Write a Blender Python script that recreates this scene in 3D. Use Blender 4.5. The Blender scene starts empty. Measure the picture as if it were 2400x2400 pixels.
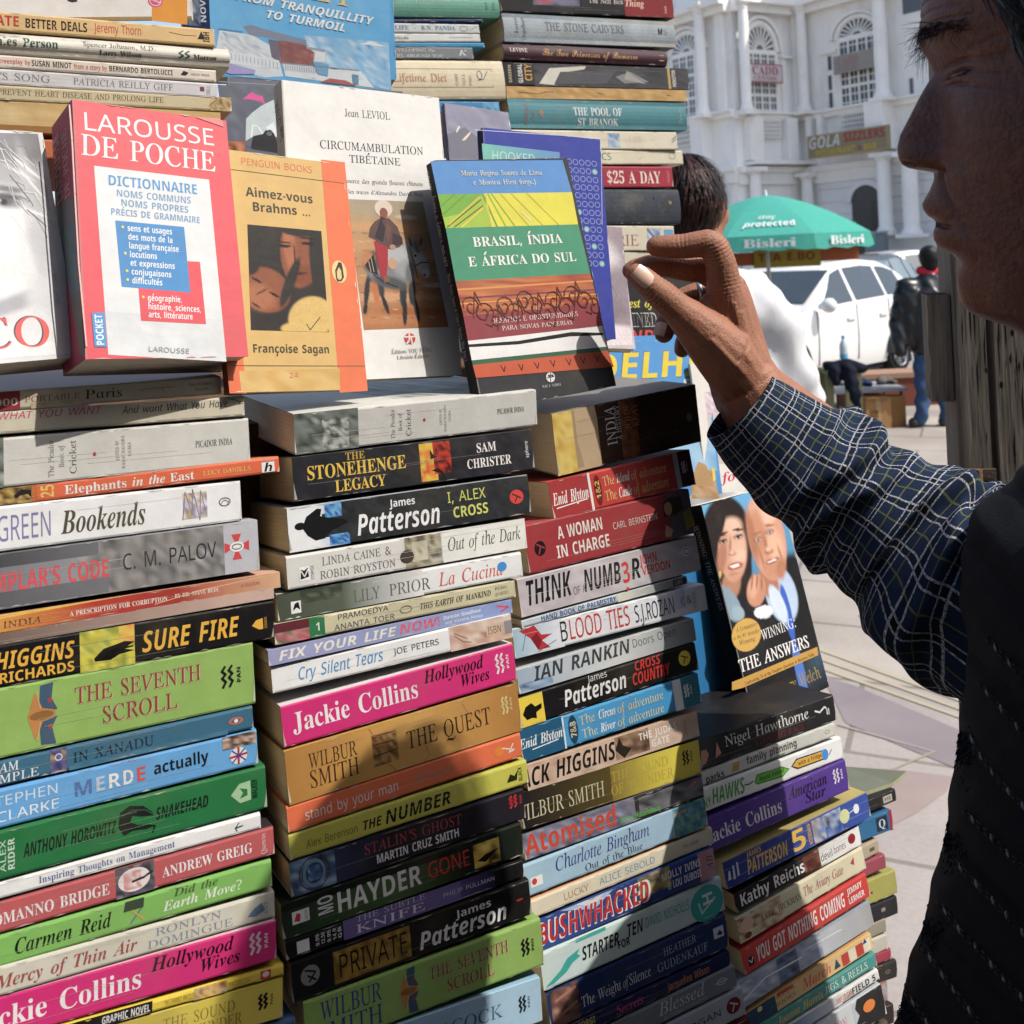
import bpy, bmesh, math, os, random
import numpy as np
from mathutils import Matrix, Vector
random.seed(7)
SC = bpy.context.scene
COL = SC.collection
# ------------------------------------------------------------------ camera
RHO = math.radians(2.75); H0 = 609.0; F = 2400.0; CH = 1.72
CAMP = np.array([0, 0, CH])
RV = np.array([math.cos(RHO), 0, -math.sin(RHO)])
UV = np.array([math.sin(RHO), 0, math.cos(RHO)])
FV = np.array([0, 1.0, 0])
cd = bpy.data.cameras.new('camera'); cam = bpy.data.objects.new('camera', cd); COL.objects.link(cam)
cam.matrix_world = Matrix(((RV[0], UV[0], 0, 0), (RV[1], UV[1], -1, 0), (RV[2], UV[2], 0, CH), (0, 0, 0, 1)))
cd.sensor_fit = 'HORIZONTAL'; cd.sensor_width = 36; cd.lens = 36; cd.shift_y = -(1200 - H0) / F
cd.clip_start = .02; cd.clip_end = 2000
cd.dof.use_dof = True; cd.dof.focus_distance = .80; cd.dof.aperture_fstop = 16
SC.camera = cam
# ------------------------------------------------------------------ world, sun, exposure
SUN_AZ_X, SUN_AZ_Y, SUN_EL = .934, -.357, math.radians(51.5)
sv = Vector((SUN_AZ_X, SUN_AZ_Y, 0)).normalized() * math.cos(SUN_EL) + Vector((0, 0, math.sin(SUN_EL)))
W = bpy.data.worlds.new('World'); SC.world = W; W.use_nodes = True
nt = W.node_tree
sky = nt.nodes.new('ShaderNodeTexSky'); sky.sky_type = 'NISHITA'; sky.sun_disc = False
sky.sun_elevation = SUN_EL; sky.sun_rotation = math.atan2(sv.x, sv.y)
sky.dust_density = 2.5; sky.air_density = 1.0
bg = nt.nodes['Background']; bg.inputs[1].default_value = .15
nt.links.new(sky.outputs[0], bg.inputs[0])
sl = bpy.data.lights.new('sun', 'SUN'); sl.energy = 3.6; sl.angle = math.radians(.5); sl.color = (1, .95, .87)
so = bpy.data.objects.new('sun', sl); COL.objects.link(so)
so.rotation_euler = sv.to_track_quat('Z', 'Y').to_euler()
SC.view_settings.view_transform = 'Standard'; SC.view_settings.look = 'None'
SC.view_settings.exposure = .72; SC.view_settings.gamma = 1
SC.cycles.max_bounces = 6; SC.cycles.caustics_reflective = False; SC.cycles.caustics_refractive = False

# ------------------------------------------------------------------ geometry of the picture
def ray(px, py): return (px - 1200) / F * RV + (H0 - py) / F * UV + FV
def un(px, py, d): return CAMP + d * ray(px, py)
def proj(P):
    P = np.asarray(P) - CAMP; d = P @ FV
    return 1200 + F * (P @ RV) / d, H0 - F * (P @ UV) / d
def ground(px, py):
    r = ray(px, py); return CAMP + r * (-CH / r[2])
TILES = {'0': (0, 0, 1), 'T1': (0, 0, 2.415), 'T2': (800, 0, 2.415), 'T3': (1600, 0, 2.415), 'T4': (0, 800, 2.76), 'T5': (600, 850, 2.76),
         'T6': (1150, 850, 2.76), 'T7': (1700, 800, 2.76), 'T8': (0, 1400, 1.932), 'T9': (600, 1500, 2.147), 'T10': (1200, 1500, 2.147),
         'T11': (1600, 1500, 2.146), 'H': (1420, 500, 3.864), 'Z': (1560, 0, 3.22)}
def tp(tile, x, y):
    ox, oy, k = TILES[tile]; return ox + x / k, oy + y / k
def lin(c):
    c = c / 255.0
    return c / 12.92 if c <= .04045 else ((c + .055) / 1.055) ** 2.4
ALB = .61
def hx(h, k=None):
    k = ALB if k is None else k
    if not isinstance(h, str): return h
    v = [min(.86, lin(int(h[i:i + 2], 16)) * k) for i in (0, 2, 4)]; g = .25 * v[0] + .65 * v[1] + .10 * v[2]
    return tuple(x * .90 + g * .10 for x in v) + (1.0,)
def mixc(a, b, t): return tuple(a[i] * (1 - t) + b[i] * t for i in range(4))

# ------------------------------------------------------------------ mesh building
class MB:
    def __init__(s): s.v = []; s.f = []; s.c = []; s.m = []; s.uv = None
    def vert(s, p): s.v.append((float(p[0]), float(p[1]), float(p[2]))); return len(s.v) - 1
    def poly(s, pts, col, mi=0):
        i0 = len(s.v)
        for p in pts: s.v.append((float(p[0]), float(p[1]), float(p[2])))
        s.f.append(tuple(range(i0, i0 + len(pts)))); s.c.append(col); s.m.append(mi)
    def face(s, idx, col, mi=0): s.f.append(tuple(idx)); s.c.append(col); s.m.append(mi)
    def box(s, x0, x1, y0, y1, z0, z1, col, mi=0, M=None):
        P = [(x, y, z) for x in (x0, x1) for y in (y0, y1) for z in (z0, z1)]
        if M is not None: P = [M(p) for p in P]
        i = len(s.v); s.v += [tuple(map(float, p)) for p in P]
        for q in ((0, 1, 3, 2), (4, 6, 7, 5), (0, 4, 5, 1), (2, 3, 7, 6), (0, 2, 6, 4), (1, 5, 7, 3)):
            s.f.append(tuple(i + k for k in q)); s.c.append(col); s.m.append(mi)
    def grid(s, P, col, mi=0, closed_u=False, closed_v=False, cols=None):
        """P[i][j] points -> quads"""
        P = np.asarray(P, float); n, m = P.shape[:2]; i0 = len(s.v)
        s.v += [tuple(p) for p in P.reshape(-1, 3).tolist()]
        for i in range(n if closed_u else n - 1):
            for j in range(m if closed_v else m - 1):
                a, b = i, (i + 1) % n; c, d = j, (j + 1) % m
                s.f.append((i0 + a * m + c, i0 + a * m + d, i0 + b * m + d, i0 + b * m + c))
                s.c.append(col if cols is None else [cols[a][c], cols[a][d], cols[b][d], cols[b][c]]); s.m.append(mi)
    def tube(s, pts, rad, col, n=8, mi=0, cap=True):
        pts = [np.asarray(p, float) for p in pts]
        if not hasattr(rad, '__len__'): rad = [rad] * len(pts)
        t0 = pts[1] - pts[0]; ref = np.array([0, 0, 1.0]) if abs(t0[2]) < .9 * np.linalg.norm(t0) else np.array([1.0, 0, 0])
        rings = []
        for i, p in enumerate(pts):
            t = pts[min(i + 1, len(pts) - 1)] - pts[max(i - 1, 0)]; t = t / (np.linalg.norm(t) + 1e-12)
            a = np.cross(t, ref); a /= np.linalg.norm(a) + 1e-12; b = np.cross(t, a); ref = -np.cross(t, a) if False else ref
            rings.append([p + rad[i] * (math.cos(2 * math.pi * k / n) * a + math.sin(2 * math.pi * k / n) * b) for k in range(n)])
        i0 = len(s.v); s.grid(rings, col, mi, closed_v=True)
        if cap:
            s.f.append(tuple(i0 + k for k in range(n))); s.c.append(col); s.m.append(mi)
            e = i0 + (len(pts) - 1) * n; s.f.append(tuple(e + k for k in reversed(range(n)))); s.c.append(col); s.m.append(mi)
    def build(s, name, mats, parent=None, smooth=False, recalc=True):
        me = bpy.data.meshes.new(name); me.from_pydata(s.v, [], s.f)
        if not isinstance(mats, (list, tuple)): mats = [mats]
        for m in mats: me.materials.append(m)
        me.polygons.foreach_set('material_index', s.m)
        at = me.color_attributes.new('Col', 'FLOAT_COLOR', 'CORNER')
        buf = []
        for f, c in zip(s.f, s.c):
            if isinstance(c, list):
                for k in c: buf.extend(k)
            else: buf.extend(tuple(c) * len(f))
        at.data.foreach_set('color', buf)
        if s.uv is not None:
            ul = me.uv_layers.new(name='UVMap'); b2 = []
            for f in s.f:
                for i in f: b2.extend(s.uv[i])
            ul.data.foreach_set('uv', b2)
        if recalc:
            bm = bmesh.new(); bm.from_mesh(me); bmesh.ops.recalc_face_normals(bm, faces=bm.faces); bm.to_mesh(me); bm.free()
        if smooth: me.polygons.foreach_set('use_smooth', [True] * len(me.polygons))
        me.update()
        o = bpy.data.objects.new(name, me); COL.objects.link(o)
        if parent is not None: o.parent = parent
        return o
def auto_smooth(o, deg=35):
    me = o.data; bm = bmesh.new(); bm.from_mesh(me); a = math.radians(deg)
    bmesh.ops.remove_doubles(bm, verts=bm.verts, dist=1e-6)
    for f in bm.faces: f.smooth = True
    for e in bm.edges: e.smooth = len(e.link_faces) == 2 and e.calc_face_angle(0) < a
    bm.to_mesh(me); bm.free()
def empty(name, label=None, cat=None, group=None, M=None):
    o = bpy.data.objects.new(name, None); o.empty_display_size = .05; COL.objects.link(o)
    if M is not None: o.matrix_world = M
    return tag(o, label, cat, group)
def tag(o, label=None, cat=None, group=None, kind=None):
    if label: o['label'] = label
    if cat: o['category'] = cat
    if group: o['group'] = group
    if kind: o['kind'] = kind
    return o

# ------------------------------------------------------------------ materials
def mat(name, rough=.5, spec=.3, bump=0, bscale=200, wear=.05, wscale=30, metal=0, col=None, coat=0, stretch=None, noise2=0, ns2=6, tint=None):
    """Principled, base = 'Col' attribute (or col) with noise wear + bump, in object space"""
    m = bpy.data.materials.new(name); m.use_nodes = True; n = m.node_tree.nodes; L = m.node_tree.links
    b = n['Principled BSDF']; b.inputs['Roughness'].default_value = rough; b.inputs['Specular IOR Level'].default_value = spec
    b.inputs['Metallic'].default_value = metal
    if coat: b.inputs['Coat Weight'].default_value = coat; b.inputs['Coat Roughness'].default_value = .05
    if col is None:
        a = n.new('ShaderNodeAttribute'); a.attribute_name = 'Col'; src = a.outputs['Color']
    else:
        a = n.new('ShaderNodeRGB'); a.outputs[0].default_value = hx(col) ; src = a.outputs[0]
    tc = n.new('ShaderNodeTexCoord'); vec = tc.outputs['Object']
    if stretch:
        mp = n.new('ShaderNodeMapping'); mp.inputs['Scale'].default_value = stretch; L.new(vec, mp.inputs[0]); vec = mp.outputs[0]
    def noise(sc, det=4, rgh=.6):
        t = n.new('ShaderNodeTexNoise'); t.inputs['Scale'].default_value = sc; t.inputs['Detail'].default_value = det; t.inputs['Roughness'].default_value = rgh
        L.new(vec, t.inputs['Vector']); return t.outputs[0]
    if wear:
        mr = n.new('ShaderNodeMapRange'); mr.inputs['From Min'].default_value = .3; mr.inputs['From Max'].default_value = .7
        mr.inputs['To Min'].default_value = 1 - wear; mr.inputs['To Max'].default_value = 1 + wear * .6
        L.new(noise(wscale), mr.inputs[0])
        mx = n.new('ShaderNodeMix'); mx.data_type = 'RGBA'; mx.blend_type = 'MULTIPLY'; mx.inputs[0].default_value = 1
        L.new(src, mx.inputs[6]); L.new(mr.outputs[0], mx.inputs[7]); src = mx.outputs[2]
    if noise2:
        mr = n.new('ShaderNodeMapRange'); mr.inputs['From Min'].default_value = .5; mr.inputs['From Max'].default_value = .72
        mr.inputs['To Min'].default_value = 0; mr.inputs['To Max'].default_value = noise2
        L.new(noise(ns2, 8, .7), mr.inputs[0])
        mx = n.new('ShaderNodeMix'); mx.data_type = 'RGBA'; L.new(mr.outputs[0], mx.inputs[0]); L.new(src, mx.inputs[6])
        mx.inputs[7].default_value = hx(tint or '4a3c2e'); src = mx.outputs[2]
    L.new(src, b.inputs['Base Color'])
    if bump:
        bp = n.new('ShaderNodeBump'); bp.inputs['Strength'].default_value = bump; bp.inputs['Distance'].default_value = .002
        L.new(noise(bscale, 5), bp.inputs['Height']); L.new(bp.outputs[0], b.inputs['Normal'])
    return m
M_PRINT = mat('printed_card', .5, .14, .14, 90, .07, 55, noise2=.12, ns2=16, tint='8f8264')
M_MATTE = mat('matte_card', .62, .2, .15, 160, .07, 60, noise2=.18, ns2=22, tint='8a7a60')
M_CLOTHB = mat('worn_binding', .75, .15, .35, 500, .16, 40, noise2=.35, ns2=18, tint='9a927f')
M_PAGES = mat('page_edges', .85, .05, .5, 1.0, .20, 1.0, stretch=(18, 18, 1700), noise2=.25, ns2=.25, tint='8a7452')

# ------------------------------------------------------------------ lettering
FD = bpy.utils.system_resource('DATAFILES', path='fonts')
def _font(f):
    try: return bpy.data.fonts.load(os.path.join(FD, f))
    except Exception: return None
FNT = _font('NotoSansMath-Regular.woff2')
STY = {'B': (0x1D5D4, 0x1D5EE, 0x1D7EC), 'R': (0x1D434, 0x1D44E, None), 'I': (0x1D434, 0x1D44E, None), 'D': (0x1D400, 0x1D41A, 0x1D7CE),
       'J': (0x1D468, 0x1D482, 0x1D7CE), 'W': (0x1D4D0, 0x1D4EA, None), 'T': (0x1D670, 0x1D68A, 0x1D7F6), 'N': (0x1D608, 0x1D622, None), 'K': (0x1D63C, 0x1D656, 0x1D7EC)}
ACC = {'É': 'E', 'é': 'e', 'Í': 'I', 'Á': 'A', 'ç': 'c', 'è': 'e'}
def _mapc(st, ch):
    if FNT is None or st not in STY: return ch
    U, l, d = STY[st]
    if 'A' <= ch <= 'Z': return chr(U + ord(ch) - 65)
    if 'a' <= ch <= 'z':
        if st in 'RI' and ch == 'h': return '\u210e'
        return chr(l + ord(ch) - 97)
    if ch.isdigit() and d: return chr(d + int(ch))
    return ch
def _mesh(body, shear=0):
    c = bpy.data.curves.new('g', 'FONT'); c.body = body; c.resolution_u = 3; c.shear = shear
    if FNT: c.font = FNT
    o = bpy.data.objects.new('g', c); me = o.to_mesh()
    v = [(p.co.x, p.co.y) for p in me.vertices]; f = [tuple(p.vertices) for p in me.polygons]
    o.to_mesh_clear(); bpy.data.objects.remove(o); bpy.data.curves.remove(c)
    return v, f
_G = {}
def glyph(st, ch):
    k = (st, ch)
    if k in _G: return _G[k]
    base = ACC.get(ch, ch); m = _mapc(st, base)
    sh = -.24 if (st == 'R' and m != base) else 0
    v, f = _mesh(m, sh) if ch != ' ' else ([], [])
    if ch == ' ': adv = .27
    else:
        x1 = max(p[0] for p in _mesh('H' + m + 'H')[0]); x0 = max(p[0] for p in _mesh('HH')[0]); adv = x1 - x0
    if ch in ACC:
        xs = [p[0] for p in v]; cx = (min(xs) + max(xs)) / 2; top = max(p[1] for p in v); i = len(v); w = .06
        if ch == 'ç': v = v + [(cx, 0), (cx + .06, 0), (cx + .03, -.2), (cx - .08, -.2)]
        else: v = v + [(cx - .05, top + .05), (cx + .03, top + .05), (cx + .15, top + .2), (cx + .04, top + .2)]
        f = f + [(i, i + 1, i + 2, i + 3)]
    _G[k] = (v, f, adv); return _G[k]
_CAP = {}
def cap(st):
    if st not in _CAP: _CAP[st] = max(p[1] for p in glyph(st, 'H')[0])
    return _CAP[st]

class Face:
    """drawing surface on a book: local 2-D (a, b); pt() lifts a layer off it"""
    def __init__(s, mb, conv, lift, T=1.0):
        s.mb = mb; s.conv = conv; s.lift = lift; s.layer = 0; s.T = T
    def P(s, a, b): return s.lift(a, b, .00008 + .000012 * s.layer)
    def nxt(s): s.layer += 1
    def text(s, st, txt, col, A, B, h):
        A = np.array(A, float); B = np.array(B, float); d = B - A; Ln = np.linalg.norm(d); d /= Ln; nn = np.array([-d[1], d[0]])
        gs = [glyph(st, c) for c in txt]; Wd = sum(g[2] for g in gs) or 1
        kx = Ln / Wd; ky = h / cap(st); x = 0; s.nxt()
        for v, f, adv in gs:
            i0 = len(s.mb.v)
            for q in v:
                p = A + d * (x + q[0]) * kx + nn * q[1] * ky; s.mb.v.append(tuple(map(float, s.P(p[0], p[1]))))
            for t in f: s.mb.f.append(tuple(i0 + k for k in t)); s.mb.c.append(col); s.mb.m.append(0)
            x += adv
    def poly(s, pts, col):
        s.nxt(); s.mb.poly([s.P(*p) for p in pts], col)
    def line(s, pts, w, col):
        s.nxt(); pts = [np.array(p, float) for p in pts]
        for a, b in zip(pts[:-1], pts[1:]):
            d = b - a; l = np.linalg.norm(d)
            if l < 1e-9: continue
            n = np.array([-d[1], d[0]]) / l * w / 2; e = d / l * w * .3
            s.mb.poly([s.P(*(a - e - n)), s.P(*(b + e - n)), s.P(*(b + e + n)), s.P(*(a - e + n))], col)
    def ell(s, c, rx, ry, col, n=20, ring=0):
        s.nxt()
        o = [(c[0] + rx * math.cos(2 * math.pi * k / n), c[1] + ry * math.sin(2 * math.pi * k / n)) for k in range(n)]
        if not ring: s.mb.poly([s.P(*p) for p in o], col); return
        q = [(c[0] + (rx - ring) * math.cos(2 * math.pi * k / n), c[1] + (ry - ring) * math.sin(2 * math.pi * k / n)) for k in range(n)]
        for k in range(n):
            j = (k + 1) % n; s.mb.poly([s.P(*o[k]), s.P(*o[j]), s.P(*q[j]), s.P(*q[k])], col)
    def mott(s, quad, pal, nx, ny, seed, soft=True):
        """blotchy printed picture: quad a,b corners (TL,TR,BR,BL), palette colours"""
        s.nxt(); rs = np.random.RandomState(seed); q = [np.array(p, float) for p in quad]
        pal = [hx(c) for c in pal]; nz = rs.rand(ny + 1, nx + 1)
        for _ in range(1): nz = .5 * nz + .25 * np.roll(nz, 1, 0) + .25 * np.roll(nz, 1, 1)
        nz = (nz - nz.min()) / (np.ptp(nz) + 1e-9)
        def colr(t):
            t = t * (len(pal) - 1); i = min(int(t), len(pal) - 2); return mixc(pal[i], pal[i + 1], t - i)
        G = [[s.P(*((q[0] * (1 - i / nx) + q[1] * i / nx) * (1 - j / ny) + (q[3] * (1 - i / nx) + q[2] * i / nx) * j / ny)) for i in range(nx + 1)] for j in range(ny + 1)]
        C = [[colr(nz[j][i]) for i in range(nx + 1)] for j in range(ny + 1)]
        s.mb.grid(G, None, 0, cols=C)
    def paint(s, quad, nx, ny, bgs, shapes, seed=1, grain=.05):
        """printed photograph: soft coloured patches laid over each other on a fine grid; shapes are (x, y, rx, ry, turn, colour, softness) in picture points"""
        s.nxt(); rs = np.random.RandomState(seed); Q = np.array(quad, float).reshape(4, 2); u = np.linspace(0, 1, nx + 1)[None, :, None]; v = np.linspace(0, 1, ny + 1)[:, None, None]
        P = (Q[0] * (1 - u) + Q[1] * u) * (1 - v) + (Q[3] * (1 - u) + Q[2] * u) * v
        C = np.array(hx(bgs[0]))[:3] * (1 - v) + np.array(hx(bgs[1]))[:3] * v + np.zeros((ny + 1, nx + 1, 3))
        for x, y, rx, ry, tn, col, sf in shapes:
            dx, dy = P[..., 0] - x, P[..., 1] - y; c, n = math.cos(tn), math.sin(tn); r = np.sqrt(((dx * c + dy * n) / rx) ** 2 + ((dy * c - dx * n) / ry) ** 2)
            a = np.clip((1 + sf / 2 - r) / sf, 0, 1); a = (a * a * (3 - 2 * a))[..., None]; C = C * (1 - a) + np.array(hx(col))[:3] * a
        C = np.clip(C * (1 + rs.uniform(-grain, grain, C.shape[:2])[..., None]), 0, 1)
        G = [[s.P(*s.conv(P[j, i, 0], P[j, i, 1])) for i in range(nx + 1)] for j in range(ny + 1)]
        s.mb.grid(G, None, 0, cols=[[tuple(C[j, i]) + (1.0,) for i in range(nx + 1)] for j in range(ny + 1)])
    def grad(s, quad, c0, c1, n=8):
        s.nxt(); q = [np.array(p, float) for p in quad]; c0, c1 = hx(c0), hx(c1)
        G = [[s.P(*(q[0] * (1 - i / n) + q[1] * i / n)) for i in range(n + 1)], [s.P(*(q[3] * (1 - i / n) + q[2] * i / n)) for i in range(n + 1)]]
        C = [[mixc(c0, c1, i / n) for i in range(n + 1)]] * 2
        s.mb.grid(G, None, 0, cols=C)
def draw(F_, items, spine):
    """spine=True: (x, v) with v a fraction of the thickness; else (x, y) picture points on the cover"""
    cv = F_.conv
    for it in items:
        k = it[0]
        if spine:
            if k == 't':
                _, s, st, c, x0, x1, v0, v1 = it; F_.text(st, s, hx(c), cv(x0, v0), cv(x1, v0), (v1 - v0) * F_.T)
            elif k == 'v':
                _, s, st, c, x0, x1, v0, v1 = it; a, b = cv(x1, v0), cv(x1, v1); h = cv(x1, v0)[0] - cv(x0, v0)[0]; F_.text(st, s, hx(c), a, b, h)
            elif k == 'r': F_.poly([cv(it[2], it[4]), cv(it[3], it[4]), cv(it[3], it[5]), cv(it[2], it[5])], hx(it[1]))
            elif k in 'oO':
                a, b = cv(it[2], it[4]), cv(it[3], it[5]); F_.ell(((a[0] + b[0]) / 2, (a[1] + b[1]) / 2), abs(b[0] - a[0]) / 2, abs(b[1] - a[1]) / 2, hx(it[1]), 20, .0007 if k == 'O' else 0)
            elif k == 'p': F_.poly([cv(it[2][i], it[2][i + 1]) for i in range(0, len(it[2]), 2)], hx(it[1]))
            elif k == 'l': F_.line([cv(it[3][i], it[3][i + 1]) for i in range(0, len(it[3]), 2)], it[2] / 1000, hx(it[1]))
            elif k == 'm': F_.mott([cv(it[2], it[5]), cv(it[3], it[5]), cv(it[3], it[4]), cv(it[2], it[4])], it[1], *(it[6:9] if len(it) > 6 else (10, 6, 1)))
            elif k == 'h': F_.grad([cv(it[3], it[6]), cv(it[4], it[6]), cv(it[4], it[5]), cv(it[3], it[5])], it[1], it[2])
            elif k == 'pan':
                _, c, x0, x1, v0, v1 = it; w = x1 - x0; hv = v1 - v0
                for q in (0, .36):
                    F_.line([cv(x0 + w * (q + dx), v0 + hv * dv) for dx, dv in ((.18, 1), (.02, .8), (.2, .62), (.02, .45), (.2, .25), (.05, 0))], .0016, hx(c))
                F_.text('B', 'PAN', hx(c), cv(x1, v0 + .1 * hv), cv(x1, v0 + .9 * hv), cv(x1, 0)[0] - cv(x1 - .2 * w, 0)[0])
        else:
            if k == 't':
                _, s, st, c, x0, y0, x1, y1, h = it; A, B = cv(x0, y0), cv(x1, y1); xm, ym = (x0 + x1) / 2, (y0 + y1) / 2
                n = np.array([-(y1 - y0), x1 - x0]); n = n / np.linalg.norm(n); Q = cv(xm + n[0] * -0 + (y1 - y0) / np.hypot(x1 - x0, y1 - y0) * h, ym - (x1 - x0) / np.hypot(x1 - x0, y1 - y0) * h)
                Pm = cv(xm, ym); F_.text(st, s, hx(c), A, B, np.linalg.norm(np.array(Q) - np.array(Pm)))
            elif k == 'p': F_.poly([cv(it[2][i], it[2][i + 1]) for i in range(0, len(it[2]), 2)], hx(it[1]))
            elif k == 'l': F_.line([cv(it[3][i], it[3][i + 1]) for i in range(0, len(it[3]), 2)], it[2] / 1000, hx(it[1]))
            elif k in 'oO':
                _, c, x, y, rx, ry = it; a = np.array(cv(x, y)); F_.ell(a, np.linalg.norm(np.array(cv(x + rx, y)) - a), np.linalg.norm(np.array(cv(x, y + ry)) - a), hx(c), 24, .0008 if k == 'O' else 0)
            elif k == 'paint': F_.paint(*it[1:])
            elif k == 'm': F_.mott([cv(it[2][i], it[2][i + 1]) for i in range(0, 8, 2)], it[1], *it[3:6])
            elif k == 'h': F_.grad([cv(it[3][i], it[3][i + 1]) for i in range(0, 8, 2)], it[1], it[2])
# ------------------------------------------------------------------ books
TH = math.radians(28.67)
def basis(yaw, lean, roll):
    s = np.array([math.cos(yaw), math.sin(yaw), 0]); n = np.array([math.sin(yaw), -math.cos(yaw), 0])
    u = math.cos(lean) * np.array([0, 0, 1.0]) - math.sin(lean) * n
    s2 = math.cos(roll) * s + math.sin(roll) * u; u2 = -math.sin(roll) * s + math.cos(roll) * u
    return s2, u2, np.cross(s2, u2)
def onplane(px, py, O, n):
    r = ray(px, py); return CAMP + r * ((O - CAMP) @ n) / (r @ n)
P00 = un(664.6, 1701.8, .70)
def frame(O, s, n, u):
    return Matrix(((s[0], -n[0], u[0], O[0]), (s[1], -n[1], u[1], O[1]), (s[2], -n[2], u[2], O[2]), (0, 0, 0, 1)))
def shell(mb, path, th, ln, axis, cols):
    """bent card: 2-D path (outer), thickness th, extruded ln; axis(p, e) -> 3-D point"""
    n = len(path); P = [np.array(p, float) for p in path]; inn = []
    for i in range(n):
        t = P[min(i + 1, n - 1)] - P[max(i - 1, 0)]; t /= np.linalg.norm(t); inn.append(P[i] + th * np.array([t[1], -t[0]]))
    for i in range(n - 1):
        c = cols[i]
        mb.poly([axis(P[i], 0), axis(P[i + 1], 0), axis(P[i + 1], ln), axis(P[i], ln)], c)
        mb.poly([axis(inn[i], 0), axis(inn[i], ln), axis(inn[i + 1], ln), axis(inn[i + 1], 0)], hx('e4dccb'))
        for e in (0, ln): mb.poly([axis(P[i], e), axis(P[i + 1], e), axis(inn[i + 1], e), axis(inn[i], e)], mixc(c, hx('d8cfbc'), .5))
    for i in (0, n - 1): mb.poly([axis(P[i], 0), axis(P[i], ln), axis(inn[i], ln), axis(inn[i], 0)], mixc(cols[min(i, n - 2)], hx('d8cfbc'), .5))
NB = [0]
def add_pages(root, X, Y, Z, thick_axis, seed):
    """page block; built so that its local z runs through the leaves"""
    mb = MB(); c = hx(random.Random(seed).choice(['e6d6b4', 'ece0c8', 'e0caa4', 'e8dcc0', 'dcc6a0']), .85)
    if thick_axis == 'z':
        mb.box(X[0], X[1], Y[0], Y[1], Z[0], Z[1], c); o = mb.build('page_block', M_PAGES, root)
    else:
        mb.box(X[0], X[1], -Z[1], -Z[0], Y[0], Y[1], c); o = mb.build('page_block', M_PAGES, root)
        o.matrix_local = Matrix(((1, 0, 0, 0), (0, 0, 1, 0), (0, -1, 0, 0), (0, 0, 0, 1)))
    return o
COLP = {'1': 0.0, '2': 0.0, '3': .022, '4': .045, '5': .16, 'A': .13, 'B': .40, 'C': .40}
LEAN = {'1': 8.5, '2': 8.5, '3': 8.5, '4': 8.5, '5': 8.5, 'A': 5, 'B': 4, 'C': 4}
GRP = {'1': 'books stacked at the front of the stall', '5': 'books stacked behind the front row', 'A': 'books stacked on the rear tier'}
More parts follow.
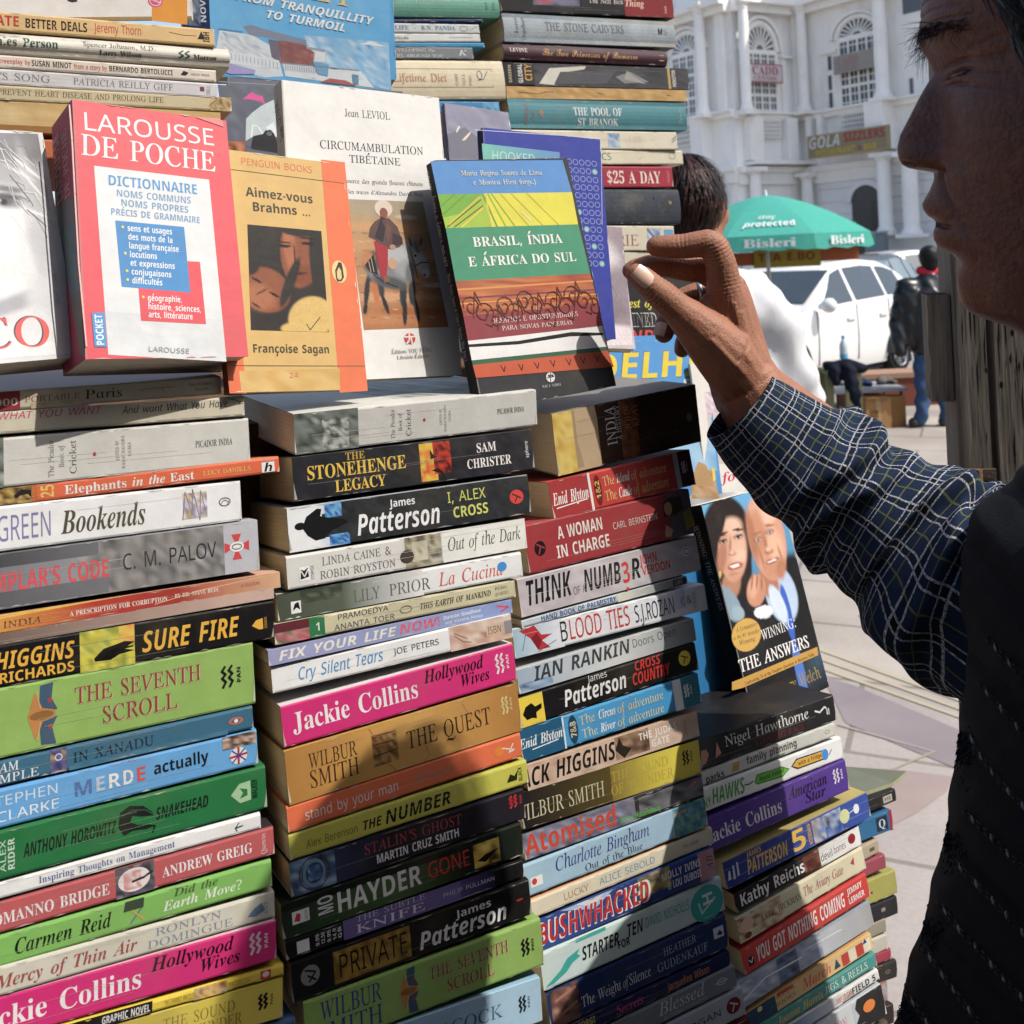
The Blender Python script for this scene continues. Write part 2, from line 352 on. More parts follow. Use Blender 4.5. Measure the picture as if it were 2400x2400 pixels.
def book(col, tile, Lq, Rq, color, items, label, L=None, D=None, top=None, yaw=0, hard=0, sb=0, wear=1, mtl=None, cat='book', topart=None, lean=None):
    NB[0] += 1; rnd = random.Random(NB[0] * 13 + 5)
    yw = TH + math.radians(yaw + rnd.uniform(-1.2, 1.2)); le = math.radians(LEAN[col] if lean is None else lean); s, u, n = basis(yw, le, 0)
    s0, u0, n0 = basis(TH, math.radians(LEAN[col]), 0)
    O0 = P00 - n0 * (COLP[col] + sb)
    q = [tp(tile, Lq[0], Lq[1]), tp(tile, Rq[0], Rq[1]), tp(tile, Rq[0], Rq[2]), tp(tile, Lq[0], Lq[2])]
    ctr = onplane(*np.mean(np.array(q), 0), O0, n0)
    TL, TR, BR, BL = [onplane(*p, ctr, n) - ctr for p in q]
    mid = (TR + BR - TL - BL) / 2; roll = math.atan2(mid @ u, mid @ s)
    s, u, n = basis(yw, le, roll)
    T = ((TL - BL) @ u + (TR - BR) @ u) / 2; aL = (TL + BL) @ s / 2; aR = (TR + BR) @ s / 2; b0 = ((BL + BR) @ u) / 2
    if L is not None: aL = aR - L
    Ln = aR - aL; D = D or min(.155, .62 * max(Ln, .16))
    O = ctr + aL * s + b0 * u
    root = empty('book', label, cat, GRP.get(col, GRP['1'] if col in '234' else GRP['A']), frame(O, s, n, u))
    c = hx(color); tc = hx(top) if top else c
    mb = MB(); r = min(.0016 if not hard else .004, T * .3); bul = hard * .0022
    path = [(D, T), (r, T)] + [(r - r * math.sin(a), T - r + r * math.cos(a)) for a in (math.pi / 4,)]
    ns = 6 if hard else 1
    for k in range(ns + 1):
        v = 1 - k / ns; path.append((-bul * (1 - (2 * v - 1) ** 2), r + v * (T - 2 * r)))
    path += [(r - r * math.sin(math.pi / 4), r - r * math.cos(math.pi / 4)), (r, 0), (D, 0)]
    th = .0022 if hard else .0006
    cl = [tc] + [mixc(tc, c, .5)] + [c] * (len(path) - 3) + [tc]
    shell(mb, path, -th, Ln, lambda p, e: (e, p[0], p[1]), cl)
    def conv(x, v):
        w = (x - Lq[0]) / (Rq[0] - Lq[0]); y = (Lq[1] + Lq[2]) / 2 * (1 - w) + (Rq[1] + Rq[2]) / 2 * w
        return ((onplane(*tp(tile, x, y), O, n) - O) @ s, v * T)
    def lift(a, b, e):
        v = max(0, min(1, (b - r) / (T - 2 * r))); return (a, -bul * (1 - (2 * v - 1) ** 2) - e - bul * .08, b)
    fc = Face(mb, conv, lift, T)
    draw(fc, items, True)
    if topart:
        ft = Face(mb, None, lambda a, b, e: (a, b, T + e)); ft.mott([(Ln * .3, D * .98), (Ln * .98, D * .98), (Ln * .98, .01), (Ln * .45, .03)], topart, 16, 10, NB[0])
    fc.nxt()
    for k in range(int(15 * wear)):          # scuffed edges of the spine
        x = rnd.uniform(0, Ln * .97); l = rnd.uniform(.003, .016); e = rnd.choice((0, 1)); w = rnd.uniform(.0003, .0009)
        b = (r * .4 if e == 0 else T - r * .4); sg = 1 if e == 0 else -1; cc = mixc(c, hx('efe9dc'), rnd.uniform(.25, .6))
        mb.poly([fc.P(x, b), fc.P(x + l * .5, b + sg * w * rnd.uniform(.6, 1.2)), fc.P(min(Ln, x + l), b)], cc)
    if wear and not hard:
        for k in range(rnd.choice((1, 2, 3, 4))):   # reading creases
            b = rnd.uniform(.15, .85) * T; x = rnd.uniform(0, .5) * Ln; cc = mixc(c, hx('f2eee4'), .32)
            fc.line([(x, b), (x + Ln * rnd.uniform(.2, .5), b + rnd.uniform(-.0006, .0006))], .00018, cc)
        for sx in (0, 1):
            x = 0 if sx == 0 else Ln; q2 = 1 if sx == 0 else -1; m = rnd.uniform(.0008, .0022)
            mb.poly([fc.P(x, T * .04), fc.P(x + q2 * m, T * .05), fc.P(x + q2 * m * .3, T * .3), fc.P(x, T * .45)], mixc(c, hx('efe9dc'), .5))
    mb.build('cover', mtl or (M_MATTE if hard else M_PRINT), root)
    i = .003 if hard else .0008
    add_pages(root, (i, Ln - i), (.0012 + (0 if not hard else .001), D - i), (th + .0002, T - th - .0002), 'z', NB[0])
    return root
def stand(fitp, t, color, items, label, tile='0', spine_col=None, spine_items=(), skew=0, name='book', cat='book', group='books standing face out', back=None, mtl=None, art=None):
    """book or magazine standing face out. fitp = foot px, py, depth, yaw, lean, roll (deg), width, height"""
    NB[0] += 1; rnd = random.Random(NB[0] * 7 + 1)
    px, py, d, yw, le, ro, Wd, Hh = fitp
    s, u, n = basis(*[math.radians(x) for x in (yw, le, ro)]); O = un(px, py, d)
    yd = -n - skew * s; root = empty(name, label, cat, group, Matrix(((s[0], yd[0], u[0], O[0]), (s[1], yd[1], u[1], O[1]), (s[2], yd[2], u[2], O[2]), (0, 0, 0, 1)))); sn = np.cross(yd, u)
    c = hx(color); sc_ = hx(spine_col) if spine_col else c
    mb = MB(); r = min(.0015, t * .3); th = .0005
    path = [(Wd, 0), (r, 0), (r * .3, r * .3), (0, r), (0, t - r), (r * .3, t - r * .3), (r, t), (Wd, t)]
    cl = [c, mixc(c, hx('efe9dc'), .3), sc_, sc_, sc_, sc_, hx(back) if back else c]
    shell(mb, path, th, Hh, lambda p, e: (p[0], p[1], e), cl)
    fc = Face(mb, lambda x, y: ((lambda P: (P @ s, P @ u))(onplane(*tp(tile, x, y), O, n) - O)), lambda a, b, e: (a, -e, b))
    draw(fc, items, False)
    if art: art(fc, Wd, Hh)
    # spine lies on local x = 0: a runs from the back edge to the front edge
    f2 = Face(mb, lambda x, y: ((lambda P: (t + P @ n, P @ u))(onplane(*tp(tile, x, y), O, sn) - O)), lambda a, b, e: (-e, min(t, max(0, t - a)), b))
    draw(f2, spine_items, False)
    fc.layer += 1
    for k in range(10):
        e = rnd.choice((0, 1, 2)); l = rnd.uniform(.004, .014); w = rnd.uniform(.0004, .0011); x = rnd.uniform(0, .92)
        cc = mixc(c, hx('f4efe6'), rnd.uniform(.3, .7))
        if e == 0: mb.poly([fc.P(x * Wd, Hh), fc.P(x * Wd + l / 2, Hh - w), fc.P(x * Wd + l, Hh)], cc)
        elif e == 1: mb.poly([fc.P(x * Wd, 0), fc.P(x * Wd + l / 2, w), fc.P(x * Wd + l, 0)], cc)
        else: mb.poly([fc.P(Wd, x * Hh), fc.P(Wd - w, x * Hh + l / 2), fc.P(Wd, x * Hh + l)], cc)
    mb.build('cover', mtl or M_PRINT, root)
    if t > .0025: add_pages(root, (.001, Wd - .001), (th + .0002, t - th - .0002), (.0006, Hh - .0006), 'y', NB[0])
    return root
# ------------------------------------------------------------------ setting
def math_(n, op, a, b=None, L=None):
    m = n.new('ShaderNodeMath'); m.operation = op
    for i, v in enumerate((a, b)):
        if v is None: continue
        if isinstance(v, (int, float)): m.inputs[i].default_value = v
        else: L.new(v, m.inputs[i])
    return m.outputs[0]
def ground_mat():
    m = bpy.data.materials.new('paving_stone'); m.use_nodes = True; n = m.node_tree.nodes; L = m.node_tree.links; b = n['Principled BSDF']
    tc = n.new('ShaderNodeTexCoord'); mp = n.new('ShaderNodeMapping'); mp.inputs['Rotation'].default_value = (0, 0, math.radians(24)); L.new(tc.outputs['Object'], mp.inputs[0])
    br = n.new('ShaderNodeTexBrick'); br.offset = .5; br.inputs['Scale'].default_value = 1; br.inputs['Brick Width'].default_value = .9; br.inputs['Row Height'].default_value = .6; br.inputs['Mortar Size'].default_value = .011
    br.inputs['Color1'].default_value = (.31, .275, .235, 1); br.inputs['Color2'].default_value = (.27, .24, .22, 1); br.inputs['Mortar'].default_value = (.17, .15, .13, 1); L.new(mp.outputs[0], br.inputs[0])
    n1 = n.new('ShaderNodeTexNoise'); n1.inputs['Scale'].default_value = 1.3; n1.inputs['Detail'].default_value = 8; L.new(tc.outputs['Object'], n1.inputs[0])
    n2 = n.new('ShaderNodeTexNoise'); n2.inputs['Scale'].default_value = 60; n2.inputs['Detail'].default_value = 4; L.new(tc.outputs['Object'], n2.inputs[0])
    mr = n.new('ShaderNodeMapRange'); mr.inputs[1].default_value = .3; mr.inputs[2].default_value = .7; mr.inputs[3].default_value = .70; mr.inputs[4].default_value = 1.12; L.new(n1.outputs[0], mr.inputs[0])
    mr2 = n.new('ShaderNodeMapRange'); mr2.inputs[1].default_value = .3; mr2.inputs[2].default_value = .7; mr2.inputs[3].default_value = .93; mr2.inputs[4].default_value = 1.06; L.new(n2.outputs[0], mr2.inputs[0])
    f = math_(n, 'MULTIPLY', mr.outputs[0], mr2.outputs[0], L)
    mx = n.new('ShaderNodeMix'); mx.data_type = 'RGBA'; mx.blend_type = 'MULTIPLY'; mx.inputs[0].default_value = 1; L.new(br.outputs[0], mx.inputs[6]); L.new(f, mx.inputs[7]); L.new(mx.outputs[2], b.inputs['Base Color'])
    b.inputs['Roughness'].default_value = .85; b.inputs['Specular IOR Level'].default_value = .2
    bp = n.new('ShaderNodeBump'); bp.inputs['Strength'].default_value = .3; bp.inputs['Distance'].default_value = .004; L.new(n2.outputs[0], bp.inputs['Height']); L.new(bp.outputs[0], b.inputs['Normal'])
    return m
mb = MB(); R_ = 400; mb.poly([(-R_, -R_, 0), (R_, -R_, 0), (R_, R_, 0), (-R_, R_, 0)], hx('c8b89f'))
tag(mb.build('ground', ground_mat()), kind='structure')
M_PAVE = mat('paving_bands', .85, .15, .3, 90, .14, 2.5)
def pave(polys, nm, lift):
    for c, pl in polys:
        mb = MB(); P = [ground(*tp('T11', *p)) for p in pl]
        mb.poly([(p[0], p[1], lift) for p in P], hx(c)); tag(mb.build(nm, M_PAVE), kind='structure')
pave([('94898b', [(700, 180), (860, 230), (1500, 500), (1500, 700), (820, 420)]), ('92868a', [(880, -120), (1060, -20), (1400, 40), (1250, -160)]), ('a8958e', [(820, 640), (1050, 650), (1360, 690), (1330, 760), (1180, 870), (1060, 930), (900, 800)])], 'pavement', .002)
pave([('bdb096', [(640, 40), (660, 30), (1480, 330), (1480, 345)]), ('bdb096', [(640, 85), (660, 75), (1480, 372), (1480, 388)]), ('bdb096', [(640, 130), (660, 120), (1480, 412), (1480, 428)]), ('a8a096', [(780, 425), (1260, 560), (1255, 568), (780, 433)]), ('b4a78e', [(1265, 560), (1055, 650), (1062, 655), (1275, 566)])], 'pavement', .0035)
pave([('9a8e86', [(400, -830), (1500, -760), (1500, -330), (700, -420)])], 'road', .002)
# ------------------------------------------------------------------ colonnaded building
M_WALL = mat('painted_masonry', .8, .15, .25, 12, .07, .9, noise2=.30, ns2=1.1, tint='aaa495', stretch=(1, 1, .3))
M_TRIM = mat('painted_trim', .75, .15, .2, 14, .05, 1.5, noise2=.12, ns2=2, tint='b4b0a4')
M_GLASS = mat('window_glass', .15, .5, 0, 1, .1, 2)
M_SIGN = mat('sign_panel', .5, .3, 0, 1, .08, 3)
class Facet:
    def __init__(s, O, t): s.O = np.array([O[0], O[1], 0.0]); s.t = np.array([t[0], t[1], 0.0]); s.n = np.array([t[1], -t[0], 0.0])
    def hit(s, x, y, off=0):
        P = onplane(*tp('Z', x, y), s.O + s.n * off, s.n); return (P - s.O) @ s.t, P[2]
    def M(s, p): return s.O + s.t * p[0] + s.n * p[1] + np.array([0, 0, p[2]])
    def box(s, mb, x0, x1, yt, yb, o0, o1, col):
        ym = (yt + yb) / 2; xm = (x0 + x1) / 2
        mb.box(s.hit(x0, ym)[0], s.hit(x1, ym)[0], o0, o1, s.hit(xm, yb)[1], s.hit(xm, yt)[1], col, M=s.M)
K1 = un(1890, 575, 36); tR = np.array([.6, -.8]); tC = np.array([.888, .46]) / np.hypot(.888, .46)
FR = Facet(K1, tR); FC = Facet(K1, tC); aC = 2.93
K0 = K1[:2] - tC * aC; FL = Facet(K0, tR)
bld = empty('building', 'white colonnaded building with arched fanlight windows across the square', 'building')
WH = hx('f7f4ee', .92); WH2 = hx('ecebea', .9); DK = hx('5a6068', .8)
mb = MB()
def slab(fc, a0, a1, z0, z1, d, col): mb.box(a0, a1, -d, 0, z0, z1, col, M=fc.M)
slab(FR, 0, 16, 0, 15, 6, WH); slab(FL, -16, 0, 0, 15, 6, WH); slab(FC, -aC, 0, 0, 15, 3, WH)
mb.build('wall', M_WALL, bld)
mb = MB()                                                   # channelled lower storey
for fc, a0, a1 in ((FR, .6, 15), (FL, -15, -.3)):
    for k in range(9): mb.box(a0, a1, 0, .05, .1 + k * .44, .1 + k * .44 + .40, WH2, M=fc.M)
mb.build('rusticated_course', M_WALL, bld)
mb = MB()
for fc, a0, a1 in ((FR, .0, 15), (FL, -15, 0), (FC, -aC, 0)):
    zc = fc.hit({id(FR): 1400, id(FL): 250, id(FC): 800}[id(fc)], {id(FR): 830, id(FL): 905, id(FC): 880}[id(fc)])[1]
    mb.box(a0, a1, 0, .16, zc - .12, zc + .06, WH, M=fc.M); mb.box(a0, a1, 0, .28, zc + .06, zc + .14, WH, M=fc.M)
    mb.box(a0, a1, 0, .22, zc - 1.95, zc - 1.75, WH, M=fc.M); mb.box(a0, a1, 0, .12, zc - 2.35, zc - 1.95, WH, M=fc.M)
    mb.box(a0, a1, 0, .30, 9.75, 10.0, WH, M=fc.M); mb.box(a0, a1, 0, .55, 10.0, 10.25, WH, M=fc.M)
FC.box(mb, 600, 1100, 1222, 1250, 0, .6, WH)
mb.build('cornice', M_TRIM, bld)
def column(fc, x, yt, yb, rpx, off, lab=None):
    a, zb = fc.hit(x + 12, yb); zt = fc.hit(x, yt)[1]; dep = (fc.M((a, off, 0)))[1]; r = rpx / 3.22 / F * dep
    n = 20; pr = [(1.35, 0), (1.35, .10), (1.18, .13), (1.12, .2), (1.0, .26), (1.0, .4), (.97, .75), (.88, .93), (1.0, .935), (.92, .945), (.95, .955), (1.25, .975), (1.3, .978), (1.3, 1)]
    mb = MB(); G = []
    for rr, f in pr:
        z = zb + (zt - zb) * (f if f > .3 else f * .28); G.append([fc.M((a + rr * r * math.cos(2 * math.pi * k / n), off + rr * r * math.sin(2 * math.pi * k / n), z)) for k in range(n)])
    mb.grid(G, WH, closed_v=True); z = zb
    mb.box(a - 1.5 * r, a + 1.5 * r, off - 1.5 * r, off + 1.5 * r, zb - .12, zb, WH, M=fc.M); mb.box(a - 1.45 * r, a + 1.45 * r, off - 1.45 * r, off + 1.45 * r, zt, zt + .14, WH, M=fc.M)
    o = mb.build('column', M_TRIM, bld); auto_smooth(o, 40)
for a in ((FL, 325, 60, 870, 42, .35), (FL, 190 - 260, 60, 900, 40, .35), (FC, 560, 30, 850, 40, .3), (FC, 985, 60, 860, 44, .1), (FR, 1085, 60, 842, 40, .35), (FR, 1690, -40, 742, 52, .45), (FR, 2150, -120, 650, 55, .45),
          (FL, 425, 1330, 1720, 36, .3), (FC, 640, 1300, 1760, 46, .3), (FR, 1120, 1335, 1760, 44, .35), (FR, 1725, 1185, 1745, 54, .5), (FR, 1930, 1180, 1760, 58, .6)): column(*a)
for fc, x0, x1, yt, yb, o in ((FL, 262, 350, 890, 1250, .5), (FL, -160, 20, 930, 1280, .45), (FC, 590, 690, 890, 1215, .35), (FC, 872, 950, 900, 1215, .35), (FR, 1095, 1135, 880, 1040, .3), (FR, 1180, 1215, 870, 1030, .3), (FR, 1600, 1740, 765, 1130, .75), (FL, 395, 455, 60, 880, .12), (FR, 1180, 1300, 385, 405, .12), (FC, 850, 930, 425, 445, .2), (FC, 868, 905, 445, 870, .08)):
    mb = MB(); fc.box(mb, x0, x1, yt, yb, 0, o, WH); mb.build('pedestal', M_TRIM, bld)
def window(fc, xc, hw, ytop, yspring, ybot, cols, rows, gl='59616c'):
    a0, zs = fc.hit(xc - hw, yspring); a1 = fc.hit(xc + hw, yspring)[0]; ac = (a0 + a1) / 2; r = abs(a1 - a0) / 2; zt = fc.hit(xc, ytop)[1]; rz = zt - zs; zb = fc.hit(xc, ybot)[1]
    fr = MB()
    def ring(r0, r1, o0, o1, n=24, k0=0, k1=None, sx=1):
        for k in range(n):
            t0, t1 = math.pi * k / n, math.pi * (k + 1) / n; P = []
            for rr in (r0, r1):
                for t in (t0, t1):
                    for o in (o0, o1): P.append(fc.M((ac + rr * r * math.cos(t), o, zs + rr * rz * math.sin(t))))
            i = len(fr.v); fr.v += [tuple(p) for p in P]
            for qd in ((0, 1, 3, 2), (4, 6, 7, 5), (1, 5, 7, 3), (0, 2, 6, 4)): fr.face([i + j for j in qd], WH)
    ring(1.28, 1.42, 0, .16); ring(1.04, 1.22, 0, .09); ring(.98, 1.06, 0, .05)
    w = r * .06
    for s in (-1, 1): fr.box(ac + s * r * 1.03 - w, ac + s * r * 1.03 + w, 0, .07, zb, zs, WH, M=fc.M)
    ring(.26, .34, .0, .045, 12)
    for k in range(1, 11):
        t = math.pi * k / 11; d = np.array([math.cos(t), math.sin(t)]); nn = np.array([-d[1], d[0]]) * .035
        P = [np.array([d[0] * rr + sg * nn[0], d[1] * rr + sg * nn[1]]) for rr in (.3, 1.0) for sg in (-1, 1)]
        i = len(fr.v); fr.v += [tuple(fc.M((ac + p[0] * r, o, zs + p[1] * rz))) for p in P for o in (.02, .045)]
        for qd in ((0, 1, 3, 2), (4, 6, 7, 5), (1, 5, 7, 3), (0, 4, 5, 1), (2, 3, 7, 6)): fr.face([i + j for j in qd], WH)
    H_ = zs - zb
    fr.box(ac - r, ac + r, .02, .06, zs - H_ * .05, zs, WH, M=fc.M)
    for c in range(cols + 1):
        a = ac - r + 2 * r * c / cols; fr.box(a - w * .9, a + w * .9, .02, .055, zb, zs, WH, M=fc.M)
        if c < cols: fr.box(a + r / cols - w * .3, a + r / cols + w * .3, .02, .04, zb, zs, WH, M=fc.M)
    for k in range(rows * 3 + 1):
        z = zb + H_ * k / (rows * 3); h = .05 if k % 3 == 0 else .02; fr.box(ac - r, ac + r, .02, .05 if k % 3 == 0 else .038, z - h, z + h, WH, M=fc.M)
    fr.box(ac - r * 1.15, ac + r * 1.15, 0, .14, zb - .12, zb - .02, WH, M=fc.M)
    o = fr.build('window', M_TRIM, bld)
    g = MB(); n = 24
    g.poly([fc.M((ac + r * math.cos(math.pi * k / n), .012, zs + rz * math.sin(math.pi * k / n))) for k in range(n + 1)], hx(gl)); g.poly([fc.M(p) for p in ((ac - r, .012, zb), (ac + r, .012, zb), (ac + r, .012, zs), (ac - r, .012, zs))], hx(gl))
    g.build('pane', M_GLASS, o)
window(FL, 165, 112, 262, 430, 925, 4, 3, '8a939c'); window(FC, 705, 112, 200, 380, 885, 4, 3, '8d8f90'); window(FR, 1452, 140, 135, 300, 825, 4, 3, '4e5664')
for x0, x1, yt, yb in ((1228, 1252, 425, 530), (1232, 1254, 570, 680), (1240, 1262, 700, 840), (1845, 1870, 590, 730), (1790, 1960, -60, 90)): mb = MB(); FR.box(mb, x0, x1, yt, yb, 0, .03, DK); mb.build('window', M_GLASS, bld)
def balustrade(fc, x0, x1, yt, yb):
    mb = MB(); ym = (yt + yb) / 2; a0, a1 = fc.hit(x0, ym)[0], fc.hit(x1, ym)[0]; zb, zt = fc.hit((x0 + x1) / 2, yb)[1], fc.hit((x0 + x1) / 2, yt)[1]; n = 11
    for k in range(n + 1): a = a0 + (a1 - a0) * k / n; mb.box(a - .02, a + .02, .1, .14, zb, zt, WH, M=fc.M)
    for k in range(5): z = zb + (zt - zb) * k / 4; mb.box(a0, a1, .1, .135, z - .02, z + .02, WH, M=fc.M)
    mb.box(a0, a1, 0, .015, zb, zt, hx('c9c4b8'), M=fc.M)
    mb.build('balustrade', M_TRIM, bld)
balustrade(FC, 690, 855, 915, 1040); balustrade(FR, 1345, 1590, 852, 1000); balustrade(FL, 60, 255, 945, 1100)
# ground floor archway
mb = MB(); a0, zs = FR.hit(1412, 1530); a1 = FR.hit(1640, 1530)[0]; ac, r = (a0 + a1) / 2, (a1 - a0) / 2; zt = FR.hit(1525, 1395)[1]; n = 24
mb.poly([FR.M((ac + r * math.cos(math.pi * k / n), .062, zs + (zt - zs) * math.sin(math.pi * k / n))) for k in range(n + 1)], hx('3a3e48')); mb.poly([FR.M(p) for p in ((ac - r, .062, 0), (ac + r, .062, 0), (ac + r, .062, zs), (ac - r, .062, zs))], hx('3a3e48'))
mb.box(ac + r * .3, ac + r * .9, .062, .08, 0, zs, hx('2a2c38'), M=FR.M)
mb.build('archway', M_GLASS, bld)
mb = MB()
for k in range(n):
    t0, t1 = math.pi * k / n, math.pi * (k + 1) / n
    P = [FR.M((ac + rr * r * math.cos(t), o, zs + rr * (zt - zs) * math.sin(t))) for rr in (1.0, 1.35) for t in (t0, t1) for o in (.06, .12)]
    i = len(mb.v); mb.v += [tuple(p) for p in P]
    for qd in ((4, 6, 7, 5), (1, 5, 7, 3), (0, 2, 3, 1)): mb.face([i + j for j in qd], WH2)
mb.build('arch_surround', M_TRIM, bld)
# signs
def signboard(fc, x0, x1, yt, yb, out, col, frame_, txts, label, slope=0):
    ym = (yt + yb) / 2; a0, a1 = fc.hit(x0, ym, out)[0], fc.hit(x1, ym, out)[0]; z0, z1 = fc.hit((x0 + x1) / 2, yb, out)[1], fc.hit((x0 + x1) / 2, yt, out)[1]
    mb = MB(); mb.box(a0, a1, out, out + .10, z0, z1, hx(col), M=fc.M)
    F_ = Face(mb, None, lambda a, b, e: fc.M((a0 + a * (a1 - a0), out + .105 + e * 30, z0 + b * (z1 - z0))))
    if frame_:
        for p in (((0, 0), (1, 0), (1, .06), (0, .06)), ((0, .94), (1, .94), (1, 1), (0, 1)), ((0, 0), (.02, 0), (.02, 1), (0, 1)), ((.98, 0), (1, 0), (1, 1), (.98, 1))): F_.poly(list(p), hx(frame_))
    for s, st, c, u0, u1, v0, v1 in txts: F_.text(st, s, hx(c), (u0, v0), (u1, v0), v1 - v0)
    o = mb.build('sign', M_SIGN); tag(o, label, 'sign')
signboard(FC, 606, 866, 488, 626, .25, 'f4f2f0', 'd84a62', [('CADD', 'D', 'd8405a', .12, .88, .42, .86), ('CENTRE', 'D', 'd8607a', .16, .84, .14, .34)], 'white sign with a red border and red capitals under the middle arched window')
signboard(FR, 1278, 1598, 395, 535, .3, 'b8b2a8', None, [('CADD', 'D', 'c0928c', .1, .62, .40, .85), ('CENTRE', 'D', 'b89a94', .12, .6, .12, .32)], 'faded grey sign with washed out lettering under the right hand arched window')
signboard(FR, 1086, 1700, 985, 1165, .85, 'a89a74', 'c8b078', [('GOLA', 'K', 'f4f2ee', .01, .42, .42, .92), ('SIZZLERS', 'B', 'c8283c', .46, .96, .54, .92), ('RESTAURANT', 'B', 'f0cc1e', .10, .60, .10, .34), ('&', 'B', 'c83a3a', .63, .68, .10, .34), ('BAR', 'B', 'f0cc1e', .70, .86, .10, .34)], 'brown restaurant sign with white, red and yellow capitals above the dark archway')
mb = MB(); FR.box(mb, 1640, 1790, 1755, 1900, .8, 1.0, hx('93a0a8')); FR.box(mb, 1655, 1690, 1775, 1800, 1.0, 1.02, hx('55606c')); FR.box(mb, 1640, 1790, 1742, 1755, .78, 1.06, hx('c8d0d2'))
tag(mb.build('utility_cabinet', M_SIGN), 'grey metal cabinet at the foot of a white column', 'cabinet')

# ------------------------------------------------------------------ cars
M_CAR = mat('car_paint', .25, .5, 0, 1, .03, 2, coat=.8); M_CGLASS = mat('car_glass', .05, .6, 0, 1, .08, 3); M_RUB = mat('rubber', .8, .2, .2, 40, .15, 8); M_METAL = mat('alloy', .3, .5, 0, 1, .05, 10, metal=.7)
def car(pos, ang, paint, label, glass='454f54', n=44):
    """built nose at x = 0, tail at x = 3.9; pos is the ground point under the near rear wheel"""
    Lc = 3.9; R3 = Matrix.Rotation(ang, 4, 'Z'); off = R3 @ Vector((3.15, -.80, 0))
    root = empty('parked_car', label, 'car', 'cars parked across the square', Matrix.Translation(Vector((pos[0], pos[1], 0)) - off) @ R3)
    top = [(0, .52), (.05, .66), (.5, .84), (.95, .96), (1.1, 1.03), (1.75, 1.42), (2.1, 1.51), (2.6, 1.53), (3.1, 1.49), (3.45, 1.38), (3.7, 1.08), (3.82, .86), (3.88, .6), (3.9, .42)]
    zt = lambda x: float(np.interp(x, *zip(*top))); belt = lambda x: .92 + .035 * x
    wd = lambda x: .84 * (1 - .30 * max(0, (.7 - x) / .7) ** 2.2 - .16 * max(0, (x - 3.1) / .8) ** 2)
    cb = hx(paint, .66); mb = MB(); G = []
    for i in range(n + 1):
        x = Lc * i / n; w = wd(x); t = zt(x); b = min(belt(x), t - .015); row = []
        rw = w * (1 - .30 * min(1, max(0, (t - b) / .5)))
        sec = [(w * .93, .20), (w * .985, .34), (w, .55), (w * 1.0, .70), (w * .985, b - .04), (w * .97, b)] + [(w * .97 + (rw - w * .97) * f, b + (t - b - .05 * min(1, (t - b) / .4)) * f) for f in (.33, .66, .92)] + [(rw * .90, t - .012), (rw * .5, t), (0, t + .004)]
        sec = [(y, min(z, t)) for y, z in sec]
        G.append([(x, -y, z) for y, z in sec] + [(x, y, z) for y, z in reversed(sec[:-1])])
    mb.grid(G, cb); m = len(G[0])
    for g, i in ((G[0], 0), (G[-1], n)): mb.poly(g, cb)
    for i in range(n):
        pass
    body = mb.build('body', M_CAR, root); auto_smooth(body, 30)
    def side(x, f, s, o=.008):
        w = wd(x); t = zt(x); b = belt(x); rw = w * (1 - .30 * min(1, max(0, (t - b) / .5)))
        return (x, s * (w * .97 + (rw - w * .97) * f + o), b + (t - b - .05 * min(1, (t - b) / .4)) * f)
    gc = hx(glass)
    for s in (-1, 1):
        for x0, x1, x2, x3 in ((1.28, 2.08, 2.10, 1.86), (2.16, 2.86, 2.86, 2.17), (2.92, 3.42, 3.32, 2.93)):
            g = MB(); k = 8; rows = []
            for j in range(k + 1):
                f = j / k; xb = x0 + (x1 - x0) * f; xt = x3 + (x2 - x3) * f
                rows.append([side(xb + (xt - xb) * h, .05 + .86 * h, s) for h in (0, .33, .66, 1)])
            g.grid(rows, gc); o = g.build('side_window', M_CGLASS, root)
        g = MB()
        for xl in (1.24, 2.12, 2.89): g.tube([(xl, s * (wd(xl) * .985 + .002), .3), (xl, s * (wd(xl) + .003), .6), (xl, s * (wd(xl) * .985 + .002), belt(xl) - .02)], .008, hx('2a2c30'), 4)
        g.build('door_seam', M_RUB, root)
        g = MB()
        for xl in (1.98, 2.75): g.box(xl - .1, xl + .08, s * wd(xl) - .0, s * (wd(xl) + .025), .80, .825, cb)
        g.build('door_handle', M_CAR, root)
        g = MB(); rr = []
        for k in range(7):
            f = k / 6; rr.append((1.22 + .18 * f * .4, s * (wd(1.25) + .02 + .2 * f), 1.0 + .02 * f))
        g.tube(rr, [.03, .04, .075, .09, .09, .08, .03], cb, 10); mo = g.build('wing_mirror', M_CAR, root, smooth=True)
        g = MB(); g.box(3.62, 3.80, s * .62, s * .80, .72, 1.02, hx('b02a2a')); g.build('tail_light', M_CGLASS, root)
        g = MB(); g.box(.12, .42, s * .52, s * .74, .62, .78, hx('d8dce0')); g.build('headlight', M_CGLASS, root)
    g = MB(); rows = []
    for j in range(9):
        y = -1 + 2 * j / 8; rows.append([(x, y * (wd(x) * .9 - .10 * (zt(x) - .95)), zt(x) + .012) for x in (1.12, 1.4, 1.72)])
    g.grid(rows, gc); g.build('windscreen', M_CGLASS, root)
    g = MB(); rows = []
    for j in range(9):
        y = -1 + 2 * j / 8; rows.append([(x, y * (wd(x) * .78 - .06), zt(x) + .012) for x in (3.44, 3.56, 3.68)])
    g.grid(rows, gc); g.build('rear_window', M_CGLASS, root)
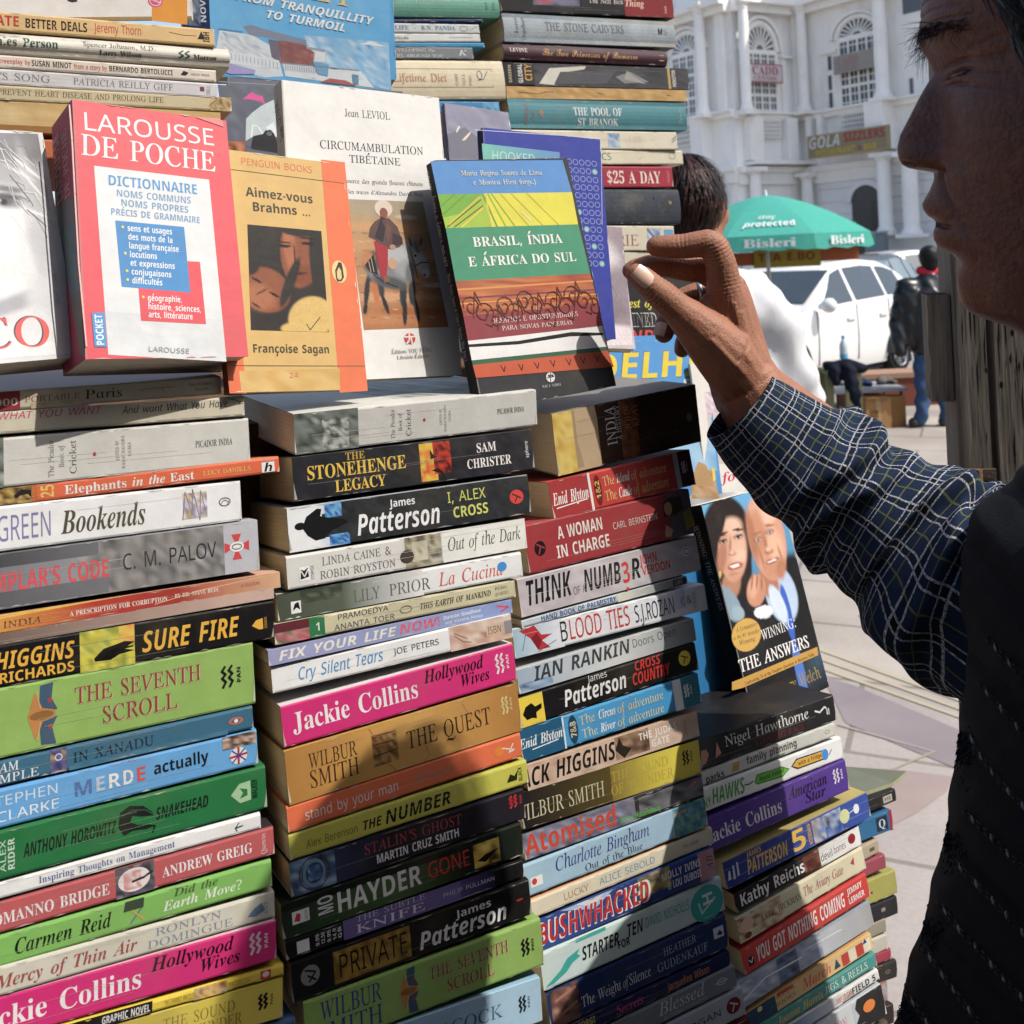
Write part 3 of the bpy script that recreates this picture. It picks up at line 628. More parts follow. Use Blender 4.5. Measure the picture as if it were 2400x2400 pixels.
    for x in (.72, 3.15):
        for s in (-1, 1):
            g = MB(); N = 28; pr = [(.0, .12), (.20, .12), (.21, .10), (.27, .11), (.30, .08), (.305, 0), (.30, -.08), (.2, -.1)]
            pr = [(r_, d_) for r_, d_ in pr if r_ > .18]
            g.grid([[(x + r_ * math.cos(2 * math.pi * k / N), s * (.72 + d_), .305 + r_ * math.sin(2 * math.pi * k / N)) for k in range(N)] for r_, d_ in pr], hx('26262a'), closed_v=True); wh = g.build('wheel', M_RUB, root, smooth=True)
            g = MB(); g.grid([[(x + r_ * math.cos(2 * math.pi * k / N), s * (.72 + d_), .305 + r_ * math.sin(2 * math.pi * k / N)) for k in range(N)] for r_, d_ in ((.205, .105), (.19, .085), (.185, .03))], hx('b8bcc0'), closed_v=True)
            g.poly([(x + .186 * math.cos(2 * math.pi * k / N), s * .74, .305 + .186 * math.sin(2 * math.pi * k / N)) for k in range(N)], hx('2a2c30'))
            for k in range(7):
                t = 2 * math.pi * k / 7; g.tube([(x + r_ * math.cos(t), s * (.72 + d_), .305 + r_ * math.sin(t)) for r_, d_ in ((.02, .10), (.1, .095), (.19, .085))], [.03, .02, .022], hx('c4c8cc'), 6)
            g.build('rim', M_METAL, wh, smooth=True)
    for x in (.72, 3.15):
        for s in (-1, 1): g = MB(); g.poly([(x + .365 * math.cos(math.pi * k / 16), s * (wd(x) + .004), .30 + .365 * math.sin(math.pi * k / 16)) for k in range(17)], hx('1c1c1e')); g.build('wheel_arch', M_RUB, root)
    g = MB(); g.box(.3, 3.6, -.74, .74, .12, .24, hx('1e1e20')); g.build('underbody', M_RUB, root)
    return root
p_ = ground(2109, 876); car(p_, math.atan2(.66, .75), 'f6f6f4', 'white hatchback parked with its side and rear wheel in view behind the man in white')
p_ = ground(2150, 790); car((p_[0], p_[1]), math.radians(55), '3a4a5a', 'dark blue grey car parked just beyond the white hatchback', '8ea2b0')
p_ = ground(2230, 752); car((p_[0], p_[1]), math.radians(20), 'f0f0f0', 'white car parked in front of the archway, behind the man in black', '6a767c')

# ------------------------------------------------------------------ organic shapes
def blob(name, chains, voxel, mt, col, parent=None, smooth=6, fine=None, colf=None):
    """tapered limbs fused into one skin: chains of (point, radius)"""
    bm = bmesh.new()
    for ch in chains:
        for i in range(len(ch)):
            p, r = np.array(ch[i][0], float), ch[i][1]
            bmesh.ops.create_icosphere(bm, subdivisions=2, radius=r, matrix=Matrix.Translation(Vector(p)))
            if i:
                p0, r0 = np.array(ch[i - 1][0], float), ch[i - 1][1]; d = Vector(p - p0); l = d.length
                if l < 1e-6: continue
                q_ = d.to_track_quat('Z', 'Y').to_matrix().to_4x4()
                bmesh.ops.create_cone(bm, cap_ends=True, segments=16, radius1=r0, radius2=r, depth=l, matrix=Matrix.Translation(Vector((p + p0) / 2)) @ q_)
    me = bpy.data.meshes.new('t'); bm.to_mesh(me); bm.free(); o = bpy.data.objects.new('t', me); COL.objects.link(o)
    m = o.modifiers.new('r', 'REMESH'); m.mode = 'VOXEL'; m.voxel_size = voxel
    if smooth: m = o.modifiers.new('s', 'SMOOTH'); m.iterations = smooth; m.factor = .5
    dg = bpy.context.evaluated_depsgraph_get(); ev = o.evaluated_get(dg); m2 = bpy.data.meshes.new_from_object(ev)
    v = np.empty(len(m2.vertices) * 3); m2.vertices.foreach_get('co', v); v = v.reshape(-1, 3); f = [tuple(p.vertices) for p in m2.polygons]
    bpy.data.objects.remove(o); bpy.data.meshes.remove(me); bpy.data.meshes.remove(m2)
    if fine is not None: v = fine(v)
    out = MB(); out.v = [tuple(p) for p in v.tolist()]; out.f = f; out.m = [0] * len(f)
    if colf is None: out.c = [col] * len(f)
    else:
        vc = colf(v); out.c = [[vc[i] for i in fc] for fc in f]
    if name is None: return out
    return out.build(name, mt, parent, smooth=True)
M_SKIN = mat('skin', .45, .35, .25, 260, .10, 45); M_CLOTH = mat('cloth', .9, .1, .35, 320, .08, 25); M_HAIR = mat('hair', .45, .18, .4, 600, .25, 120, stretch=(1, 1, .12)); M_LEATHER = mat('leather', .35, .45, .25, 70, .15, 14); M_DENIM = mat('denim', .9, .1, .4, 500, .2, 18)
def hair_strands(mb, pts, nrm, flow, rnd, n, ln, w, cols, lift=.006):
    """tapered ribbons laid over a head"""
    for _ in range(n):
        i = rnd.randrange(len(pts)); p = np.array(pts[i]); nn = np.array(nrm[i]); fl = np.array(flow(p)); fl = fl - nn * (fl @ nn); fl /= np.linalg.norm(fl) + 1e-9
        sd = np.cross(nn, fl); fl = fl + sd * rnd.uniform(-.3, .3); l = ln * rnd.uniform(.6, 1.3); c = hx(rnd.choice(cols)); k = 5; row = []
        for j in range(k + 1):
            f = j / k; pc = p + fl * l * f + nn * (lift * math.sin(math.pi * min(1, f * 1.1)) - .008 * f * f * l / .05 * .6) ; ww = w * (1 - f) ** .6 * .5 + .0001
            row.append([pc - sd * ww, pc + sd * ww])
        mb.grid(row, c)
# ------------------------------------------------------------------ man in a white shirt, back to us
def white_shirt_man():
    d = 2.45; root = empty('person', 'man seen from behind in a white shirt with thick dark hair', 'person'); root.location = (un(1640, 600, d)[0], d, 0); bpy.context.view_layer.update()
    def P(px, py, dd=0): return un(px, py, d + dd) - np.array(root.location)
    sk = hx('b57b5c')
    blob('body', [[(P(1606, 470), .094), (P(1606, 500, .02), .09)], [(P(1632, 560, .0), .06), (P(1625, 660), .062), (P(1610, 800), .10)], [(P(1610, 800), .12), (P(1600, 1100), .13), (P(1590, 1290), .12)], [(P(1560, 1290), .085), (P(1560, 2150), .06)], [(P(1640, 1290), .085), (P(1640, 2150), .06)], [(P(1694, 478, -.0), .012), (P(1697, 505, -.0), .018), (P(1690, 535, -.0), .013)], [(P(1790, 735), .05), (P(1850, 960, .02), .045), (P(1800, 1120, .15), .035), (P(1780, 1190, .25), .04)]], .012, M_SKIN, sk, root, 4)
    def folds(v):
        w1 = np.sin(v[:, 2] * 38 + v[:, 0] * 30 + 2 * np.sin(v[:, 0] * 17)) + .7 * np.sin(v[:, 2] * 61 - v[:, 0] * 44 + 1.5 * np.sin(v[:, 2] * 23)); w2 = np.sin(v[:, 0] * 52 + v[:, 2] * 14 + 2 * np.sin(v[:, 2] * 9))
        return v + .0048 * np.stack([w1, -w2 - .5 * w1, .3 * w2], 1)
    blob('shirt', [[(P(1610, 672), .085), (P(1610, 750), .15), (P(1600, 1000), .165), (P(1595, 1330), .16)], [(P(1480, 740), .10), (P(1600, 730), .13), (P(1740, 728), .105), (P(1796, 770), .085)], [(P(1440, 780), .09), (P(1400, 1000), .075)], [(P(1790, 765), .09), (P(1838, 880), .078), (P(1862, 960), .07), (P(1830, 1060, .08), .06)], [(P(1520, 900), .15), (P(1690, 900), .15), (P(1680, 1300), .14)], [(P(1520, 900), .15), (P(1520, 1300), .14)], [(P(1628, 640), .074), (P(1632, 655), .078)]], .011, M_CLOTH, hx('eef0f4', .56), root, 5, folds)
    blob('trousers', [[(P(1600, 1330), .155), (P(1550, 1420), .10), (P(1560, 2200), .07)], [(P(1600, 1330), .15), (P(1650, 1420), .10), (P(1640, 2200), .07)]], .015, M_CLOTH, hx('3a3c44'), root, 4)
    for x in (1560, 1640):
        p = P(x, 2250); blob('shoe', [[((p[0], p[1], .045), .05), ((p[0], p[1] + .16, .04), .042)]], .01, M_LEATHER, hx('221f1e'), root, 3)
    hc = np.array(P(1604, 474)); rnd = random.Random(4); mb = MB(); pts, nr = [], []
    G = []
    for i in range(25):
        th = math.pi * (.02 + .72 * i / 24); row = []
        for k in range(40):
            ph = 2 * math.pi * k / 40; n = np.array([math.sin(th) * math.cos(ph), math.sin(th) * math.sin(ph), math.cos(th)]); fr = max(0, n[1])
            r = np.array([.096, .115, .108]) * (1 + .03 * math.sin(ph * 9 + th * 7) * math.sin(th * 5)); p = hc + n * r + np.array([0, .02, .004])
            if fr > .45 and th > 1.3: p = p - np.array([0, .03, 0])
            row.append(p)
            if n[1] < .6: pts.append(p); nr.append(n)
        G.append(row)
    mb.grid(G, hx('26140f'), closed_v=True)
    hair_strands(mb, pts, nr, lambda p: np.array([.25 * (p[0] - hc[0]), 0, -1.0]) + 2.0 * np.array([p[0] - hc[0], p[1] - hc[1] - .05, 0]), rnd, 1500, .055, .004, ['2a1712', '3c2019', '1c100d', '523026', '2a1610'])
    mb.build('hair', M_HAIR, root)
white_shirt_man()
# ------------------------------------------------------------------ man in a black leather jacket, far off
def black_jacket_man():
    g = ground(2190, 1000); d = g[1]; root = empty('person', 'man in a black leather jacket, red collar and blue jeans walking away', 'person'); root.location = (g[0], g[1], 0); bpy.context.view_layer.update()
    def P(px, py, dd=0): return un(px, py, d + dd) - np.array(root.location)
    blob('body', [[(P(2178, 602), .088), (P(2180, 612), .085)], [(P(2178, 630), .055), (P(2175, 660), .07)], [(P(2170, 680), .11), (P(2168, 780), .11), (P(2172, 815), .10)], [(P(2163, 840), .06), (P(2160, 985), .04)], [(P(2203, 840), .06), (P(2217, 985), .04)], [(P(2110, 700), .05), (P(2098, 770), .04), (P(2112, 830, -.05), .035)]], .014, M_SKIN, hx('8a5a44'), root, 3)
    def folds(v): return v + .0045 * np.stack([np.sin(v[:, 2] * 42 + v[:, 0] * 30), np.sin(v[:, 2] * 33 + v[:, 0] * 41), 0 * v[:, 0]], 1)
    blob('jacket', [[(P(2175, 655), .10), (P(2172, 700), .17), (P(2168, 760), .165), (P(2166, 800), .155)], [(P(2120, 672), .085), (P(2232, 668), .085)], [(P(2130, 690), .12), (P(2132, 790), .10)], [(P(2215, 690), .12), (P(2208, 790), .10)], [(P(2118, 682), .085), (P(2102, 760), .075), (P(2110, 822, -.05), .062)], [(P(2234, 680), .085), (P(2246, 760), .07), (P(2230, 825, -.05), .06)]], .013, M_LEATHER, hx('15161c'), root, 4, folds)
    blob('jeans', [[(P(2178, 815), .125), (P(2162, 850), .088), (P(2164, 925), .068), (P(2158, 985), .058)], [(P(2190, 815), .125), (P(2204, 850), .085), (P(2214, 925), .064), (P(2218, 985), .055)]], .013, M_DENIM, hx('4a6690'), root, 4, lambda v: v + .008 * np.stack([np.sin(v[:, 2] * 40 + v[:, 0] * 30), np.sin(v[:, 2] * 31), 0 * v[:, 0]], 1))
    blob('collar', [[(P(2158, 634), .045), (P(2178, 640, -.03), .05), (P(2198, 633), .045)]], .01, M_CLOTH, hx('e0304a'), root, 3)
    for x, y in ((2152, 1000), (2222, 996)):
        p = P(x, y); blob('shoe', [[((p[0] - .04, p[1], .045), .05), ((p[0] + .06, p[1] + .08, .05), .05)]], .01, M_LEATHER, hx('2c2c30'), root, 3)
    blob('hair', [[(P(2178, 598), .098), (P(2180, 610, -.01), .095)], [(P(2180, 620, -.03), .07), (P(2180, 626, -.03), .06)]], .011, M_HAIR, hx('1d1a1e'), root, 3)
black_jacket_man()
# ------------------------------------------------------------------ snack cart under its umbrella
def umbrella():
    d = 9.3; apex = un(1793, 458, d); rimz = un(1870, 551, d)[2]; Rr = .92; ax, ay = apex[0], apex[1]
    root = empty('umbrella', 'turquoise eight panel market umbrella with white lettering', 'umbrella'); root.location = (ax, ay, 0); bpy.context.view_layer.update()
    mb = MB(); n = 8; ph0 = math.radians(-80); c = hx('3fa090', .75); G = []
    def pt(r, ph, drop=0):
        k = (ph - ph0) / (2 * math.pi / n); fr = k - math.floor(k); sag = 1 - .055 * math.sin(math.pi * fr) * min(1, r / Rr)
        z = rimz + (apex[2] - rimz) * (1 - (r / Rr) ** 1.55) - drop; return (r * sag * math.cos(ph), r * sag * math.sin(ph), z)
    N = 64
    mb.grid([[pt(Rr * i / 10 + .001, ph0 + 2 * math.pi * k / N) for k in range(N)] for i in range(11)], c, closed_v=True)
    G = [[pt(Rr * (1 + .012 * j), ph0 + 2 * math.pi * k / N, 0.105 * j / 3 * (1 + .10 * math.sin(k * 2.1)) ) for k in range(N)] for j in range(4)]
    mb.grid(G, hx('3c9a8a', .75), closed_v=True)
    F_ = Face(mb, None, lambda a, b, e: tuple(np.array(pt(Rr * (1 - b), a)) + np.array([.012 * math.cos(a), .012 * math.sin(a), .008])))
    F2 = Face(mb, None, lambda a, b, e: tuple(np.array(pt(Rr * 1.02, a, .105 - b)) + np.array([.02 * math.cos(a), .02 * math.sin(a), 0])))
    w = hx('f2f8f6'); st_ = 2 * math.pi / n
    for k in range(n):
        a0 = ph0 + k * st_
        F2.text('R', 'Bisleri', w, (a0 + .16, .02), (a0 + .62, .02), .07); F2.text('D', 'Bisleri', w, (a0 + .16, .02), (a0 + .62, .02), .07)
        if k % 2: F_.text('N', 'stay', w, (a0 + .26, .25), (a0 + .48, .25), .07); F_.text('K', 'protected', w, (a0 + .12, .13), (a0 + .68, .13), .08)
    mb.build('canopy', M_CLOTH, root)
    mb = MB(); mb.tube([(0, 0, .02), (0, 0, apex[2] - .01)], .018, hx('b8bcc0'), 10); mb.build('pole', M_METAL, root)
    mb = MB(); mb.tube([(0, 0, apex[2] - .02), (0, 0, apex[2] + .05)], [.03, .012], hx('dfe8e4'), 8); mb.build('finial', M_METAL, root)
    mb = MB()
    for k in range(n):
        a = ph0 + k * st_; mb.tube([(0, 0, rimz + .05), (Rr * .55 * math.cos(a), Rr * .55 * math.sin(a), rimz + .22)], .006, hx('c8ccd0'), 5)
    mb.build('rib', M_METAL, root)
    mb = MB(); mb.tube([(0, 0, 0), (0, 0, .06), (0, 0, .1)], [.24, .22, .04], hx('55585c'), 20); mb.build('base', M_RUB, root)
    return d
du = umbrella()
def cart():
    root = empty('food_cart', 'small food cart with an olive yellow lettered board under the umbrella', 'cart'); c = un(1845, 600, 9.5); root.location = (c[0], c[1], 0); bpy.context.view_layer.update()
    z1, z0 = un(1845, 583, 9.5)[2], un(1845, 626, 9.5)[2]; x0, x1 = un(1766, 600, 9.5)[0] - c[0], un(1922, 600, 9.5)[0] - c[0]
    mb = MB(); mb.box(x0, x1, -.02, .02, z0, z1, hx('b09a1e')); F_ = Face(mb, None, lambda a, b, e: (x0 + a * (x1 - x0), -.022 - e * 10, z0 + b * (z1 - z0))); F_.text('B', 'TEA E.BO', hx('9a2a1e'), (.06, .36), (.92, .36), .42); mb.build('sign_board', M_SIGN, root)
    mb = MB(); mb.box(x0 - .32, x0, .0, .03, z0 + .03, z1 - .02, hx('b8552a')); mb.box(x1, x1 + .36, .0, .03, z0 + .04, z1 + .04, hx('c0602c')); mb.build('side_panel', M_SIGN, root)
    mb = MB(); mb.box(x0 - .45, x0 + .15, -.3, .3, .35, .9, hx('8c9aa0')); mb.box(x0 - .5, x0 + .2, -.35, .35, .9, .94, hx('c8ccd0')); mb.build('counter', M_SIGN, root)
    mb = MB()
    for x in (x0 - .05, x0 + .2):
        mb.tube([(x, .3, 0), (x, .3, z1)], .008, hx('9aa0a4'), 8)
    mb.build('post', M_METAL, root)
cart()
# table, box, bottle and cloth on the pavement
M_CARD = mat('cardboard', .9, .1, .3, 40, .12, 8)
def clutter():
    g = ground(2078, 1003); d = g[1]
    def W_(px, py, dd=0): return un(px, py, d + dd)
    x0, x1 = W_(2030, 1000)[0], W_(2084, 1000)[0]; x2 = W_(2128, 1000)[0]; h = W_(2060, 932)[2]
    mb = MB(); mb.box(x0, x1 + .02, d - .02, d + .26, 0, h, hx('b98a56')); mb.box(x1 + .02, x2, d + .03, d + .2, 0, h * .98, hx('a87844')); mb.box((x0 + x1) / 2 - .02, (x0 + x1) / 2 + .03, d - .023, d - .018, 0, h, hx('c8a070')); mb.box(x0 + .04, x0 + .11, d - .024, d - .02, h * .35, h * .6, hx('8a6238'))
    for s in (0, 1): mb.box(x0, x1, d - .05 + s * .26, d - .02 + s * .3, h, h + .006, hx('b08050'))
    tag(mb.build('cardboard_box', M_CARD), 'brown cardboard box standing on the paving under the low table', 'box')
    root = empty('low_table', 'low cluttered grey topped table beside the cardboard box', 'table'); cx = W_(2050, 915)[0]; root.location = (cx, d + .35, 0); zt = W_(2050, 905, .3)[2]; bpy.context.view_layer.update()
    mb = MB(); mb.box(-.34, .34, -.25, .3, zt - .03, zt, hx('a8a8ac')); mb.build('table_top', M_SIGN, root)
    for sx in (-.3, .3):
        for sy in (-.2, .25): mb = MB(); mb.tube([(sx, sy, 0), (sx, sy, zt - .03)], .015, hx('55504a'), 8); mb.build('leg', M_METAL, root)
    rnd = random.Random(2)
    for k, (dx, dy, c, lab) in enumerate(((-.05, .0, '3a4a6a', 'navy crumpled cloth bundle on the low table'), (.2, .05, '77706a', 'grey crumpled cloth bundle on the low table'), (-.24, .1, 'b8b4ac', 'pale crumpled cloth bundle on the low table'))):
        b = np.array([cx + dx, d + .35 + dy, zt + .03]); o = blob('cloth_bundle', [[(b, .05), (b + np.array([.08, .02, .01]), .04), (b + np.array([.12, -.03, -.01]), .03)]], .012, M_CLOTH, hx(c), None, 3, lambda v: v + .006 * np.sin(v * 90)); tag(o, lab, 'cloth')
    gx = W_(2140, 940, .9); mb = MB(); P0_, P1_ = W_(1985, 925, 1.2), W_(2245, 960, 1.2)
    mb.box(P0_[0], P1_[0], d + 1.2, d + 1.55, 0, W_(2120, 885, 1.2)[2], hx('8a4c3a')); mb.box(P0_[0] - .02, P1_[0] + .02, d + 1.18, d + 1.57, W_(2120, 885, 1.2)[2], W_(2120, 880, 1.2)[2] + .03, hx('b08a70'))
    tag(mb.build('low_wall', M_WALL), 'low red brown masonry ledge beyond the cardboard box', 'wall')
    # dark cloth over a stool, bottle on top
    b = W_(1966, 880, -.6); dd = b[1]
    root = empty('stool', 'olive seated stool half covered by a dark cloth', 'stool'); root.location = (b[0], b[1], 0); zs = W_(1966, 862, -.6)[2]; bpy.context.view_layer.update()
    mb = MB(); mb.box(-.14, .14, -.14, .14, zs - .04, zs, hx('8a8a5c')); mb.build('seat', M_SIGN, root)
    for sx in (-.12, .12):
        for sy in (-.12, .12): mb = MB(); mb.box(sx - .03, sx + .03, sy - .02, sy + .02, 0, zs - .04, hx('7a7a50')); mb.build('leg', M_SIGN, root)
    o = blob('dark_cloth', [[((b[0] - .12, dd - .1, zs + .03), .05), ((b[0] + .04, dd - .14, zs + .03), .06), ((b[0] + .17, dd - .12, zs + .0), .045)], [((b[0] + .02, dd - .17, zs), .07), ((b[0] + .07, dd - .18, zs - .2), .055), ((b[0] + .09, dd - .18, zs - .36), .02)], [((b[0] - .1, dd - .17, zs), .05), ((b[0] - .08, dd - .17, zs - .1), .04)]], .012, M_CLOTH, hx('1c2030'), None, 4, lambda v: v + .007 * np.sin(v[:, [2, 0, 1]] * 60)); tag(o, 'dark navy cloth or folded umbrella drooping over the stool', 'cloth')
    mb = MB(); pr = [(.032, 0), (.034, .02), (.033, .1), (.031, .13), (.014, .165), (.013, .18)]; n = 16
    mb.grid([[(r * math.cos(2 * math.pi * k / n), r * math.sin(2 * math.pi * k / n), z) for k in range(n)] for r, z in pr], hx('c8d8e0'), closed_v=True)
    root = empty('water_bottle', 'clear plastic water bottle with a blue label standing on the dark cloth', 'bottle'); root.location = (b[0] + .02, dd - .1, zs + .085); mo = mb.build('bottle_body', M_CGLASS, root, smooth=True)
    mb = MB(); mb.grid([[(.0345 * math.cos(2 * math.pi * k / n), .0345 * math.sin(2 * math.pi * k / n), z) for k in range(n)] for z in (.005, .045)], hx('5ab4e0'), closed_v=True); mb.build('label', M_SIGN, root, smooth=True)
    mb = MB(); mb.tube([(0, 0, .178), (0, 0, .2)], .015, hx('4aa0e0'), 12); mb.build('cap', M_SIGN, root)
clutter()
# weathered timber post with an iron hinge
def wood_mat():
    m = mat('weathered_wood', .9, .1, 1.0, 1.5, .55, 1.6, stretch=(110, 110, 6), noise2=.95, ns2=.4, tint='2e2018')
    return m
M_WOOD = wood_mat()
def post():
    d = 1.22; root = empty('wooden_post', 'weathered grey brown timber post with an iron hinge behind the chin', 'post'); a = un(2243, 900, d); root.location = (a[0], d, 0); root.rotation_euler = (0, 0, -.25); bpy.context.view_layer.update()
    w = un(2420, 900, d)[0] - a[0]; z_t, z_b = un(2240, -150, d)[2], 0
    rnd = random.Random(8); c = hx('9d9385'); mb = MB(); n = 60; G = []
    ph = np.cumsum([rnd.uniform(-.0004, .0004) for _ in range(n + 1)])
    for i in range(n + 1):
        z = z_b + (z_t - z_b) * i / n; e = float(ph[i]) * .6; G.append([(e + .004, 0, z), (e, .006, z), (e, .10, z), (w, .10, z), (w, 0, z), (w * .48, 0, z), (w * .46, .008, z), (w * .40, .008, z), (w * .38, 0, z)])
    mb.grid(G, c, closed_v=True); mb.poly(G[-1], c)
    dk = hx('2c2119'); z9 = un(2300, 1120, d)[2]
    for k in range(46):                                             # splits, nail holes and dark weathering
        x = rnd.uniform(.006, w * .97); z = rnd.uniform(z9, z9 + .42); l = rnd.uniform(.012, .09); ww = rnd.uniform(.0005, .0016)
        if .36 < x / w < .50: continue
        mb.poly([(x, -.0006, z), (x + ww, -.0006, z + l * .3), (x + ww * .6 + .001, -.0006, z + l), (x - ww * .4, -.0006, z + l * .6)], dk)
    for k in range(4):
        x = rnd.uniform(.012, w * .9); z = rnd.uniform(z9, z9 + .36); r_ = rnd.uniform(.0015, .004)
        mb.poly([(x + r_ * .7 * math.cos(t) * rnd.uniform(.7, 1.1), -.0008, z + r_ * 1.5 * math.sin(t) * rnd.uniform(.8, 1.1)) for t in np.linspace(0, 6.1, 11)], hx('3a2115'))
    mb.build('post_shaft', M_WOOD, root)
    zt, zb = un(2200, 692, d)[2], un(2200, 946, d)[2]; x0, x1 = un(2184, 800, d)[0] - a[0], -.002
    mb = MB(); G = [[(x0 + rnd.uniform(-.001, .001), .01, z), (x0, .06, z), (x1, .06, z), (x1, .01, z)] for z in np.linspace(zb, zt, 14)]; mb.grid(G, hx('9d9484'), closed_v=True); mb.poly(G[0], c); mb.poly(G[-1], hx('7a3a24')); mb.build('cleat', M_WOOD, root)
    z0, z1 = un(2280, 1200, d)[2], un(2280, 1096, d)[2]; xa, xb = un(2248, 1120, d)[0] - a[0], un(2328, 1120, d)[0] - a[0]
    M_RUST = mat('rusty_iron', .6, .4, .5, 300, .25, 60, metal=.5, noise2=.7, ns2=30, tint='6a3a22')
    mb = MB(); mb.box(xa, xa + (xb - xa) * .42, -.006, -.001, z0, z1, hx('8a7460')); mb.box(xa + (xb - xa) * .58, xb, -.006, -.001, z0, z1, hx('8a7460')); mb.tube([((xa + xb) / 2, -.006, z0), ((xa + xb) / 2, -.006, z1)], .005, hx('9a7a5c'), 12); hg = mb.build('hinge', M_RUST, root)
    for f in (.22, .8):
        mb = MB(); xx = xa + (xb - xa) * f; zz = z1 - .014; mb.tube([(xx, -.0055, zz), (xx, -.0085, zz)], .0055, hx('6a5648'), 14); mb.box(xx - .005, xx + .005, -.0092, -.0084, zz - .0008, zz + .0008, hx('1c1614')); mb.build('screw', M_RUST, hg)
post()
# ------------------------------------------------------------------ the man choosing a book, in profile
HD = .56
def side_plane(px, py, d):
    """upright plane square to the line of sight at a point; returns point, sight direction, facing direction"""
    a = math.atan2(px - 1200, F); return un(px, py, d), np.array([math.sin(a), math.cos(a), 0]), np.array([-math.cos(a), math.sin(a), 0])
HQ, HVW, HF = side_plane(2230, 400, HD)
man = empty('person', 'dark haired man in profile reaching out, in a plaid shirt and black quilted vest', 'person')
def head_mesh():
    prof = np.array([(2560, -262), (2420, -250), (2330, -222), (2240, -165), (2192, -100), (2170, -40), (2160, 0), (2158, 21), (2156, 52), (2152, 80), (2151, 96), (2157, 112), (2163.6, 122), (2172, 136), (2180, 153), (2187, 174), (2176, 190), (2161.5, 215), (2145, 248), (2124, 290), (2110, 317), (2103.5, 345), (2104, 360), (2107, 374), (2114, 386), (2128, 393.5), (2149, 397), (2172, 400), (2196, 404), (2191, 417), (2178, 448), (2165, 470), (2161.5, 479), (2164, 492), (2174, 506), (2187, 513), (2194, 521), (2192, 531), (2187, 543), (2188.4, 561), (2196.7, 577), (2214, 587), (2232, 596), (2246, 609), (2250.5, 624), (2244, 638), (2241, 655), (2245, 680), (2252.6, 710), (2268, 728), (2292, 740), (2320, 750), (2360, 762), (2400, 790), (2422, 850), (2436, 950), (2440, 1060)], float)
    base = np.array([(-262, 2560), (-222, 2330), (-165, 2240), (-100, 2192), (-40, 2170), (0, 2162), (60, 2162), (100, 2170), (174, 2196), (250, 2212), (320, 2214), (400, 2204), (430, 2202), (470, 2208), (520, 2212), (560, 2218), (600, 2240), (640, 2252), (680, 2254), (710, 2260), (728, 2275), (750, 2324), (790, 2402), (850, 2424), (950, 2437), (1060, 2440)], float)
    wid = np.array([(-262, .012), (-235, .045), (-165, .070), (-80, .077), (60, .077), (170, .071), (260, .073), (350, .072), (450, .066), (560, .060), (650, .054), (710, .050), (760, .052), (850, .056), (1060, .066)], float)
    back = np.array([(-262, 2700), (-200, 2860), (-60, 2990), (150, 3040), (350, 3000), (520, 2940), (700, 2900), (1060, 2930)], float)
    ctr = np.array([(-262, 2600), (0, 2600), (400, 2560), (640, 2545), (760, 2640), (1060, 2680)], float)
    rows = np.concatenate([np.arange(-262, -20, 9), np.arange(-20, 760, 2.3), np.arange(760, 1061, 10)])
    nf = 150; ph = np.sinh(np.linspace(-1, 1, nf) * 2.2) / np.sinh(2.2) * (math.pi / 2); rear = np.linspace(math.pi / 2, 1.5 * math.pi, 42)[1:-1]
    V = np.zeros((len(rows), nf + len(rear), 3)); VY = np.zeros(V.shape[:2]); VX = np.zeros(V.shape[:2])
    g = lambda x, s: np.exp(-(x / s) ** 2)
    ppx, ppy = prof[:, 0], prof[:, 1]
    for i, py in enumerate(rows):
        xf = np.interp(py, ppy, ppx); xb = np.interp(py, base[:, 0], base[:, 1]); w = np.interp(py, wid[:, 0], wid[:, 1]); xc = np.interp(py, ctr[:, 0], ctr[:, 1]); xk = np.interp(py, back[:, 0], back[:, 1])
        y = -w * np.sign(np.sin(ph)) * np.abs(np.sin(ph)) ** .92; X = xb + (xc - xb) * (1 - np.cos(ph) ** .9); ay = np.abs(y)
        # nose, lips and brow stand out from the base curve
        if py < 410:
            t = np.clip((py - 180) / 170, 0, 1); wn = .0085 + .0065 * t
            nose = (xb - xf); X = X - nose * np.exp(-(ay / wn) ** (2.6 + 1.4 * t))
            wing = g(py - 372, 26) * g(ay - .0150, .0055) * 24; X = X - wing * (1 if py < 402 else max(0, 1 - (py - 402) / 10))
            X = X + g(py - 386, 7) * g(ay - .0085, .0035) * 30
        else: X = X - (xb - xf) * np.exp(-(ay / (.024 if py < 600 else .022)) ** 2.4)
        X = X - 9 * g(py - 100, 26) * g(ay - .028, .022)                       # brow ridge
        X = X + 34 * g(py - 178, 40) * g(ay - .030, .017)                       # eye socket
        X = X - 22 * g(py - 190, 24) * g(ay - .0315, .0125)                     # lids over the eyeball
        yy = ay - .0315; lid = 186 + 2200 * yy ** 2 * 10 - 90 * yy
        X = X + 16 * g(py - lid, 4.2) * g(yy, .013)                              # nearly closed eye
        X = X + 9 * g(py - (lid - 22), 4.0) * g(yy, .015) + 8 * g(py - (lid + 30 + 500 * yy), 5) * g(yy, .015)
        fold = .0175 + (py - 395) * .000105; X = X + 17 * g(ay - fold, .0030) * np.clip((py - 380) / 30, 0, 1) * np.clip((600 - py) / 60, 0, 1)
        X = X - 7 * g(ay - fold - .010, .009) * np.clip((py - 390) / 30, 0, 1) * np.clip((560 - py) / 60, 0, 1)
        X = X + 15 * g(py - (525 + 420 * ay), 5.5) * np.clip((.028 - ay) / .010, 0, 1) * (ay > .001)    # mouth line
        X = X - 16 * g(py - 300, 70) * g(ay - .050, .020)                       # cheekbone
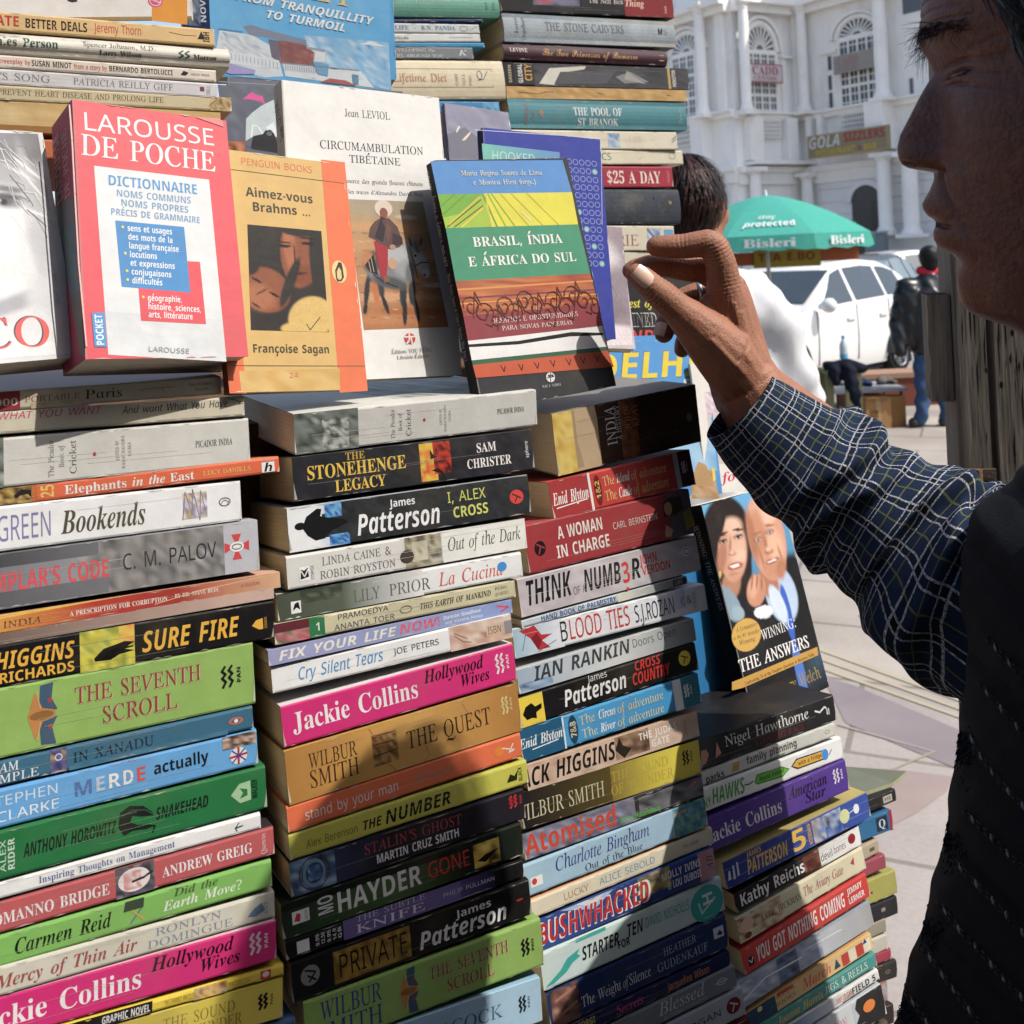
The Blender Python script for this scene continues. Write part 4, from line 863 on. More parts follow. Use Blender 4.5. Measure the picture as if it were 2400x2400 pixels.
        X = X + 12 * g(py - 500, 80) * g(ay - .050, .018)                       # hollow cheek
        for k in range(3): X = X + 4.0 * g(py - (20 + 26 * k + 150 * ay), 3.5) * (ay < .055)     # forehead lines
        for k in range(4): X = X + 5.0 * g((py - 185) - (k - 1.5) * 26 - (ay - .048) * (k - 1.5) * 900, 4) * g(ay - .054, .008)   # crow's feet
        X2 = xc + (xk - xc) * (-np.cos(rear)) ** 1.0; y2 = -w * 1.02 * np.sin(rear)
        Xa = np.concatenate([X, X2]); Ya = np.concatenate([y, y2])
        for j in range(len(Xa)):
            V[i, j] = onplane(Xa[j], py, HQ, HVW) + HVW * Ya[j]; VY[i, j] = Ya[j]; VX[i, j] = Xa[j]
    return V, rows, nf, VY, VX
HV, HROWS, HNF, HY, HX = head_mesh()
bm_ = MB(); SK = hx('904628', .36)  # darker, redder than the hand: the face's shade is put into its colour
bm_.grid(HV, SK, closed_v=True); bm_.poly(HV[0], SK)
HHEAD = len(bm_.v)
# ear
def ear(y, sgn):
    c = onplane(2590, 270, HQ, HVW) + HVW * y; E = []
    for i in range(9):
        r = .032 * (1 - (i / 8) ** 1.6 * .75); bul = .016 * math.sin(math.pi * min(1, (i + 1.5) / 9.5)) - .010 * (i > 5)
        E.append([c - HF * (r * .62 * math.cos(t) + .004) + HVW * sgn * bul + np.array([0, 0, r * math.sin(t) * (1 if math.sin(t) > 0 else .92)]) for t in np.linspace(0, 2 * math.pi, 24, endpoint=False)])
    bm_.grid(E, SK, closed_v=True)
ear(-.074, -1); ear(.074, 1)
def nrmz(v): return np.asarray(v, float) / np.linalg.norm(v)
# ---- right arm and hand; H() takes hand picture points and a depth
SHD = .884
def H(x, y, dd=0.0): return un(*tp('H', x, y), SHD + dd)
def hp(*a): return [(H(x, y, d), r * (1.25 if r < 12.6 else 1.30 + min(.05, (r - 12.6) * .03)) / 1000.0) for x, y, d, r in a]
wr = (1270, 1600, .028, 25)
chains = [
    hp((2060, 2330, .02, 34), (1650, 1980, .022, 30), (1420, 1760, .026, 27), (1300, 1620, .027, 24.5), (1230, 1480, .024, 23)),
    hp((1440, 1780, .012, 24), (1290, 1560, .012, 22)), hp((1440, 1780, .045, 23), (1300, 1560, .045, 20)),
    hp((1255, 1520, .016, 21), (1165, 1150, .010, 16), (1110, 830, .004, 13.5), (1070, 640, .0, 12.2)),                   # index metacarpal
    hp((1270, 1500, .030, 20), (1205, 1120, .028, 16), (1160, 820, .026, 13), (1130, 680, .024, 12)),
    hp((1275, 1520, .044, 18), (1220, 1150, .046, 15), (1180, 860, .046, 12.5), (1150, 740, .044, 11.5)),
    hp((1270, 1540, .056, 16), (1210, 1200, .062, 13), (1165, 930, .062, 11.5), (1120, 830, .060, 10.5)),
    hp((1070, 640, .0, 12), (1045, 470, -.004, 10.8), (985, 305, -.006, 10.2), (930, 268, -.006, 9.6), (800, 285, -.004, 9.0), (700, 300, -.002, 8.7), (560, 300, .0, 8.2), (455, 298, .001, 7.2)),   # index finger
    hp((1130, 680, .024, 11.5), (980, 560, .020, 10.2), (860, 500, .018, 9.8), (760, 505, .018, 9.2), (640, 490, .018, 8.6), (560, 478, .018, 8.5), (400, 472, .016, 8.0), (265, 505, .014, 7.2), (230, 520, .014, 6.6)),
    hp((1150, 740, .044, 11), (960, 730, .046, 9.8), (800, 745, .046, 9.2), (690, 790, .045, 8.8), (590, 900, .042, 8.2), (545, 1000, .036, 7.8), (525, 1090, .032, 7.0)),                            # ring finger
    hp((1120, 830, .060, 10), (950, 900, .062, 8.6), (830, 980, .062, 8.0), (750, 1090, .058, 7.4), (705, 1180, .052, 6.8), (690, 1235, .048, 6.0)),
    hp((1220, 1500, .008, 19), (1060, 1270, -.004, 19), (880, 1080, -.012, 16), (745, 950, -.016, 13), (640, 860, -.018, 11.2), (510, 745, -.020, 10.6), (430, 680, -.020, 9.6), (330, 590, -.019, 8.6), (275, 550, -.018, 7.4)),   # thumb
    hp((1110, 1200, .004, 17), (960, 1040, -.002, 13), (900, 960, .002, 10), (960, 850, .004, 10), (1060, 760, .004, 11)),    # web
    hp((1050, 1200, .03, 18), (1080, 980, .034, 14)),
]
def hand_fine(v):
    # knuckle creases and a little slack in the skin
    v = v.copy()
    for (x, y, d), (x1, y1, d1), wid_, amp in (((990, 300, -.006), (1070, 560, 0), .011, .5), ((700, 298, -.002), (900, 275, -.006), .007, .35), ((560, 478, .018), (760, 500, .018), .007, .35), ((840, 520, .018), (1000, 570, .02), .008, .4), ((455, 700, -.020), (640, 860, -.018), .011, .55), ((720, 930, -.016), (900, 1090, -.01), .012, .35), ((1080, 640, 0), (1130, 900, 0), .012, .3), ((1000, 900, .0), (800, 880, 0), .016, .45), ((1330, 1660, .028), (1500, 1850, .028), .016, .3)):
        c = H(x, y, d); ax = nrmz(H(x1, y1, d1) - c); r = v - c; t = r @ ax; rad = r - t[:, None] * ax; rl = np.linalg.norm(rad, axis=1) + 1e-9
        k = np.exp(-(t / wid_) ** 2) * np.exp(-(np.maximum(0, rl - .016) / .012) ** 2); wv = np.sin(t * 2 * math.pi / .0034 + 30 * np.sin(rl * 90 + rad[:, 2] * 160) * .06)
        v = v + (rad / rl[:, None]) * (k * (np.minimum(wv, .2) * amp * .0008))[:, None]
    for pts in (((1240, 1300), (1140, 820)), ((1290, 1320), (1200, 900)), ((1180, 1420), (900, 1130))):      # tendons
        a, b = H(*pts[0], -.0), H(*pts[1], -.0); d = b - a; L2 = d @ d; t = np.clip(((v - a) @ d) / L2, 0, 1); q_ = np.linalg.norm((v - a - t[:, None] * d)[:, [0, 2]], axis=1)
        v[:, 1] -= .0010 * np.exp(-(q_ / .0028) ** 2) * (v[:, 1] < SHD + .02)
    return v
hb = blob(None, chains, .0009, None, hx('a86e50', .70), None, 9, hand_fine)
i0 = len(bm_.v); bm_.v += hb.v; bm_.f += [tuple(i0 + k for k in f) for f in hb.f]; bm_.c += hb.c; bm_.m += [1] * len(hb.f)
# trunk under the clothes, so that the figure is whole
tb = blob(None, [[((.40, .55, 1.50), .058), ((.45, .61, 1.38), .08), ((.47, .64, 1.15), .11), ((.47, .64, .95), .11)], [((.47, .57, .95), .075), ((.47, .56, .08), .05)], [((.47, .72, .95), .075), ((.47, .73, .08), .05)], [((.49, .72, 1.36), .05), ((.46, .78, 1.27), .042), (tuple(H(2060, 2330, .02)), .034)]], .014, None, hx('a86e50', .7), None, 4)
i0 = len(bm_.v); bm_.v += tb.v; bm_.f += [tuple(i0 + k for k in f) for f in tb.f]; bm_.c += tb.c; bm_.m += [1] * len(tb.f)
M_FACE = mat('shaded_face_skin', .45, .4, .7, 330, .30, 150, noise2=.35, ns2=95, tint='b87450'); M_HAND = mat('hand_skin', .48, .3, .5, 520, .14, 60, noise2=.16, ns2=14, tint='7a4030')  # lighter speckle on the face is painted sheen
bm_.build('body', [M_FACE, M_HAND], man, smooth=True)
# nails
def nail(ctr, along, across, nrm, l, w):
    mb = MB(); G = []
    for i in range(7):
        u = -1 + 2 * i / 6; row = []
        for j in range(7):
            v = -1 + 2 * j / 6; ww = w * (1 - .18 * u * u * (1 if u < 0 else .6)); row.append(ctr + along * l * u + across * ww * v + nrm * (.0012 - .0022 * v * v - .0006 * u * u))
        G.append(row)
    mb.grid(G, hx('d9b09a', .85)); return mb.build('fingernail', mat('nail', .3, .5, 0, 1, .06, 200), man, smooth=True)
def nrmz(v): return np.asarray(v, float) / np.linalg.norm(v)
al = nrmz(H(300, 560, -.019) - H(400, 650, -.020)); vw = nrmz(CAMP - H(330, 590, -.02)); nn = nrmz(vw + np.array([-.15, 0, .45])); ac = nrmz(np.cross(al, nn)); nn = nrmz(np.cross(ac, al))
nail(H(322, 588, -.0195) + nn * .0104, al, ac, nn, .0090, .0072)
al = nrmz(H(520, 1100, .032) - H(550, 1000, .036)); nn = nrmz(nrmz(CAMP - H(525, 1090, .03)) + np.array([-.55, 0, 0])); ac = nrmz(np.cross(al, nn)); nn = nrmz(np.cross(ac, al))
nail(H(520, 1085, .032) + nn * .0092, al, ac, nn, .0065, .0060)
# ring on the third finger
mb = MB(); c = H(845, 742, .046); ax = nrmz(H(800, 745, .046) - H(960, 730, .046)); a_ = nrmz(np.cross(ax, [0, 0, 1])); b_ = np.cross(ax, a_)
mb.grid([[c + (.0122 + .0011 * math.cos(q)) * (a_ * math.cos(t) + b_ * math.sin(t)) + ax * .0019 * math.sin(q) for t in np.linspace(0, 2 * math.pi, 32, endpoint=False)] for q in np.linspace(0, 2 * math.pi, 9)], hx('d8d8dc'), closed_v=True)
mb.build('ring', M_METAL, man, smooth=True)
# hair, sideburn, brows
def man_hair():
    rnd = random.Random(11); mb = MB(); pts, nr = [], []; cen = onplane(2600, 150, HQ, HVW)
    for i in range(0, len(HROWS), 2):
        for j in range(HV.shape[1]):
            p = HV[i, j]; px, py = proj(p)
            lim = 2240 if py < -150 else (2240 + (py + 150) * .62 if py < 40 else 2358 + (py - 40) * .34)
            if px > lim and py < 520:
                n = p - cen; n /= np.linalg.norm(n)
                if px > 2800 or rnd.random() < .35: pts.append(p); nr.append(n)
    cols = ['1c1514', '2a1f1c', '6a6460', '8a8480', '3a2c26', '4a423e', '17100e']
    hair_strands(mb, pts, nr, lambda p: np.array([.8, 0, -.9]), rnd, 5200, .030, .0016, cols, .004)
    mb.build('hair', M_HAIR, man)
    for sgn in (1, -1):
        mb = MB()
        for k in range(110):
            a = rnd.uniform(-.014, .022); py = 92 + rnd.uniform(-13, 15) + 240 * max(0, a); y = sgn * (.030 + a)
            i = int(np.argmin(np.abs(HROWS - py))); j = int(np.argmin(np.abs(HY[i, :HNF] - y))); p = HV[i, j]
            l = rnd.uniform(.005, .013) * (1.15 if a < 0 else .7); cv = rnd.uniform(-.6, .9); pts_ = []
            d0 = HF * .8 + HVW * sgn * rnd.uniform(-.1, .9) + np.array([0, 0, rnd.uniform(-.5, .3)]); d0 /= np.linalg.norm(d0)
            for q in range(6):
                f = q / 5; pts_.append(p + d0 * l * f - HF * l * .9 * f * f * cv * .6 + np.array([0, 0, -l * f * f * (.5 + cv * .7)]))
            mb.tube(pts_, [.00022 * (1 - .75 * q / 5) for q in range(6)], hx('17100e'), 4, cap=False)
        mb.build('eyebrow', M_HAIR, man)
    for sgn in (1, -1):
        mb = MB()
        for k in range(26):
            a = -.011 + .022 * k / 25; y = sgn * (.0315 + a); py = 187 + 2200 * a * a * 10
            i = int(np.argmin(np.abs(HROWS - py))); p = HV[i, int(np.argmin(np.abs(HY[i, :HNF] - y)))]
            dz = np.array([0, 0, -.001]); mb.tube([p + HF * .0005, p + HF * .0030 + dz * 2.2, p + HF * .0055 + dz * 2.8], [.0002, .00016, .00006], hx('120c0a'), 4, cap=False)
        mb.build('eyelash', M_HAIR, man)
man_hair()
# ---- plaid sleeve
def plaid():
    m = bpy.data.materials.new('plaid_cotton'); m.use_nodes = True; n = m.node_tree.nodes; L = m.node_tree.links; b = n['Principled BSDF']
    uv = n.new('ShaderNodeUVMap'); uv.uv_map = 'UVMap'; sp = n.new('ShaderNodeSeparateXYZ'); nw = n.new('ShaderNodeTexNoise'); nw.inputs['Scale'].default_value = 55; L.new(uv.outputs[0], nw.inputs[0]); va = n.new('ShaderNodeVectorMath'); va.operation = 'MULTIPLY_ADD'; va.inputs[1].default_value = (.004, .004, 0); L.new(nw.outputs[1], va.inputs[0]); L.new(uv.outputs[0], va.inputs[2]); L.new(va.outputs[0], sp.inputs[0])
    def stripes(sock, per, off):
        f = math_(n, 'FRACT', math_(n, 'ADD', math_(n, 'DIVIDE', sock, per, L), off, L), None, L)
        w, yl, bk = None, None, None
        def band(c, h): return math_(n, 'LESS_THAN', math_(n, 'ABSOLUTE', math_(n, 'SUBTRACT', f, c, L), None, L), h, L)
        return math_(n, 'MAXIMUM', band(.37, .024), band(.58, .024), L), band(.97, .022), band(.47, .10)
    wu, yu, ku = stripes(sp.outputs[0], .0235, .1); wv, yv, kv = stripes(sp.outputs[1], .0225, .35)
    ns = n.new('ShaderNodeTexNoise'); ns.inputs['Scale'].default_value = 900; L.new(uv.outputs[0], ns.inputs[0])
    th = math_(n, 'MULTIPLY', math_(n, 'SUBTRACT', ns.outputs[0], .30, L), 2.6, L); th.node.use_clamp = True
    def mixn(a, c, f):
        x = n.new('ShaderNodeMix'); x.data_type = 'RGBA'
        if isinstance(f, float): x.inputs[0].default_value = f
        else: L.new(f, x.inputs[0])
        if isinstance(a, tuple): x.inputs[6].default_value = a
        else: L.new(a, x.inputs[6])
        x.inputs[7].default_value = c; return x.outputs[2]
    c = mixn((.011, .019, .042, 1), (.004, .005, .007, 1), math_(n, 'MULTIPLY', math_(n, 'ADD', ku, kv, L), .5, L))
    c = mixn(c, (.10, .11, .035, 1), math_(n, 'MULTIPLY', math_(n, 'MAXIMUM', yu, yv, L), .75, L))
    c = mixn(c, (.42, .43, .46, 1), math_(n, 'MULTIPLY', math_(n, 'MAXIMUM', wu, wv, L), th, L))
    L.new(c, b.inputs['Base Color']); b.inputs['Roughness'].default_value = .95; b.inputs['Specular IOR Level'].default_value = .08
    bp = n.new('ShaderNodeBump'); bp.inputs['Strength'].default_value = .35; bp.inputs['Distance'].default_value = .001; L.new(ns.outputs[0], bp.inputs['Height']); L.new(bp.outputs[0], b.inputs['Normal'])
    return m
M_PLAID = plaid()
def sleeve():
    cl = [(1732, 951, SHD, .0385, .034), (1790, 1008, .884, .0455, .038), (1880, 1084, .880, .0525, .045), (1970, 1146, .870, .0565, .050), (2050, 1203, .858, .0605, .054), (2140, 1272, .840, .0690, .060), (2225, 1340, .815, .0775, .068), (2330, 1400, .79, .086, .074), (2450, 1440, .78, .09, .078)]
    t = np.linspace(0, 1, len(cl)); ts = np.linspace(0, 1, 200); nphi = 120
    A = np.array(cl); C = np.array([[np.interp(x, t, A[:, k]) for k in range(5)] for x in ts])
    for k in range(5): C[:, k] = np.convolve(np.pad(C[:, k], 8, mode='edge'), np.hanning(17) / np.hanning(17).sum(), 'valid')
    C[0, :2] = A[0, :2]; P = np.array([un(c[0], c[1], c[2]) for c in C]); s = np.concatenate([[0], np.cumsum(np.linalg.norm(np.diff(P, axis=0), axis=1))])
    mb = MB(); mb.uv = []; G = []; rs = np.random.RandomState(5); amp = rs.uniform(.5, 1.2, 9); pha = rs.uniform(0, 6.28, 9)
    fold_c = [.030, .075, .104, .138, .168, .200, .228, .262, .30]
    for i in range(len(ts)):
        T_ = P[min(i + 3, len(P) - 1)] - P[max(i - 3, 0)]; T_ /= np.linalg.norm(T_); a = np.cross(T_, [0, 1.0, 0]); a /= np.linalg.norm(a); a = -a if a[2] < 0 else a; b = np.cross(T_, a); row = []
        for k in range(nphi):
            ph = 2 * math.pi * k / nphi; r = C[i, 3]; dsp = 0
            for q, fc_ in enumerate(fold_c):
                if q == 0: continue
                w = s[i] - fc_ - .030 * math.sin(ph + pha[q]) - .012 * math.sin(2 * ph + pha[q] * 2)
                dsp += .0105 * amp[q] * (math.exp(-(w / .011) ** 2) - .7 * math.exp(-((w - .017) / .010) ** 2)) * (.6 + .4 * math.cos(ph - pha[q]))
            dsp += .0018 * math.sin(3 * ph + s[i] * 30) + .0012 * math.sin(5 * ph - s[i] * 55 + 1)
            dsp *= min(1, max(.12, (s[i] - .035) / .03))
            row.append(P[i] + (r + dsp) * math.cos(ph) * a + (C[i, 4] + dsp) * math.sin(ph) * b)
            mb.uv.append((s[i] + .006 * math.sin(ph + 1) , ph / (2 * math.pi) * 2 * math.pi * .047 + .05 * s[i]))
        G.append(row)
    mb.grid(G, (0, 0, 0, 1), closed_v=True)
    # turned-in cuff edge
    i0 = len(mb.v); r2 = [[P[0] + (np.array(p) - P[0]) * f + (P[3] - P[0]) * g_ for p in G[0]] for f, g_ in ((1.0, 0), (.96, .1), (.93, 2.5))]
    mb.grid(r2, (0, 0, 0, 1), closed_v=True); mb.uv += [(0.001, k / nphi * .29) for _ in range(3) for k in range(nphi)]
    mb.build('shirt_sleeve', M_PLAID, man, smooth=True)
sleeve()
# ---- quilted black vest
VS = np.array([(1090, 2420), (1115, 2396), (1166, 2346), (1200, 2300), (1240, 2272), (1300, 2257), (1400, 2262), (1500, 2268), (1600, 2268), (1650, 2266), (1690, 2262), (1733, 2250), (1873, 2236), (1943, 2224), (2059, 2201), (2166, 2173), (2246, 2150), (2362, 2117), (2400, 2106), (2600, 2060), (2800, 2040)], float)
VD = .70
VQ, VV, VF = side_plane(2250, 1700, VD)
def vest_ring(py):
    x0 = np.interp(py, VS[:, 0], VS[:, 1]); q_ = np.clip((py - 1090) / 260, 0, 1); ax = .06 + .12 * q_ ** .6; by = .05 + .155 * q_ ** .5
    p = onplane(x0, py, VQ, VV); return p, ax, by
def vest_pt(p, ax, by, ph): return p - VF * ax * (1 - math.cos(ph)) - VV * by * math.sin(ph)
QL = [[(1530, -10), (1600, 70), (1717, 192)], [(1490, 212), (1560, 300), (1640, 385), (1717, 478)], [(1430, 440), (1480, 560), (1570, 680), (1640, 760), (1717, 840)], [(1412, 858), (1500, 945), (1600, 1040), (1717, 1150)], [(1352, 1098), (1440, 1190), (1560, 1310), (1717, 1480)], [(1280, 1310), (1390, 1455), (1500, 1570), (1600, 1690), (1717, 1810)], [(1205, 1545), (1310, 1690), (1440, 1860), (1500, 1932)], [(1118, 1770), (1180, 1850), (1250, 1960)]]
def vest():
    rnd = random.Random(3); mb = MB(); G = []; pys = np.linspace(1090, 2800, 150); N = 140
    QP = [[tp('T11', *p) for p in l] for l in QL]
    for py in pys:
        p, ax, by = vest_ring(py); row = []
        for k in range(N):
            ph = 2 * math.pi * k / N; row.append(vest_pt(p, ax, by, ph))
        G.append(row)
    G = np.array(G)
    # puff between the stitch lines
    for i in range(len(G)):
        for k in range(N):
            if math.sin(2 * math.pi * k / N) < -.3: continue
            X_, Y_ = proj(G[i, k]); v = (Y_ - X_ * 1.02); f = ((v - (-785)) / 247.0); fr = f - math.floor(f); puff = math.sin(math.pi * fr) ** .5
            n = VF * math.cos(2 * math.pi * k / N) - VV * math.sin(2 * math.pi * k / N); G[i, k] += n * (.006 * puff - .003 + .0012 * math.sin(X_ * .07) * math.sin(Y_ * .05))
    mb.grid(G, hx('191a1f'), closed_v=True); mb.poly(G[0], hx('191a1f'))
    # stitches
    sm = mb; cw, cg = hx('96969a'), hx('3c3e46')
    def surf(px, py):
        r = ray(px, py)
        for d in np.linspace(.42, .95, 420):
            P_ = CAMP + r * d; lat = (P_ - VQ) @ VV; pyp = proj(P_ - VV * lat)[1]; p, ax, by = vest_ring(pyp)
            if (((P_ - p) @ -VF - ax) / ax) ** 2 + (lat / by) ** 2 < 1.03: return P_ - r * .004
        return None
    for l in QP:
        l = np.array(l); ds = np.concatenate([[0], np.cumsum(np.linalg.norm(np.diff(l, axis=0), axis=1))]); n = int(ds[-1] / 3)
        for off in (-4, 4):
            run = []
            for k in range(n + 1):
                t = k * 3; x = np.interp(t, ds, l[:, 0]); y = np.interp(t, ds, l[:, 1]); q_ = surf(x + off * .7, y - off * .7)
                m_ = (t + (11 if off > 0 else 0)) % 24
                if q_ is not None and m_ < 15: run.append(q_)
                if (m_ >= 15 or k == n) and len(run) > 1: sm.tube(run, .0007, cg, 4); run = []
                elif m_ >= 15: run = []
        t = 30
        while t < ds[-1]:
            x = np.interp(t, ds, l[:, 0]); y = np.interp(t, ds, l[:, 1]); a, b = surf(x - 2, y - 9), surf(x + 3, y + 10)
            if a is not None and b is not None: sm.tube([a, (a + b) / 2, b], [.0006, .0010, .0006], cw, 5)
            t += rnd.uniform(44, 62)
    mb.build('vest', mat('quilted_nylon', .8, .12, .3, 380, .2, 40), man, smooth=True)
    # fleece edging down the front
    fm = MB()
    for k in range(2000):
        py = rnd.uniform(1650, 2420); p, ax, by = vest_ring(py); ph = rnd.gauss(.05, .10); q_ = vest_pt(p, ax, by, ph)
        l = rnd.uniform(.001, .0034); d = np.array([-1, rnd.uniform(-.8, .3), rnd.uniform(-.8, .6)]); fm.tube([q_ + np.array([.001, 0, 0]), q_ + d * l * .6 + np.array([0, 0, -.001]), q_ + d * l * .8 + np.array([0, 0, -.003])], [.0006, .0005, .0002], hx(rnd.choice(['1a2430', '22303e', '14181e', '2a3a48'])), 3, cap=False)
    fm.build('fleece_trim', M_CLOTH, man)
    blob('trousers', [[((.48, .64, .93), .16), ((.47, .57, .75), .11), ((.47, .56, .10), .075)], [((.48, .68, .93), .15), ((.47, .72, .75), .11), ((.47, .73, .10), .075)]], .016, M_CLOTH, hx('33353c'), man, 4)
    for y in (.56, .74): blob('shoe', [[((.50, y, .05), .05), ((.32, y, .045), .043)]], .01, M_LEATHER, hx('241f1c'), man, 3)
vest()
# ------------------------------------------------------------------ stall carcass under and behind the books (mostly hidden)
def stall():
    th = TH; s_ = np.array([math.cos(th), math.sin(th), 0]); n_ = np.array([math.sin(th), -math.cos(th), 0]); O = un(664.6, 1701.8, .70)
    def M(p): return O + s_ * p[0] - n_ * p[1] + np.array([0, 0, p[2] - O[2]])
    root = empty('book_stall', 'rough plank stall carrying the stacks of books', 'stall'); r = root
    c = hx('8a6a48'); zf = O[2] - .42
    mb = MB(); mb.box(-.75, .42, -.02, .62, zf - .03, zf, c, M=M); mb.build('table_top', M_WOOD, r)
    zr = un(900, 930, .78)[2] - .022
    for x0, x1, y0, y1 in ((-.72, .18, .128, .36), (-.72, .62, .362, .66)): mb = MB(); mb.box(x0, x1, y0, y1, zf, zr, hx('7a5a40'), M=M); mb.build('rear_tier', M_WOOD, r)
    for x in (-.7, .38):
        for y in (0, .56): mb = MB(); mb.box(x - .03, x + .03, y - .03, y + .03, 0, zf - .03, c, M=M); mb.build('leg', M_WOOD, r)
stall()

# ------------------------------------------------------------------ added dark sheet, unseen behind the camera, blocks sky light
def sky_blocker():
    mb = MB(); G = [[(-2.2 + 5.6 * i / 60, -1.0 + .07 * math.sin(i * .9) + .03 * math.sin(i * 2.3 + z), z) for z in np.linspace(.05, 4.4, 16)] for i in range(61)]
    mb.grid(G, hx('1c242c')); tag(mb.build('shade_sheet', M_CLOTH, None, smooth=True), 'dark blue grey sheet added behind the camera to block sky light', 'shade_sheet')
sky_blocker()
TILES.update({'V': (480, 0, 4.025), 'Q': (0, 300, 3.22), 'U': (780, 400, 3.577)})
K_ = '1c1a1c'; Wt = 'f6f5f2'
def cricket(x0):  # x positions of the pale sporting anthology spine; x0 maps 0..1 to tile x
    X = x0
    return [('m', ['5f6860', '8c958c', '3a423c', 'b9bfb4'], X(.0), X(.265), 0, 1, 12, 9, 3), ('m', ['20261f', '59625a', 'd5d8ce', '2a302a'], X(.115), X(.225), .04, .78, 9, 10, 8),
            ('v', 'The Picador', 'R', '7d7a74', X(.398), X(.415), .12, .88), ('v', 'Book of', 'R', '7d7a74', X(.43), X(.445), .3, .75), ('v', 'Cricket', 'R', '6d6a66', X(.462), X(.482), .15, .85),
            ('o', 'c02a3c', X(.532), X(.542), .46, .55), ('v', 'EDITED BY', 'R', '9a968f', X(.6), X(.61), .33, .75), ('v', 'RAMACHANDRA', 'R', '9a968f', X(.618), X(.628), .15, .85), ('v', 'GUHA', 'R', '9a968f', X(.637), X(.647), .4, .7),
            ('t', 'PICADOR INDIA', 'R', '4c4a4a', X(.84), X(.95), .44, .58)]
def cross_box(c, x0, x1, v0, v1): return [('r', c, x0, x1, v0, v1)]
# ---- left column, front tier
book('1', 'T4', (0, 330, 448), (1430, 225, 345), 'e3d8be', [('r', 'a83f48', -400, 130, .02, .98), ('t', '2000', 'D', 'f3e6da', -90, 118, .25, .6), ('t', 'PORTABLE', 'R', 'b26a5c', 163, 527, .36, .66),
     ('t', 'Paris', 'R', '3a3a3e', 557, 803, .3, .78), ('t', 'Macmillan', 'R', '55524c', 1222, 1370, .6, .76), ('t', 'Travel', 'R', '55524c', 1260, 1345, .3, .46), ('l', 'b99a5a', .5, (900, .55, 960, .62, 1050, .6, 1060, .4, 1050, .62, 1130, .62)),
     ('m', ['e3d8be', 'cdb98f', 'e3d8be'], 200, 540, .0, .3, 8, 3, 4)], 'cream travel guide with a dark red block on its spine, topping the leftmost stack', L=.17, top='b0877c', D=.19, lean=0)
book('1', 'T4', (0, 452, 602), (1580, 352, 482), 'd8cfb8', [('t', 'HOW TO GET WHAT YOU WANT', 'N', 'd2427c', -600, 655, .62, .95), ('t', 'And want What You Have', 'N', '2a2728', 795, 1475, .52, .86), ('l', '4a4640', .5, (1480, .9, 1530, .8, 1560, .7, 1545, .6, 1570, .62))],
     'worn beige paperback with pink and black hand lettering under the cream travel guide', L=.178)
book('1', 'T4', (0, 628, 945), (1612, 492, 785), 'd9d7d1', cricket(lambda f: 1612 + (f - 1) * 1573 / 1.0 * 1.0 if False else 1612 - (1 - f) * 2160), 'thick pale grey paperback with tiny vertical lettering and red dot, leftmost front stack', L=.2)
book('1', 'T4', (0, 955, 1060), (1805, 738, 852), 'ee6d42', [('m', ['c9a24a', '3a3226', '8a6a34', 'd8b860', '2c2a2a'], -100, 205, .03, .97, 12, 5, 5), ('p', '2c2628', (90, .5, 140, .8, 200, .7, 205, .2, 180, .5, 130, .45, 100, .25)), ('m', ['d27a3a', 'b8622c'], 205, 240, .03, .97, 3, 5, 6),
     ('v', '25', 'B', 'f2d060', 262, 348, .15, .9), ('t', 'Elephants', 'D', Wt, 415, 822, .22, .72), ('t', 'in the', 'J', Wt, 855, 1070, .22, .72), ('t', 'East', 'D', Wt, 1098, 1256, .22, .72), ('t', 'LUCY DANIELS', 'R', 'f6d678', 1315, 1625, .35, .62),
     ('r', Wt, 1692, 1775, .1, .72), ('t', 'h', 'K', '151515', 1705, 1765, .14, .66), ('t', 'HODDER', 'B', 'f3c9b4', 1695, 1775, .78, .88)], 'slim orange paperback with white title that juts out past its stack', L=.2, top='f08a50')
book('1', 'T4', (0, 1068, 1362), (1558, 897, 1160), 'f4f4f5', [('t', 'JANE GREEN', 'S', '8a86b8', -330, 338, .22, .78), ('t', 'Bookends', 'J', '57503f', 400, 945, .22, .74), ('m', ['cfc9d8', 'e3c66a', '8a86a0', 'f2eef4', 'b79ac0'], 1185, 1340, .2, .82, 7, 6, 9), ('l', '8a8698', .6, (1180, .2, 1200, .85, 1240, .3, 1250, .9, 1290, .15, 1300, .85, 1335, .25)),
     ('O', '6a6868', 1415, 1492, .4, .62), ('l', '6a6868', .5, (1425, .46, 1450, .56, 1480, .5, 1465, .42))], 'white paperback with lavender and dark brown lettering in the leftmost front stack', L=.178)
def cross_pattee(X0, X1):
    xm = (X0 + X1) / 2; w = X1 - X0; r = []
    for a in range(4):
        p = []
        for da, rr in ((-.16, .12), (-.38, 1), (.38, 1), (.16, .12)):
            t = a * math.pi / 2 + da; p += [xm + math.cos(t) * rr * w / 2, .52 + math.sin(t) * rr * .27]
        r.append(('p', 'e0474a', p))
    return r + [('o', 'f4f2f2', xm - w * .27, xm + w * .27, .42, .62), ('O', '55555a', xm - w * .2, xm + w * .2, .46, .58)]
